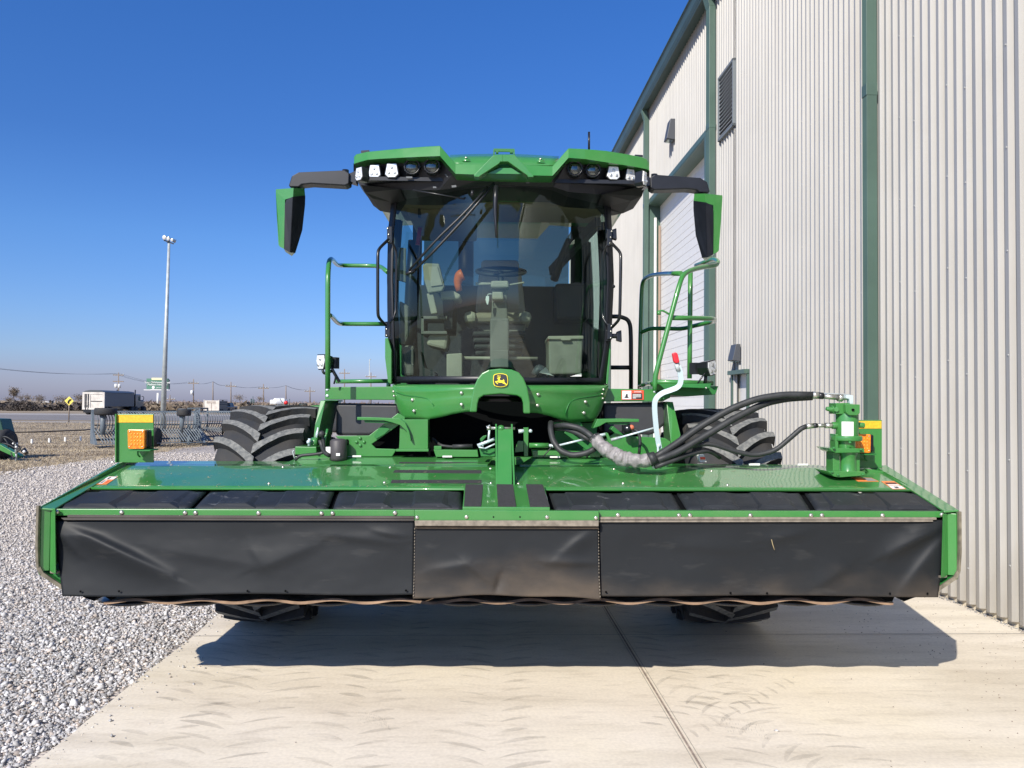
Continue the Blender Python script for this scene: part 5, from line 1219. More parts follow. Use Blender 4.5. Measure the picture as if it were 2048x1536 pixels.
# sleeved bundle
mb = MB(); pts_ = [P(1189, 876, 4.78), P(1204, 893, 4.74), P(1224, 908, 4.70), P(1250, 918, 4.66), P(1282, 922, 4.62), P(1304, 918, 4.60)]
for _ in range(4):
    q_ = [pts_[0]]
    for i in range(len(pts_)-1): q_ += [pts_[i].lerp(pts_[i+1], .25), pts_[i].lerp(pts_[i+1], .75)]
    q_.append(pts_[-1]); pts_ = q_
def srad(t): return (.034+.012*math.sin(math.pi*t)) + .0022*math.sin(t*95+6*math.sin(t*13)) + .003*math.sin(t*41+3*math.sin(t*7))
mb.tube(pts_, srad, 22, True, 0)
for v in mb.bm.verts: v.co += V((0, 0, 1))*.012*noise.noise(v.co*28)+V((0, .010*noise.noise(v.co*40), 0))
mb.build('hose_sleeve', M['sleeve'], hd, label='crinkled silver grey sleeve around the hoses')
mb = MB(); mb.cyl(P(1188, 872, 4.78), P(1196, 886, 4.76), .036, 12); mb.cyl(P(1298, 920, 4.60), P(1312, 914, 4.60), .042, 12, .036); mb.build('sleeve_band', M['hose'], hd)
# centre mast
mb = MB(); mb.hexa([P(991, 858, 4.73), P(1023, 858, 4.73), P(1024, 972, 4.42), P(994, 972, 4.42)], [P(991, 858, 4.745), P(1023, 858, 4.745), P(1024, 972, 4.435), P(994, 972, 4.435)]); mast = mb.build('centre_mast', M['green'], hd, bevel=.002)
mb = MB()
for x, x2, y0 in ((990.5, 991, 848), (1022, 1026, 848)):
    mb.hexa([P(x, y0, 4.74), P(x+3, y0, 4.74), P(x2+4, 973, 4.42), P(x2+.5, 973, 4.42)], [P(x, y0, 4.86), P(x+3, y0, 4.86), P(x2+4, 930, 4.86), P(x2+.5, 930, 4.86)])
mb.build('mast_side', M['green'], mast)
mb = MB(); mb.cyl(P(974, 856, 4.76), P(1030, 857, 4.76), .009, 10); mb.cyl(P(974, 856, 4.76), P(981, 856, 4.76), .014, 10); mb.build('hinge_pin', M['steel'], mast); mb = MB(); mb.dome(P(1002, 856, 4.74), .022, V((0, -.5, 1)), .8, 12); mb.build('mast_cap', M['green'], mast)
# worn points on the deck
mb = MB(); mb.pp([(1304, 930), (1311, 930), (1312, 937), (1305, 937)], 4.66, .006); mb.build('lever_foot', M['steelw'], hd)
mb = MB(); mb.pp([(1394, 909), (1408, 909), (1413, 924), (1400, 924)], 4.86, .03); mb.build('reflector_bracket', M['white'], hd); mb = MB(); mb.pp([(1400, 914), (1410, 914), (1411, 919), (1401, 919)], 4.855, .003); mb.build('red_mark', M['danger'], hd)
# chaff and straw bits lying on the deck and the covers
mb = MB()
for i in range(420):
    u, v = random.random(), random.random()
    px = 180+1640*u; py = (978+8*random.random()) if v < .35 else (930+46*random.random())
    if 985 < px < 1035: continue
    c = deckpt(px, min(py, 974))+V((0, 0, .0045)); a = random.uniform(0, 3.14); l = random.uniform(.003, .014); w_ = random.uniform(.0006, .0016)
    d = V((math.cos(a), math.sin(a), .2*math.sin(a)))*l; n_ = V((-math.sin(a), math.cos(a), .15*math.cos(a)))*w_
    mb.face([c-d-n_, c+d-n_, c+d+n_, c-d+n_])
mb.build('chaff', mk('chaff_straw', (.42, .36, .22), .9), deck)['kind'] = 'stuff'
# ================================================================== WINDROWER
wr = empty('windrower', V((0, 6.2, 0)), 'green self-propelled windrower with glass cab and two big lugged tyres', 'windrower')
def yc(px): return 5.05+.42*abs((px-1003)/218)**2.2
def interp(tab, x):
    if x <= tab[0][0]: return tab[0][1]
    for (x0, y0), (x1, y1) in zip(tab, tab[1:]):
        if x <= x1: return y0+(y1-y0)*(x-x0)/(x1-x0)
    return tab[-1][1]
def part(name, mb, mat, bevel=0, parent=None, solid=0, label=None): return mb.build(name, M[mat] if isinstance(mat, str) else mat, parent or wr, bevel=bevel, solid=solid, label=label)
def pb(x0, x1, y0, y1, Y, dep): mb = MB(); mb.pp([(x0, y0), (x1, y0), (x1, y1), (x0, y1)], Y, dep); return mb
# ---- windshield
gl_, gr_ = [(370, 790), (460, 779), (560, 777), (690, 781), (768, 785)], [(370, 1216), (460, 1221), (560, 1225), (690, 1219), (768, 1206)]
def gpt(u, v, dy=0.):
    yy_ = (366+20*abs(u)**2.5)*(1-v)+(766+(3 if u > 0 else 0))*v
    xl, xr = interp(gl_, yy_), interp(gr_, yy_); px = xl+(xr-xl)*(u+1)/2
    return P(px, yy_, yc(px)+dy-.10*math.sin(math.pi*min(1, v*1.0))*(1-.4*abs(u))+.08)
mb = MB(); mb.grid([[gpt(-1+2*i/48, j/26) for i in range(49)] for j in range(27)]); part('windshield', mb, 'glass')
mb = MB()
mb.grid([[gpt(-1+2*i/48, v, -.004) for i in range(49)] for v in (.966, 1.0)])
mb.grid([[gpt(-1+2*i/48, v, -.004) for i in range(49)] for v in (-.012, .018)])
mb.grid([[gpt(u, j/26, -.004) for u in (-1.012, -.965)] for j in range(27)]); mb.grid([[gpt(u, j/26, -.004) for u in (.955, 1.012)] for j in range(27)])
part('glass_border', mb, 'black', solid=.004)
# side windows and cab body edges going back
for sx in (-1, 1):
    mb = MB(); rows = []
    for j in range(14):
        a = gpt(sx, j/13); b2 = V((a.x*1.0+sx*.01, 6.85, a.z)); rows.append([a+V((sx*.005, .01, 0)), a.lerp(b2, .5)+V((sx*.015, 0, 0)), b2])
    mb.grid(rows); part('side_window', mb, 'glassd')
    mb = MB(); mb.tube([gpt(sx*.985, j/13, .03) for j in range(14)], .022, 8, True, 0); part('door_frame', mb, 'black')
    mb = MB(); mb.tube([V((sx*.80, 5.95, 3.02)), V((sx*.83, 5.95, 2.5)), V((sx*.80, 5.95, 1.75))], .045, 8, True, 2); part('cab_pillar', mb, 'bmetal')
    mb = MB(); mb.tube([V((sx*.76, 6.82, 3.05)), V((sx*.80, 6.86, 2.4)), V((sx*.76, 6.86, 1.7))], .055, 8, True, 2); part('cab_pillar', mb, 'bmetal')
# ---- cab shell: floor, rear wall, headliner
mb = MB(); mb.box(-.74, .76, 5.55, 6.88, 1.66, 1.72); part('cab_floor', mb, 'cab')
zt = P(1000, 384, 5.6).z
mb = MB(); mb.hexa([V((-.80, 5.30, 3.12)), V((.84, 5.30, 3.12)), V((.84, 5.30, 3.16)), V((-.80, 5.30, 3.16))], [V((-.80, 6.9, 3.27)), V((.84, 6.9, 3.27)), V((.84, 6.9, 3.31)), V((-.80, 6.9, 3.31))]); hl = part('headliner', mb, 'headl')
mb = MB(); mb.box(-.76, .78, 5.60, 6.1, 3.05, 3.14); mb.box(-.70, -.2, 5.7, 6.7, 3.02, 3.10); part('overhead_console', mb, 'headl', .02)
mb = MB(); mb.box(-.78, .8, 6.86, 6.9, 1.70, P(1000, 572, 6.86).z); mb.box(-.78, .8, 6.86, 6.9, P(1000, 425, 6.86).z, 3.30)
mb.box(-.78, -.70, 6.862, 6.9, 2.5, 3.25); mb.box(.64, .8, 6.862, 6.9, 2.5, 3.25); part('rear_wall', mb, 'cab')
mb = MB(); mb.face([V((-.68, 6.88, 2.5)), V((.62, 6.88, 2.5)), V((.62, 6.88, 3.25)), V((-.68, 6.88, 3.25))]); part('rear_window', mb, 'glassr')
mb = MB(); mb.bar(V((.45, 6.6, 2.75)), V((.76, 5.9, 3.02)), .05, .08); mb.tube([P(1140, 480, 6.3), P(1122, 520, 6.4), P(1108, 560, 6.5)], .035, 6); part('roof_brace', mb, 'cab')
# ---- seat
st = pb(962, 1038, 519, 548, 6.2, .12); seat = part('seat', st, 'seat', .03)
mb = MB(); mb.pp([(958, 540), (1042, 540), (1052, 628), (950, 628)], 6.15, .16); part('seat_back', mb, 'seat', .04, seat)
mb = MB(); mb.pp([(946, 624), (1058, 624), (1058, 645), (946, 645)], 5.72, .48); part('seat_cushion', mb, mk('cushion_tan', (.30, .26, .20), .85, bump=.3, bscale=200), .035, seat)
for x0, x1 in ((927, 953), (1040, 1063)):
    mb = MB(); mb.pp([(x0, 622), (x1, 622), (x1, 645), (x0, 645)], 5.68, .5); part('armrest', mb, mk('armrest_tan', (.42, .39, .31), .7), .035, seat)
mb = MB(); mb.pp([(950, 648), (1055, 648), (1045, 668), (965, 668)], 5.8, .4); part('seat_base', mb, 'cabm', .02, seat)
mb = MB()
for k in range(4): mb.pp([(945+k*2, 662+k*13), (1050-k*2, 662+k*13), (1052-k*2, 672+k*13), (943+k*2, 672+k*13)], 5.75, .42)
part('seat_bellows', mb, 'cab', .015, seat)
mb = MB(); mb.tube([P(927, 716, 5.45), P(1075, 717, 5.45)], .012, 8); part('foot_bar', mb, 'beige')
# ---- steering column
mb = MB(); mb.pp([(985, 575), (1014, 575), (1016, 640), (982, 640)], 5.36, .10); mb.pp([(980, 636), (1018, 636), (1018, 722), (980, 722)], 5.33, .13); colm = part('steering_column', mb, 'cabm', .012)
mb = MB(); mb.pp([(982, 561), (1017, 561), (1018, 575), (981, 575)], 5.30, .16); part('column_head', mb, 'beige', .012, colm)
mb = MB(); mb.pp([(984, 583), (1006, 583), (1008, 599), (984, 599)], 5.29, .08); part('column_switch', mb, 'beige', .012, colm)
mb = MB(); mb.pp([(951, 564), (984, 565), (984, 569), (951, 570)], 5.33, .02); mb.pp([(1018, 568), (1048, 563), (1049, 566), (1018, 571)], 5.33, .02); part('stalk', mb, 'beige', .004, colm)
mb = MB(); mb.pp([(981, 700), (1017, 700), (1017, 735), (981, 735)], 5.28, .05); part('column_foot', mb, 'cabm', .006, colm)
c = P(1002, 543, 5.55); mb = MB(); pts_ = [c+V((math.cos(a)*.175, math.sin(a)*.165, .055*math.sin(a))) for a in [2*math.pi*k/36 for k in range(37)]]
mb.tube(pts_, .013, 8, False, 0)
for a in (.3, 2.6, 4.7): mb.tube([c, c+V((math.cos(a)*.175, math.sin(a)*.165, .055*math.sin(a)))], .010, 6)
mb.cyl(c, c+V((0, -.04, -.16)), .02, 8); part('steering_wheel', mb, 'cab')
mb = MB(); mb.pp([(972, 592), (978, 592), (978, 600), (976, 609), (974, 609), (971, 600)], 5.27, .004); mb.tube([P(975, 592, 5.28), P(976, 588, 5.3), P(984, 588, 5.3)], .003, 5); part('key', mb, 'label')
# ---- left console, screen, joystick
mb = MB(); mb.pp([(845, 530), (852, 526), (878, 527), (889, 572), (884, 582), (856, 586), (848, 560)], 5.40, .07); scr = part('monitor', mb, mk('monitor_tan', (.30, .28, .22), .6), .008)
mb = MB(); mb.pp([(856, 533), (875, 533), (885, 570), (862, 573)], 5.39, .01); part('monitor_back', mb, 'beige', .003, scr)
mb = MB(); mb.pp([(853, 587), (866, 586), (875, 626), (862, 628)], 5.42, .05); part('monitor_arm', mb, 'beige', .006, scr)
mb = MB(); mb.tube([P(918, 582, 5.6), P(915, 565, 5.6), P(919, 552, 5.6), P(926, 549, 5.6)], lambda t: .024+.02*t, 10, True, 2); part('joystick', mb, 'orgh')
mb = MB(); mb.pp([(880, 583), (905, 580), (922, 590), (918, 598), (882, 598)], 5.55, .3); part('console_top', mb, 'beige', .012)
mb = MB(); mb.pp([(885, 600), (908, 600), (905, 660), (888, 660)], 5.6, .5); part('console_side', mb, 'cab', .01)
mb = MB()
for y in (632, 662): mb.pp([(842, y), (894, y), (894, y+6), (842, y+6)], 5.55, .3)
mb.pp([(842, 632), (848, 632), (848, 665), (842, 665)], 5.55, .3); part('shelf', mb, 'cabm', .004)
mb = MB(); mb.pp([(858, 668), (897, 668), (893, 700), (852, 690)], 5.6, .3); part('sacking', mb, 'beige', .02)
mb = MB(); mb.pp([(798, 600), (818, 612), (822, 660), (810, 690), (797, 690)], 5.6, .4); mb.pp([(802, 690), (828, 690), (828, 752), (802, 752)], 5.6, .3); part('side_console', mb, 'cabm', .02)
mb = MB(); mb.pp([(893, 708), (924, 706), (924, 755), (893, 756)], 5.35, .2); part('document_box', mb, 'beige', .006)
mb = MB(); mb.pp([(840, 700), (850, 735), (872, 745), (872, 755), (838, 755)], 5.4, .2); part('pedal_guard', mb, 'cab', .01)
mb = MB(); mb.pp([(795, 494), (812, 496), (812, 565), (795, 560)], 5.50, .03); part('post_cover', mb, mk('post_cover_grey', (.14, .15, .13), .6), .006)
mb = MB(); mb.tube([P(841, 395, 5.7), P(838, 420, 5.7), P(839, 435, 5.7)], .012, 6); part('cable', mb, 'cab'); mb = MB(); mb.cyl(P(840, 455, 5.7), P(835, 490, 5.7), .016, 8); part('fire_tool', mb, 'dkred')
# ---- right side: box, cabinet, papers
mb = MB(); mb.pp([(1097, 676), (1166, 674), (1163, 748), (1098, 749)], 5.55, .35); bx_ = part('cool_box', mb, mk('box_tan', (.26, .25, .20), .65, var=.1, vscale=12), .012)
mb = MB(); mb.pp([(1096, 672), (1167, 671), (1167, 678), (1096, 679)], 5.53, .38); mb.pp([(1122, 677), (1142, 677), (1142, 681), (1122, 681)], 5.515, .02); part('box_lid', mb, 'beige', .006, bx_)
mb = MB(); mb.pp([(1110, 566), (1182, 566), (1178, 640), (1112, 640)], 6.4, .35); part('rear_cabinet', mb, 'cab', .03)
mb = MB(); mb.face([P(1078, 745, 5.15), P(1108, 752, 5.2), P(1100, 747, 5.35), P(1092, 734, 5.3)]); mb.face([P(1140, 753, 5.2), P(1163, 753, 5.25), P(1163, 746, 5.4)]); part('paper', mb, 'label')
mb = MB(); mb.tube([P(1070, 750, 5.4), P(1078, 735, 5.4), P(1088, 745, 5.4)], .03, 8); part('cloth', mb, 'foam')
mb = MB(); mb.cyl(P(932, 475, 7.6), P(932, 600, 7.6), .075, 16); mb.dome(P(932, 475, 7.6), .075, V((0, 0, 1)), .9, 16); part('exhaust_muffler', mb, mk('perforated_muffler', (.03, .03, .028), .5, metal=.4, var=.5, vscale=90))
# ---- wiper
mb = MB(); mb.tube([P(989, 366, 4.99), P(940, 425, 5.0), P(880, 490, 5.02), P(822, 548, 5.07)], .010, 6, True, 1); mb.tube([P(975, 374, 4.98), P(930, 425, 4.99), P(870, 482, 5.01), P(818, 541, 5.06)], .009, 6, True, 1); mb.cyl(P(812, 548, 5.06), P(830, 541, 5.06), .012, 6); part('wiper_arm', mb, 'bmetal')
mb = MB(); mb.tube([P(826, 380, 5.03), P(930, 398, 5.0)], .005, 6); mb.cyl(P(945, 381, 4.98), P(944, 392, 4.98), .012, 6); mb.tube([P(992, 372, 4.97), P(990, 420, 4.96), P(993, 475, 4.95)], lambda t: .018-.010*t, 8); part('wiper_blade', mb, 'bmetal')
# ---- roof
def cols(tab, Yf, dep, top_in=0., tilt=0.):
    mb = MB(); f_t, f_b, b_t, b_b = [], [], [], []
    for (px, yt, yb) in tab:
        Y = Yf(px); f_t.append(P(px, yt, Y+(.03 if not tilt else 0))); f_b.append(P(px, yb, Y+tilt))
    bt = [p+V((0, dep, top_in)) for p in f_t]; bb_ = [p+V((0, dep, 0)) for p in f_b]
    mb.grid([f_b, f_t, bt, bb_, f_b], smooth=False)
    for k in (0, -1): mb.face([f_b[k], f_t[k], bt[k], bb_[k]])
    return mb
ry = lambda px: 4.93+.22*abs((px-1003)/294)**2.4
mb = cols([(708, 313, 328), (712, 308, 326), (735, 303, 319.5), (760, 300.5, 317.5), (806, 296, 315), (850, 292.5, 313), (880, 291, 312), (911, 327, 347.5), (950, 327, 349), (1000, 328, 349.5), (1055, 329, 350.5), (1105, 332, 351.5), (1137, 296, 315.5), (1170, 297.5, 318), (1212, 301, 324.5), (1260, 309, 332), (1285, 314, 336.5), (1294, 318, 338.5), (1298, 325, 341)], ry, 1.9)
part('roof', mb, 'green', .006)
# raised crown behind the centre dip, and side lobes tops
mb = MB(); prof_ = [(900, 330, 5.05), (1115, 334, 5.05)]
r0 = [P(902+(1114-902)*i/12, 327+(4)*i/12, 5.0) for i in range(13)]
r1 = [P(900+(1118-900)*i/12, 311-3.5*math.sin(math.pi*i/12)+3*i/12, 5.45) for i in range(13)]
r2 = [p+V((0, 1.4, .02)) for p in r1]; mb.grid([r0, r1, r2]); part('roof_crown', mb, 'green', solid=.01)
mb = MB(); mb.dome(P(932, 321, 5.05), .03, V((0, -.3, 1)), .6); mb.dome(P(1081, 323, 5.05), .03, V((0, -.3, 1)), .6); part('roof_boss', mb, 'green')
mb = MB(); mb.dome(P(932, 315.5, 5.03), .009, V((0, -.3, 1)), .8); mb.dome(P(1081, 318, 5.03), .009, V((0, -.3, 1)), .8); part('roof_bolt', mb, 'steel')
for pts in ([(948, 350), (988, 309), (1006, 309), (1006, 323), (1001, 323), (998, 327), (961, 351), (958, 354), (948, 353)], [(1006, 309), (1029, 309), (1067, 351), (1067, 354), (1056, 354), (1055, 351), (1016, 323), (1006, 323)]):
    mb = MB(); mb.pp(pts, 4.87, .07); part('roof_visor_frame', mb, 'green', .003)
mb = MB(); mb.pp([(975, 347), (1000, 336), (1022, 336), (1045, 348)], 4.905, .02); part('roof_inset', mb, 'green')
mb = MB(); mb.bar(P(987, 300.5, 5.05), P(1029, 301, 5.05), .012, .02); mb.bar(P(988, 301, 5.05), P(988, 310, 5.05), .01, .02); mb.bar(P(1028, 301, 5.05), P(1028, 310, 5.05), .01, .02); mb.pp([(992, 301), (997, 301), (997, 305), (992, 305)], 5.04, .03); mb.pp([(1020, 301.5), (1026, 301.5), (1026, 305), (1020, 305)], 5.04, .03); part('roof_bracket', mb, 'greend')
mb = MB(); mb.cyl(P(1178, 300, 6.2), P(1178, 264, 6.2), .009, 8); part('antenna', mb, 'bmetal')
mb = MB(); mb.pp([(722, 301), (738, 300), (738, 304), (722, 305)], 6.0, .1); mb.pp([(1270, 309), (1286, 310), (1286, 314), (1270, 313)], 6.0, .1); part('roof_cap', mb, 'bmetal')
# ---- black visor with lamps
mb = cols([(707, 326.5, 352), (715, 324, 362), (737, 318.5, 372), (780, 315.5, 378), (830, 313, 380), (878, 311, 380), (908, 345, 376), (1000, 347, 370), (1107, 349, 374), (1138, 314, 384), (1190, 319, 388), (1240, 328, 388), (1285, 335, 382), (1297, 339.5, 370), (1299, 341, 360)], lambda p: ry(p)+.11, .40, tilt=.06)
vis = part('visor', mb, mk('visor_shaded_black', (.007, .008, .011), .4), .004)  # black plastic with the shade under the roof brow put into its base
for (a, b2) in (([(722, 370, 5.25), (730, 385, 5.3), (745, 397, 5.4), (784, 405, 5.5), (800, 378, 5.15)], 1), ([(1290, 372, 5.25), (1284, 392, 5.3), (1262, 402, 5.35), (1222, 411, 5.5), (1205, 388, 5.15)], 1)):
    q = [P(*p) for p in a]; mb = MB(); mb.hexa(q, [p+V((0, .35, 0)) for p in q]); part('roof_underside', mb, M['visor_k'] if 'visor_k' in M else mk('underside_shade_black', (.004, .004, .006), .6))  # base blackened to paint in the shade below the roof
mb = MB()
for pts in ([(889, 348), (896, 348), (901, 354), (894, 354)], [(903, 371), (912, 370), (913, 374), (904, 375)], [(866, 373), (872, 373), (873, 376), (866, 376)], [(812, 353), (824, 353), (825, 356), (813, 356)], [(1052, 364), (1059, 364), (1059, 366.5), (1052, 366.5)]): mb.pp(pts, 5.08, .004)
part('visor_tab', mb, mk('tab_grey', (.12, .13, .14), .5), 0, vis)
def ledlamp(px, py, w, h, yaw=0., dy=.05):
    Y = ry(px)+dy; c = P(px, py, Y); w2, h2 = w/F*Y/2, h/F*Y/2; Rz = Matrix.Rotation(yaw, 3, 'Z')
    sh_ = [(-.72, 1), (.72, 1), (1, .15), (.62, -1), (-.62, -1), (-1, .15)]
    def ring(s, dy): return [c+Rz @ V((x*w2*s, dy, -y*h2*s if False else y*h2*s)) for x, y in sh_]
    def ringf(s, dy): return [c+Rz @ V((x*w2*s, dy, y*h2*s)) for x, y in [(-.72, 1), (.72, 1), (1, -.55), (.55, -1), (-.55, -1), (-1, -.55)]]
    mb = MB(); mb.hexa(ringf(1.14, 0), ringf(1.1, .06)); o = part('work_light', mb, 'bmetal', .003)
    mb = MB(); mb.hexa(ringf(1.0, -.004), ringf(1.0, .01)); part('reflector', mb, 'chrome', .002, o)
    for dx, dz in ((0, .42), (-.45, -.38), (.45, -.38)):
        mb = MB(); p = c+Rz @ V((dx*w2, -.006, dz*h2)); mb.lathe([(.0075, 0), (.009, -.002), (.006, -.003)], p, 'y', 12); part('led', mb, 'steel', 0, o)
ledlamp(718, 348, 21, 25, R(-40), -.16); ledlamp(749, 343, 25, 26, R(-12)); ledlamp(783.5, 341, 26, 27, R(-6))
ledlamp(1227, 346, 26, 26, R(6)); ledlamp(1261, 351.5, 22, 26, R(22)); ledlamp(1289.5, 357, 17, 27, R(50), -.14)
def roundlamp(px, py, r):
    Y = ry(px)+.08; c = P(px, py, Y); rr = r/F*Y
    mb = MB(); mb.lathe([(rr*1.0, .06), (rr*1.12, .05), (rr*1.12, -.005), (rr*.98, -.01), (rr*.95, .0)], c, 'y', 26)
    for k in range(14): a = 2*math.pi*k/14; mb.box(c.x+math.cos(a)*rr*1.12-.003, c.x+math.cos(a)*rr*1.12+.003, Y+.0, Y+.03, c.z+math.sin(a)*rr*1.12-.003, c.z+math.sin(a)*rr*1.12+.003)
    o = part('round_light', mb, 'bmetal')
    mb = MB(); mb.lathe([(rr*.95, .0), (rr*.75, .03), (rr*.3, .045), (.001, .05)], c, 'y', 22); mb.box(c.x-rr*.8, c.x+rr*.8, Y+.012, Y+.02, c.z-.003, c.z+.002); part('reflector', mb, mk('smoked_reflector', (.22, .23, .24), .15, metal=.9), 0, o)
    mb = MB(); mb.dome(c+V((0, -.002, 0)), rr*.95, V((0, -1, 0)), .3, 22); part('lens', mb, 'clear', 0, o)
    mb = MB(); mb.dome(c+V((.004, .02, -.012)), .008, V((0, -1, 0)), .6, 8); part('bulb', mb, 'chrome', 0, o)
for a in ((824, 333.5, 14.5), (864, 332, 14.5), (1150, 337, 14), (1186, 339.5, 14)): roundlamp(*a)
mb = MB(); mb.hexa([V((-.93, 5.10, 3.085)), V((.96, 5.10, 3.085)), V((.96, 5.10, 3.11)), V((-.93, 5.10, 3.11))], [V((-.93, 5.8, 3.16)), V((.96, 5.8, 3.16)), V((.96, 5.8, 3.20)), V((-.93, 5.8, 3.20))]); part('roof_liner', mb, 'black')
# ---- mirrors
def mirror_asm(sx):
    def T(px, py, Y): p = P(px, py, Y); return V((-p.x if sx > 0 else p.x, p.y, p.z))
    Ym = 5.02
    mb = MB(); q = [T(x, y, Ym+.06) for x, y in ((577, 371), (583, 352), (597, 344), (690, 340), (699, 346), (698, 367), (690, 371), (622, 367), (603, 369), (597, 374), (580, 374))]
    mb.hexa(q, [p+V((0, .10, 0)) for p in q]); arm = part('mirror_arm', mb, 'black', .012)
    mb = MB(); mb.cyl(T(691, 340, Ym+.1), T(691, 371, Ym+.1), .022, 10); q = [T(x, y, Ym+.08) for x, y in ((692, 350), (712, 341), (712, 366), (692, 360))]; mb.hexa(q, [p+V((0, .08, 0)) for p in q]); part('arm_hinge', mb, 'bmetal', 0, arm)
    ridge = [T(587, 376, Ym-.02), T(586, 394, Ym-.02), T(580.5, 505, Ym+.02)]
    f = [T(552, 378.5, Ym+.02), T(551.5, 383, Ym+.02), T(553.5, 430, Ym+.02), T(557, 490, Ym+.03), T(560, 494, Ym+.03)]
    g_ = [T(609, 377, Ym+.09), T(610.5, 384, Ym+.09), T(609.5, 410, Ym+.09), T(604, 460, Ym+.09), T(590, 506, Ym+.07)]
    mb = MB()
    L_ = [f[0], f[1], f[2], f[3], T(568, 497.5, Ym+.03)]
    mb.face([f[0], ridge[0], ridge[1], T(570, 399, Ym-.003), T(569, 440, Ym+.0), T(568, 497.5, Ym+.025), f[4], f[3], f[2], f[1]])
    mb.face([ridge[0], g_[0], T(610.2, 391, Ym+.085), ridge[1]])
    back = [p+V((dx*-sx*-1, .11, 0)) for p, dx in ((f[0], 0), (g_[0], .05), (g_[2], .05), (g_[3], .05), (g_[4], .05), (T(568, 497.5, Ym+.03), .02), (f[3], 0))]
    mb.face(back)
    fr_ = [f[0], g_[0], g_[2], g_[3], g_[4], T(568, 497.5, Ym+.03), f[3]]
    for i in range(7): mb.face([fr_[i], fr_[(i+1) % 7], back[(i+1) % 7], back[i]])
    mir = part('mirror', mb, 'green', .004)
    mb = MB(); mb.face([T(573, 400, Ym-.006), ridge[1]+V((0, -.004, 0)), ridge[2]+V((0, -.004, 0)), T(569, 499, Ym+.02), T(570, 410, Ym-.004)])
    mb.face([ridge[1]+V((0, -.004, 0)), T(610, 391, Ym+.08), T(609.5, 410, Ym+.085), T(604, 460, Ym+.085), T(590, 506, Ym+.065), ridge[2]+V((0, -.004, 0))])
    part('mirror_face', mb, 'black', 0, mir, solid=.006)
mirror_asm(-1); mirror_asm(1)
# ---- grab bars beside the glass
for sx in (-1, 1):
    def T(px, py, Y): p = P(px, py, Y); return V((-p.x if sx > 0 else p.x, p.y, p.z))
    mb = MB(); mb.tube([T(777, 479, 5.38), T(757, 498, 5.30), T(755.5, 512, 5.28), T(755.5, 622, 5.28), T(757, 635, 5.30), T(771, 650, 5.38)], .011, 8, True, 2)
    mb.tube([T(781, 478, 5.40), T(791, 498, 5.44), T(793, 512, 5.44), T(792, 620, 5.44), T(788, 635, 5.42), T(776, 650, 5.4)], .008, 8, True, 2)
    gb = part('grab_bar', mb, 'bmetal')
    mb = MB()
    for y0, y1, x0 in ((453, 486, 774), (643, 674, 770)):
        q = [T(x0, y0, 5.38), T(x0+10, y0, 5.38), T(x0+10, y1, 5.38), T(x0, y1, 5.38)]; mb.hexa(q, [p+V((0, .03, 0)) for p in q])
    part('grab_bracket', mb, 'bmetal', .003, gb)
    mb = MB()
    for (x, y) in ((777, 481), (775, 457), (777, 469), (771, 648), (773, 658), (773, 671)): mb.dome(T(x, y, 5.375), .010 if y in (481, 648) else .006, V((0, -1, 0)), .5, 10)
    part('bolt', mb, 'steel', 0, gb)
for (x0, y0, x1, y1) in ((1212, 456, 1233, 479), (1213, 660, 1243, 684)):
    mb = MB(); mb.pp([(x0, y0), (x0+9, y0+1), (x0+9, y1), (x0, y1-2)], 5.42, .05); mb.pp([(x1-9, y0+3), (x1, y0), (x1+1, y1), (x1-9, y1-3)], 5.40, .05); mb.cyl(P(x0+5, (y0+y1)/2, 5.42), P(x1-4, (y0+y1)/2, 5.42), .018, 8); part('door_hinge', mb, 'bmetal', .004)
mb = MB(); mb.dome(P(1226, 573, 5.42), .014, V((1, -.4, 0)), 1.2); part('door_stop', mb, 'bmetal')
# ---- lower fascia
fy = lambda px: yc(px)-.075
botL = [(785, 772), (788, 790), (793, 812), (800, 829), (806, 837), (830, 838.5), (856, 839), (880, 835), (905, 828.5), (930, 824), (950, 823)]
botR = [(1053, 825), (1075, 826), (1100, 832), (1125, 840.5), (1145, 844), (1188, 843), (1200, 826), (1210, 800), (1217, 774)]
def fascia(tab, top):
    mb = MB(); xs = [tab[0][0]+(tab[-1][0]-tab[0][0])*i/30 for i in range(31)]; rows = []
    for j, v in enumerate((-.16, 0, .03, .16, .24, .45, .7, .9, 1.0, 1.03)):
        row = []
        for x in xs:
            yb_ = interp(tab, x); yt_ = top(x); y_ = yt_+(yb_-yt_)*max(0, min(1, v)); Y = fy(x)+(.10 if v < 0 else .045 if v == 0 else .02 if v == .03 else 0)-.03*math.sin(math.pi*max(0, min(1, v)))-(.018 if .1 < v < .2 else 0)
            if v > 1: Y += .08
            row.append(P(x, y_, Y))
        rows.append(row)
    mb.grid(rows); return part('lower_fascia', mb, 'green')
fl_ = fascia(botL, lambda x: 768.5+.5*abs(x-1000)/200); fr2 = fascia(botR, lambda x: 770)
arch = [(939, 824), (942, 803), (947, 775), (955, 757), (964, 746), (977, 739.5), (1000, 737), (1024, 739), (1038, 745), (1047, 756), (1055, 775), (1060, 803), (1061, 827), (1047, 827), (1046, 806), (1043, 796), (1034, 791), (1002, 787.5), (968, 790.5), (958, 797), (955, 808), (953.5, 824)]
mb = MB(); a_ = [P(x, y, 4.88) for x, y in arch]; cxa = P(1000, 785, 4.88)
mb.hexa(a_, [p+V((0, .17, 0)) for p in a_]); ar = part('fascia_arch', mb, 'green', .008)
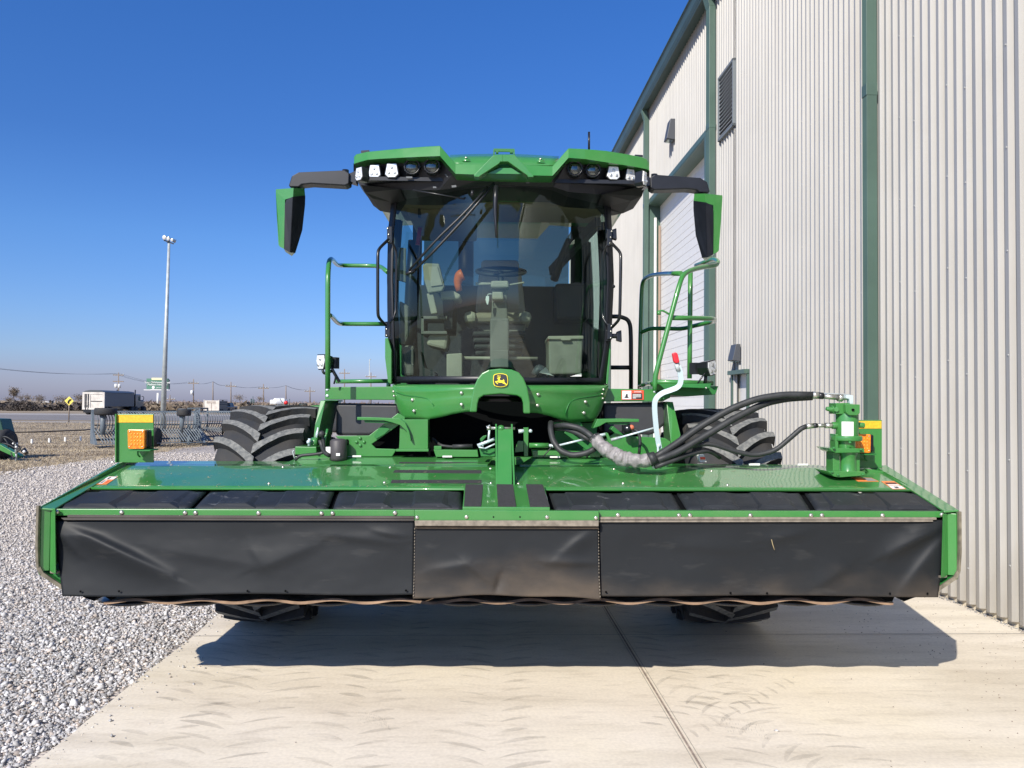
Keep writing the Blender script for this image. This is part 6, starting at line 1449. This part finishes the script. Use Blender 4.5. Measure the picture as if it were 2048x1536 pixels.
# emblem: rounded shield with a leaping deer
em = [(786, 500), (800, 360), (830, 320), (930, 292), (1040, 284), (1150, 295), (1245, 325), (1275, 365), (1300, 500), (1292, 620), (1265, 700), (1150, 745), (1040, 755), (930, 745), (830, 705), (800, 640)]
Z = lambda x, y, Y=4.868: P(940+x/17.07, 730+y/17.07, Y)
mb = MB(); q = [Z(x, y) for x, y in em]; mb.hexa(q, [p+V((0, .012, 0)) for p in q]); eb = part('emblem', mb, 'yellow')
mb = MB(); q = [Z(1040+(x-1040)*.91, 520+(y-520)*.91, 4.8665) for x, y in em]; mb.face(q); part('emblem_field', mb, 'ink', 0, eb)
deer = [(850, 568), (880, 548), (938, 545), (955, 520), (955, 475), (918, 455), (922, 440), (965, 432), (985, 412), (1022, 405), (1056, 417), (1022, 442), (1015, 475), (1025, 512), (1062, 526), (1120, 520), (1142, 515), (1122, 488), (1138, 480), (1160, 508), (1176, 522), (1166, 552), (1190, 600), (1264, 662), (1260, 692), (1200, 660), (1110, 622), (1080, 602), (1000, 606), (940, 585), (900, 578), (962, 634), (946, 655), (900, 622)]
mb = MB(); mb.face([Z(x, y, 4.865) for x, y in deer])
for (x0, y0, x1, y1, x2, y2) in ((980, 418, 965, 385, 925, 352), (985, 412, 975, 375, 962, 345), (1000, 408, 1022, 385, 1020, 345), (970, 395, 945, 395, 915, 400), (1010, 395, 1035, 385, 1034, 360)):
    a_, b_, c_ = Z(x0, y0, 4.8645), Z(x1, y1, 4.8645), Z(x2, y2, 4.8645); w_ = V((.0018, 0, .0010)); mb.face([a_-w_, a_+w_, b_+w_, b_-w_]); mb.face([b_-w_, b_+w_, c_+w_*.4, c_-w_*.4])
part('leaping_deer', mb, 'yellow', 0, eb)
fb = [(923, 786, 1), (923, 809, 1), (825, 800, 1), (828, 822, 1), (1076, 789, 1), (1075, 811, 1), (1171, 804, 1), (1168, 826, 1), (787, 783, .7), (788, 792, .7), (1207, 779, .7), (1205, 788, .6), (1206, 797, .6)]
for (x, y, s) in fb:
    mb = MB(); mb.dome(P(x, y, fy(x)-.035), .012*s, V((0, -1, 0)), .6, 12); part('bolt', mb, 'steel')
# moulded crease lines on the fascia
for pts in ([(792, 785), (812, 791), (840, 794), (858, 798), (868, 812)], [(1204, 790), (1180, 793), (1150, 798), (1138, 806), (1130, 828)]):
    mb = MB(); mb.tube([P(x, y, fy(x)-.027) for x, y in pts], .004, 6, True, 2); part('crease', mb, 'greend')
# ---- side beams, decals, tanks
mb = MB(); mb.pp([(650, 774), (790, 773), (800, 800), (650, 799)], 5.45, .10); bl = part('platform_beam', mb, 'green', .004)
for (x, y) in ((654.5, 779), (654.5, 791.5)): mb = MB(); mb.dome(P(x, y, 5.448), .011, V((0, -1, 0)), .5, 12); part('bolt', mb, 'steelw', 0, bl)
mb = MB(); mb.pp([(1196, 777), (1341, 779), (1341, 795), (1331, 800), (1326, 803), (1196, 803)], 5.45, .10); brm = part('platform_beam', mb, 'green', .004)
mb = MB(); mb.dome(P(1309.5, 783, 5.448), .011, V((0, -1, 0)), .5, 12); part('bolt', mb, 'steelw', 0, brm)
mb = MB(); mb.box(P(650, 780, 5.35).x, -.80, 5.55, 6.7, P(700, 775, 5.3).z-.06, P(700, 775, 5.3).z-.03); mb.box(.80, P(1341, 780, 5.35).x, 5.55, 6.7, P(700, 775, 5.3).z-.07, P(700, 775, 5.3).z-.04); part('walkway', mb, 'greend')
mb = pb(1243, 1287.5, 780.5, 799.5, 5.443, .003); dcl = part('danger_decal', mb, 'danger')
mb = pb(1244.5, 1262.5, 781.5, 798.5, 5.4415, .001); part('decal_panel', mb, 'label', 0, dcl); mb = pb(1264, 1284.5, 786.5, 798, 5.4415, .001); part('decal_panel', mb, 'ink', 0, dcl)
mb = MB()
for y in (788.5, 790.8, 793.1): mb.pp([(1265.5, y), (1282, y), (1282, y+1.1), (1265.5, y+1.1)], 5.4405, .0005)
mb.pp([(1265.5, 795.2), (1272, 795.2), (1272, 796.6), (1265.5, 796.6)], 5.4405, .0005); part('decal_text_line', mb, 'label', 0, dcl)
text('DANGER', P(1275.5, 783.6, 5.440)-wr.location*0, .013, M['label'], dcl, ext=.0003)
mb = MB(); mb.pp([(1250, 794.5), (1252.6, 787.5), (1255, 787.5), (1256, 794.5), (1261, 796), (1247, 796)], 5.4405, .0005); part('decal_symbol', mb, 'ink', 0, dcl)
mb = MB(); mb.pp([(672, 806), (797, 808), (800, 850), (740, 871), (671, 871)], 5.50, .4); part('side_tank', mb, mk('tank_plastic', (.05, .052, .056), .5, var=.08, vscale=8), .02)
mb = MB(); mb.pp([(1208, 806), (1325, 804), (1334, 812), (1332, 848), (1305, 870), (1208, 866)], 5.50, .4); part('side_tank', mb, M['tank_plastic'] if 'tank_plastic' in M else mk('tank_plastic_right', (.045, .046, .05), .5, var=.08, vscale=8), .02)
# ---- handrails
def rail(paths, r=.0175, name='handrail', mat='green'):
    mb = MB()
    for p in paths: mb.tube([P(*q) for q in p], r, 10, True, 3)
    return part(name, mb, mat)
rail([[(655.5, 778, 5.22), (655.5, 575, 5.22), (656, 545, 5.24), (658, 522, 5.35), (663, 517, 5.5), (674, 530, 6.1), (684, 531, 6.3), (745, 531.5, 6.3), (762, 533, 6.2), (776, 545, 6.0)],
      [(657, 630, 5.25), (663, 632, 5.5), (675, 646, 6.1), (684, 648, 6.3), (780, 648, 6.3)],
      [(672, 763, 6.3), (782, 762, 6.3)], [(777, 763, 6.3), (777, 778, 6.3)]])
rail([[(1310, 782, 5.2), (1310, 756, 5.2), (1316, 730, 5.2), (1357, 575, 5.25), (1366, 549, 5.3), (1384, 539, 5.4), (1412, 533, 5.6), (1432, 531, 5.7), (1437, 523, 5.8), (1428, 517, 6.0), (1392, 531, 6.3)],
      [(1362, 547, 5.3), (1330, 547, 5.9), (1304, 550, 6.3), (1288, 558, 6.5), (1283, 575, 6.55), (1280, 700, 6.55), (1279, 778, 6.55)],
      [(1381, 540, 5.5), (1380, 640, 5.5), (1379, 757, 5.5)],
      [(1343, 635.5, 5.25), (1420, 637, 5.5), (1430, 639, 5.7), (1428, 643, 5.9), (1395, 650, 6.1), (1365, 658, 6.3), (1330, 657, 6.4), (1300, 657, 6.5), (1281, 666, 6.55)],
      [(1313, 764, 5.2), (1425, 766, 5.3)], [(1279, 773, 6.5), (1296, 767, 6.3), (1312, 767, 5.6)]])
rail([[(1222, 633, 6.6), (1240, 633, 6.6), (1256, 639, 6.6), (1262, 655, 6.6), (1262, 780, 6.6)], [(1222, 735, 6.6), (1262, 735, 6.6)]], .019, 'rear_rail', 'bmetal')
mb = MB(); mb.tube([P(1341, 630, 5.25), P(1326, 621, 5.25), P(1318, 622, 5.25), P(1316, 627, 5.25)], .007, 6); mb.cyl(P(1318, 622, 5.24), P(1318, 630, 5.24), .014, 8); part('latch_hook', mb, 'green')
# door green edge beside the glass
mb = MB(); mb.pp([(770, 676), (776, 676), (783, 700), (783, 768), (776, 765), (770, 715)], 5.45, .3); mb.pp([(1218, 682), (1222, 676), (1222, 700), (1216, 768), (1212, 768)], 5.5, .2); part('door_sill', mb, 'green', .004)
# ---- right step platform
mb = MB(); mb.pp([(1318, 768), (1423, 767), (1420, 777), (1345, 774), (1330, 779)], 5.15, .3); part('step_shelf', mb, 'greend', .003)
mb = MB(); mb.pp([(1325, 776), (1437, 772), (1431, 789), (1375, 793), (1342, 789), (1338, 796), (1325, 800)], 5.3, .5); part('step_wing', mb, 'greend', .004)
mb = MB(); mb.dome(P(1367, 768, 5.2), .008, V((0, 0, 1)), .6); mb.cyl(P(1412, 774, 5.14), P(1412, 778, 5.14), .006, 6); part('step_bolt', mb, 'steel')
# ---- work lights on posts
def worklight(cx, cy, Y, yaw, w_, h_, lab):
    c = P(cx, cy, Y); Rz = Matrix.Rotation(yaw, 3, 'Z') @ Matrix.Rotation(R(-12), 3, 'Y') if yaw > 0 else Matrix.Rotation(yaw, 3, 'Z')
    k = Y/F; ring = lambda s, dy: [c+Rz @ V((x*w_*k*s, dy, z*h_*k*s)) for x, z in ((-.42, .5), (.42, .5), (.5, .1), (.3, -.5), (-.3, -.5), (-.5, .1))]
    mb = MB(); mb.hexa(ring(1.12, 0), ring(.9, .09)); o = part('work_light', mb, 'bmetal', .004, label=lab)
    mb = MB(); mb.hexa(ring(.95, -.005), ring(.95, .01)); part('reflector', mb, 'chrome', 0, o)
    for dx, dz in ((0, .22), (-.2, -.2), (.2, -.2)): mb = MB(); mb.lathe([(.010, 0), (.012, -.002), (.006, -.003)], c+Rz @ V((dx*w_*k, -.006, dz*h_*k)), 'y', 10); part('led', mb, 'steel', 0, o)
    mb = MB()
    for i in range(6): q0 = c+Rz @ V((0, .10+i*.008, 0)); mb.box(q0.x-.035, q0.x+.035, q0.y, q0.y+.004, q0.z-.04, q0.z+.04)
    part('cooling_fins', mb, 'bmetal', 0, o); return o
worklight(642, 724, 5.35, R(-28), 22, 28, 'black work light facing outward beside the left handrail')
worklight(1424, 736, 5.2, R(42), 30, 28, 'black work light facing outward on the right step platform')
mb = MB(); mb.bar(P(664, 738, 5.45), P(679, 764, 5.45), .02, .02); mb.tube([P(660, 730, 5.4), P(672, 752, 5.4), P(668, 768, 5.4)], .007, 6); mb.tube([P(645, 740, 5.35), P(648, 748, 5.35), P(664, 742, 5.4)], .01, 6); part('light_stalk', mb, 'bmetal')
mb = MB(); mb.cyl(P(1410, 768, 5.25), P(1412, 746, 5.25), .012, 8); mb.tube([P(1395, 768, 5.2), P(1405, 752, 5.2), P(1415, 742, 5.22)], .006, 6); part('light_stalk', mb, 'bmetal')
# ---- ladder side plates
mb = MB(); q = [P(641, 801, 5.35), P(651, 801, 5.35), P(640, 850, 5.3), (P(629, 906, 5.2)), P(624, 906, 5.2), P(630, 850, 5.3)]; mb.hexa(q, [p+V((.03, .30, 0)) for p in q]); part('ladder_side', mb, 'green', .003)
mb = MB(); q = [P(1333, 803, 5.35), P(1346, 804, 5.35), P(1361, 870, 5.2), P(1352, 890, 5.2), P(1342, 890, 5.25)]; mb.hexa(q, [p+V((.02, .30, 0)) for p in q]); part('ladder_side', mb, 'green', .003)
# ---- front frame
mb = MB(); mb.pp([(671, 872), (738, 871), (796, 826), (810, 834), (809, 842), (772, 868), (743, 888), (752, 897), (786, 898), (793, 899), (784, 913), (690, 913), (688, 890)], 5.05, .02); part('frame_plate', mb, 'green', .003)
mb = MB(); mb.pp([(1195, 905), (1208, 880), (1230, 866), (1250, 872), (1290, 874), (1330, 876), (1342, 884), (1330, 912), (1200, 912)], 5.10, .02); part('frame_plate', mb, 'green', .003)
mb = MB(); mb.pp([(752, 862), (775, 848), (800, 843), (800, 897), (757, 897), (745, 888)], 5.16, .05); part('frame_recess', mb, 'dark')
for (x, y) in ((720, 876.5), (713, 884), (728, 884), (720.5, 891)): mb = MB(); mb.dome(P(x, y, 5.045), .011, V((0, -1, 0)), .6, 10); part('bolt', mb, 'green')
mb = MB(); mb.pp([(690.5, 881), (693, 878.5), (696, 878.5), (697.5, 881), (697.5, 888), (696, 890.5), (693, 890.5), (690.5, 888)], 5.046, .003); part('slot', mb, 'dark')
mb = MB(); mb.pp([(757, 856), (766, 852), (780, 858), (768, 869), (752, 878), (748, 872)], 5.04, .02); part('gusset_plate', mb, 'greend', .002)
mb = MB(); mb.pp([(800, 839), (856, 839), (856, 898), (798, 898), (799, 880)], 5.02, .15); part('front_leg', mb, 'green', .003)
mb = MB(); mb.pp([(792, 898), (857, 898), (857, 903), (792, 903)], 4.99, .2); part('leg_foot', mb, 'green', .002)
# brackets like wings under the fascia
for pts in ([(714, 834), (745, 834.5), (800, 837), (810, 845), (818, 862), (822, 880), (820, 882), (813, 862), (800, 850), (784, 845), (768, 841), (714, 840)],
            [(1278, 838), (1240, 837), (1195, 838), (1190, 848), (1186, 857), (1200, 852), (1212, 845), (1245, 844), (1278, 844)]):
    mb = MB(); mb.pp(pts, 4.98, .12); part('step_wing', mb, 'green', .003)
mb = MB(); mb.pp([(728, 841), (766, 842), (790, 847), (730, 845)], 5.0, .08); mb.pp([(1215, 845), (1262, 845), (1258, 849), (1218, 849)], 5.0, .08); part('bracket_teeth', mb, 'greend')
mb = MB(); mb.pp([(867, 899), (955, 900), (957, 914), (872, 914)], 5.02, .12); mb.pp([(1064, 901), (1200, 903), (1200, 915), (1066, 915)], 5.04, .12); mb.pp([(868, 892), (883, 892), (883, 899), (868, 899)], 5.02, .05); mb.pp([(656, 913), (1345, 916), (1345, 930), (656, 930)], 5.10, .1); part('cross_member', mb, 'green', .003)
mb = MB(); mb.pp([(1110, 846), (1195, 846), (1190, 905), (1110, 905)], 5.35, .1); mb.pp([(1105, 845), (1160, 842), (1165, 852), (1105, 856)], 5.2, .1); part('inner_frame', mb, 'greend')
mb = MB(); mb.bar(P(1130, 862, 5.2), P(1200, 915, 5.2), .07, .03); mb.bar(P(1222, 855, 5.3), P(1262, 890, 5.3), .09, .03); mb.bar(P(770, 900, 5.3), P(800, 870, 5.3), .05, .03); part('diagonal_brace', mb, 'greend', .003)
# centre linkage right of the mast
mb = MB(); mb.pp([(1047, 855), (1057, 855), (1056, 913), (1048, 913)], 4.92, .03); mb.pp([(1036, 882), (1047, 882), (1047, 903), (1030, 905), (1030, 898)], 4.92, .03); part('link_plate', mb, 'green', .002)
mb = MB(); mb.cyl(P(1058, 891, 4.93), P(1097, 891, 4.93), .017, 12); part('damper', mb, 'green'); mb = MB(); mb.cyl(P(1097, 891, 4.93), P(1110, 892, 4.93), .010, 8); mb.dome(P(1105, 892, 4.92), .013, V((0, -1, 0)), 1); mb.cyl(P(1037, 863, 4.93), P(1048, 862, 4.93), .013, 8); mb.dome(P(1061, 862, 4.91), .012, V((0, -1, 0)), .8); part('damper_rod', mb, 'steelw')
mb = MB(); mb.cyl(P(1113, 892, 4.9), P(1175, 877, 4.88), .007, 8); mb.cyl(P(1190, 873, 4.88), P(1214, 868, 4.88), .010, 8); mb.cyl(P(1222, 880, 4.86), P(1312, 855, 4.82), .0065, 8); part('control_rod', mb, 'steelw'); mb = MB(); mb.cyl(P(1222, 880, 4.86), P(1243, 874.5, 4.855), .010, 8); part('rod_end', mb, 'galv')
mb = MB(); mb.pp([(1210, 865), (1216, 866), (1224, 884), (1218, 886)], 4.86, .02); part('bell_crank', mb, 'green', .002)
# left valve linkage cluster (silver levers left of the mast)
mb = MB()
for a, b2, r_ in (((981, 853, 4.85), (974, 856, 4.85), .012), ((979, 858, 4.85), (977, 880, 4.84), .007), ((955, 891, 4.84), (990, 878, 4.84), .010), ((957, 894, 4.83), (970, 897, 4.83), .005), ((970, 897, 4.83), (990, 888, 4.83), .005), ((964, 884, 4.84), (966, 893, 4.84), .006)): mb.cyl(P(*a), P(*b2), r_, 8)
part('valve_linkage', mb, 'steelw'); mb = MB(); mb.pp([(960, 878), (966, 872), (973, 870), (973, 873), (964, 883), (961, 883)], 4.83, .01); mb.pp([(958, 896), (990, 897), (990, 913), (962, 913)], 4.88, .03); part('linkage_plate', mb, 'greend', .002)
# ---- left corner clutter: box, canister, hose
mb = MB(); mb.pp([(590, 893), (633, 894), (633, 909), (590, 909)], 5.05, .2); part('corner_box', mb, 'green', .004)
mb = MB(); mb.pp([(590, 913), (640, 906), (690, 914), (690, 920), (590, 920)], 5.03, .2); part('corner_bracket', mb, 'green', .003)
mb = MB(); c = P(677, 896, 4.98); mb.lathe([(.05, -.08), (.055, -.06), (.055, .045), (.045, .055), (.03, .06)], c, 'z', 18); part('canister', mb, mk('canister_grey', (.06, .055, .058), .55), 0)
mb = MB(); mb.pp([(651, 894), (661, 894), (661, 907), (651, 907)], 4.95, .03); mb.pp([(672, 906.5), (680, 906.5), (680, 912), (672, 912)], 4.92, .003); part('tag_label', mb, 'label', .002)
mb = MB(); mb.tube([P(636, 869, 5.0), P(634, 862, 5.0), P(632, 874, 5.0)], .006, 6); mb.cyl(P(636, 855, 5.0), P(633, 878, 5.0), .006, 6); mb.cyl(P(619, 877, 4.95), P(618, 892, 4.95), .009, 8); mb.dome(P(617, 884, 4.94), .013, V((0, -1, 0)), .8); part('lock_pin', mb, 'steelw')
mb = MB(); mb.cyl(P(624, 884, 5.0), P(636, 884, 5.0), .03, 12); part('pivot_boss', mb, 'green')
mb = MB(); mb.tube([P(590, 920, 4.95), P(600, 911, 4.95), P(625, 909, 4.95), P(648, 906, 4.95), P(648, 890, 4.95), P(645, 870, 4.95), P(650, 866, 4.95)], .010, 8); mb.tube([P(660, 912, 4.95), P(648, 905, 4.95), P(640, 880, 4.95)], .014, 8); mb.dome(P(643, 868, 4.93), .022, V((0, -1, 0)), .8); part('wiring_hose', mb, 'hose')
mb = MB(); mb.tube([P(655, 858, 5.0), P(650, 880, 4.98), P(649, 895, 4.98)], .008, 8); part('green_lever', mb, 'green')
mb = MB(); mb.tube([P(589, 901, 4.98), P(585, 903, 4.98), P(590, 918, 4.98)], .005, 6); part('wire_loop', mb, 'galv')
# ---- hoses coming out from under the fascia
for pts, r_ in (([(1102, 845, 5.0), (1101, 860, 4.95), (1106, 882, 4.9), (1120, 902, 4.86), (1145, 911, 4.84), (1172, 907, 4.82), (1192, 896, 4.8)], .019), ([(1112, 853, 4.98), (1130, 850, 4.9), (1160, 856, 4.86), (1180, 870, 4.8), (1192, 882, 4.79)], .019), ([(1110, 857, 5.0), (1128, 857, 4.94), (1155, 866, 4.88), (1180, 880, 4.82)], .016),
                ([(1262, 856, 5.0), (1276, 862, 4.96), (1281, 880, 4.95), (1278, 908, 4.95)], .010), ([(866, 877, 5.2), (880, 891, 5.1), (905, 894, 5.1), (945, 891, 5.1)], .010), ([(905, 893, 5.05), (945, 892, 5.05)], .014), ([(1185, 898, 4.9), (1172, 914, 4.9)], .010), ([(1086, 914, 4.9), (1098, 900, 4.9), (1104, 893, 4.9)], .004)):
    mb = MB(); mb.tube([P(*p) for p in pts], r_, 12, True, 3); part('hydraulic_hose', mb, 'hose')
mb = MB(); mb.dome(P(1263, 855, 4.98), .018, V((-.6, -1, 0)), 1); part('orange_cap', mb, mk('cap_orange', (.6, .16, .08), .6)); mb = MB(); mb.cyl(P(1248, 860, 5.0), P(1262, 856, 4.99), .03, 10); mb.pp([(1245, 850), (1250, 850), (1250, 868), (1245, 866)], 5.0, .03); part('quick_coupler', mb, 'bmetal')
# ---- white park lever with red grip
lv = [(1319, 897), (1315, 877), (1311.5, 850), (1308.5, 812), (1311, 797), (1323, 786), (1342, 780), (1357, 774), (1362, 763), (1361, 748), (1357, 733)]
mb = MB(); pts_ = [P(x, y, 4.80-.001*(893-y)) for x, y in lv]
for _ in range(2):
    q_ = [pts_[0]]
    for i in range(len(pts_)-1): q_ += [pts_[i].lerp(pts_[i+1], .25), pts_[i].lerp(pts_[i+1], .75)]
    q_.append(pts_[-1]); pts_ = q_
rows = []
for i, p in enumerate(pts_):
    d = (pts_[min(i+1, len(pts_)-1)]-pts_[max(i-1, 0)]).normalized(); s = d.cross(V((0, 1, 0))).normalized()*.0155; rows.append([p-s, p+s])
mb.grid(rows, smooth=False); lever = part('park_lever', mb, mk('lever_white', (.62, .76, .80), .45), 0, None, solid=.008)
mb = MB(); mb.tube([P(1357, 742, 4.65), P(1353, 726, 4.65)], lambda t: .014+.004*t, 10); part('lever_sleeve', mb, 'galv', 0, lever)
mb = MB(); q = [(1345, 706), (1353, 704), (1356, 708), (1360, 725), (1351, 727), (1348, 722)]; mb.pp(q, 4.62, .035); part('red_grip', mb, 'red', .008, lever)
mb = MB(); mb.dome(P(1318, 891, 4.79), .011, V((0, -1, 0)), .5); mb.dome(P(1315, 857, 4.77), .010, V((0, -1, 0)), .5); mb.cyl(P(1316, 893, 4.79), P(1316, 930, 4.75), .007, 6); part('lever_pivot', mb, 'steelw', 0, lever)
# ---- undercarriage body
mb = MB(); mb.box(-1.05, 1.05, 5.75, 9.4, .75, 1.55); mb.box(-.60, .62, 5.45, 6.2, 1.0, 1.62); part('chassis', mb, 'dark')  # painted near-black so the opening under the arch reads as shaded
mb = MB(); mb.cyl(P(925, 868, 5.42), P(925, 868, 5.8), .22, 20); mb.cyl(V((-.25, 5.42, 1.33)), V((.2, 5.42, 1.33)), .03, 8); part('drive_pump', mb, 'dark')  # same cavity black, shade painted on the pump
mb = MB(); mb.box(-1.42, 1.42, 5.60, 5.80, .72, .95); part('axle', mb, 'greend', .02)
mb = MB(); mb.box(-.95, .95, 6.98, 9.6, 1.5, 2.32); part('engine_hood', mb, 'green', .08)
mb = MB(); mb.box(-.8, .8, 9.6, 9.62, 1.55, 2.2); part('rear_grille', mb, 'black')
# ---- wheels
def big_wheel(sx):
    X, Yc, RT, W_ = 1.605*sx, 5.70, .775, .56
    c = V((X, Yc, RT+.03))
    prof_ = [(.34, -.21), (.42, -.27), (.55, -.30), (.66, -.29), (.71, -.265), (.728, -.20), (.738, 0), (.728, .20), (.71, .265), (.66, .29), (.55, .30), (.42, .27), (.34, .21)]
    mb = MB(); mb.lathe(prof_, c, 'x', 72); ty = mb.build('front_wheel', M['rub'], wr)
    mb = MB(); NL = 25
    def surf(s, a, r): return c+V((s, -math.cos(a)*r, math.sin(a)*r))
    for k in range(NL):
        for sd_ in (-1, 1):
            a0 = 2*math.pi*(k+(.5 if sd_ > 0 else 0))/NL; n = 11; rows_b, rows_t, rows_t2, rows_b2 = [], [], [], []
            for i in range(n):
                t = i/(n-1); s = sd_*(-.012+.300*t); aa = a0+.05+.25*math.sin(t*math.pi/2*.9)      # curved chevron arm, rising outward
                wdt = .025+.007*(1-t)+(.006 if t < .12 else 0); jit = .0022*noise.noise(V((k*3.1+sd_, i*1.7, sx)))
                rt = .778-.018*(abs(s)/.288)**3.5+jit*.6; rb = .725-.03*(abs(s)/.288)**3; da = wdt/.76
                rows_b.append(surf(s, aa-da*1.25, rb)); rows_t.append(surf(s, aa-da+jit*2, rt)); rows_t2.append(surf(s, aa+da+jit*3, rt)); rows_b2.append(surf(s, aa+da*1.25, rb))
            mb.grid([rows_b, rows_t], 0, False); mb.grid([rows_t, rows_t2], 1, False); mb.grid([rows_t2, rows_b2], 0, False)
            for e in (0, -1): mb.face([rows_b[e], rows_t[e], rows_t2[e], rows_b2[e]], 0)
            sdw = [surf(sd_*.288, a0+.26, .75), surf(sd_*.30, a0+.26, .66), surf(sd_*.30, a0+.32, .66), surf(sd_*.288, a0+.33, .75)]; mb.face(sdw, 0)
    mb.build('tread_lugs', [M['rub'], M['lug']], ty, normals=True)
    mb = MB(); mb.lathe([(.04, -.10), (.20, -.12), (.30, -.16), (.34, -.22), (.35, -.22), (.35, .22), (.34, .22), (.30, .05), (.20, .02), (.04, .0)], c, 'x', 40); mb.build('rim', M['yellow'], ty)
big_wheel(-1); big_wheel(1)
# dusty stones stuck: small fenders behind the tyres (right tyre has a black edge guard)
for (sx) in (-1, 1):
    mb = MB(); mb.lathe([(.06, -.12), (.24, -.14), (.30, -.10), (.30, .10), (.24, .14), (.06, .12)], (sx*.85, 9.2, .33), 'x', 24); part('caster_wheel', mb, 'rub'); mb = MB(); mb.box(sx*.85-.2, sx*.85+.2, 9.1, 9.3, .66, .9); part('caster_fork', mb, 'green', .01)
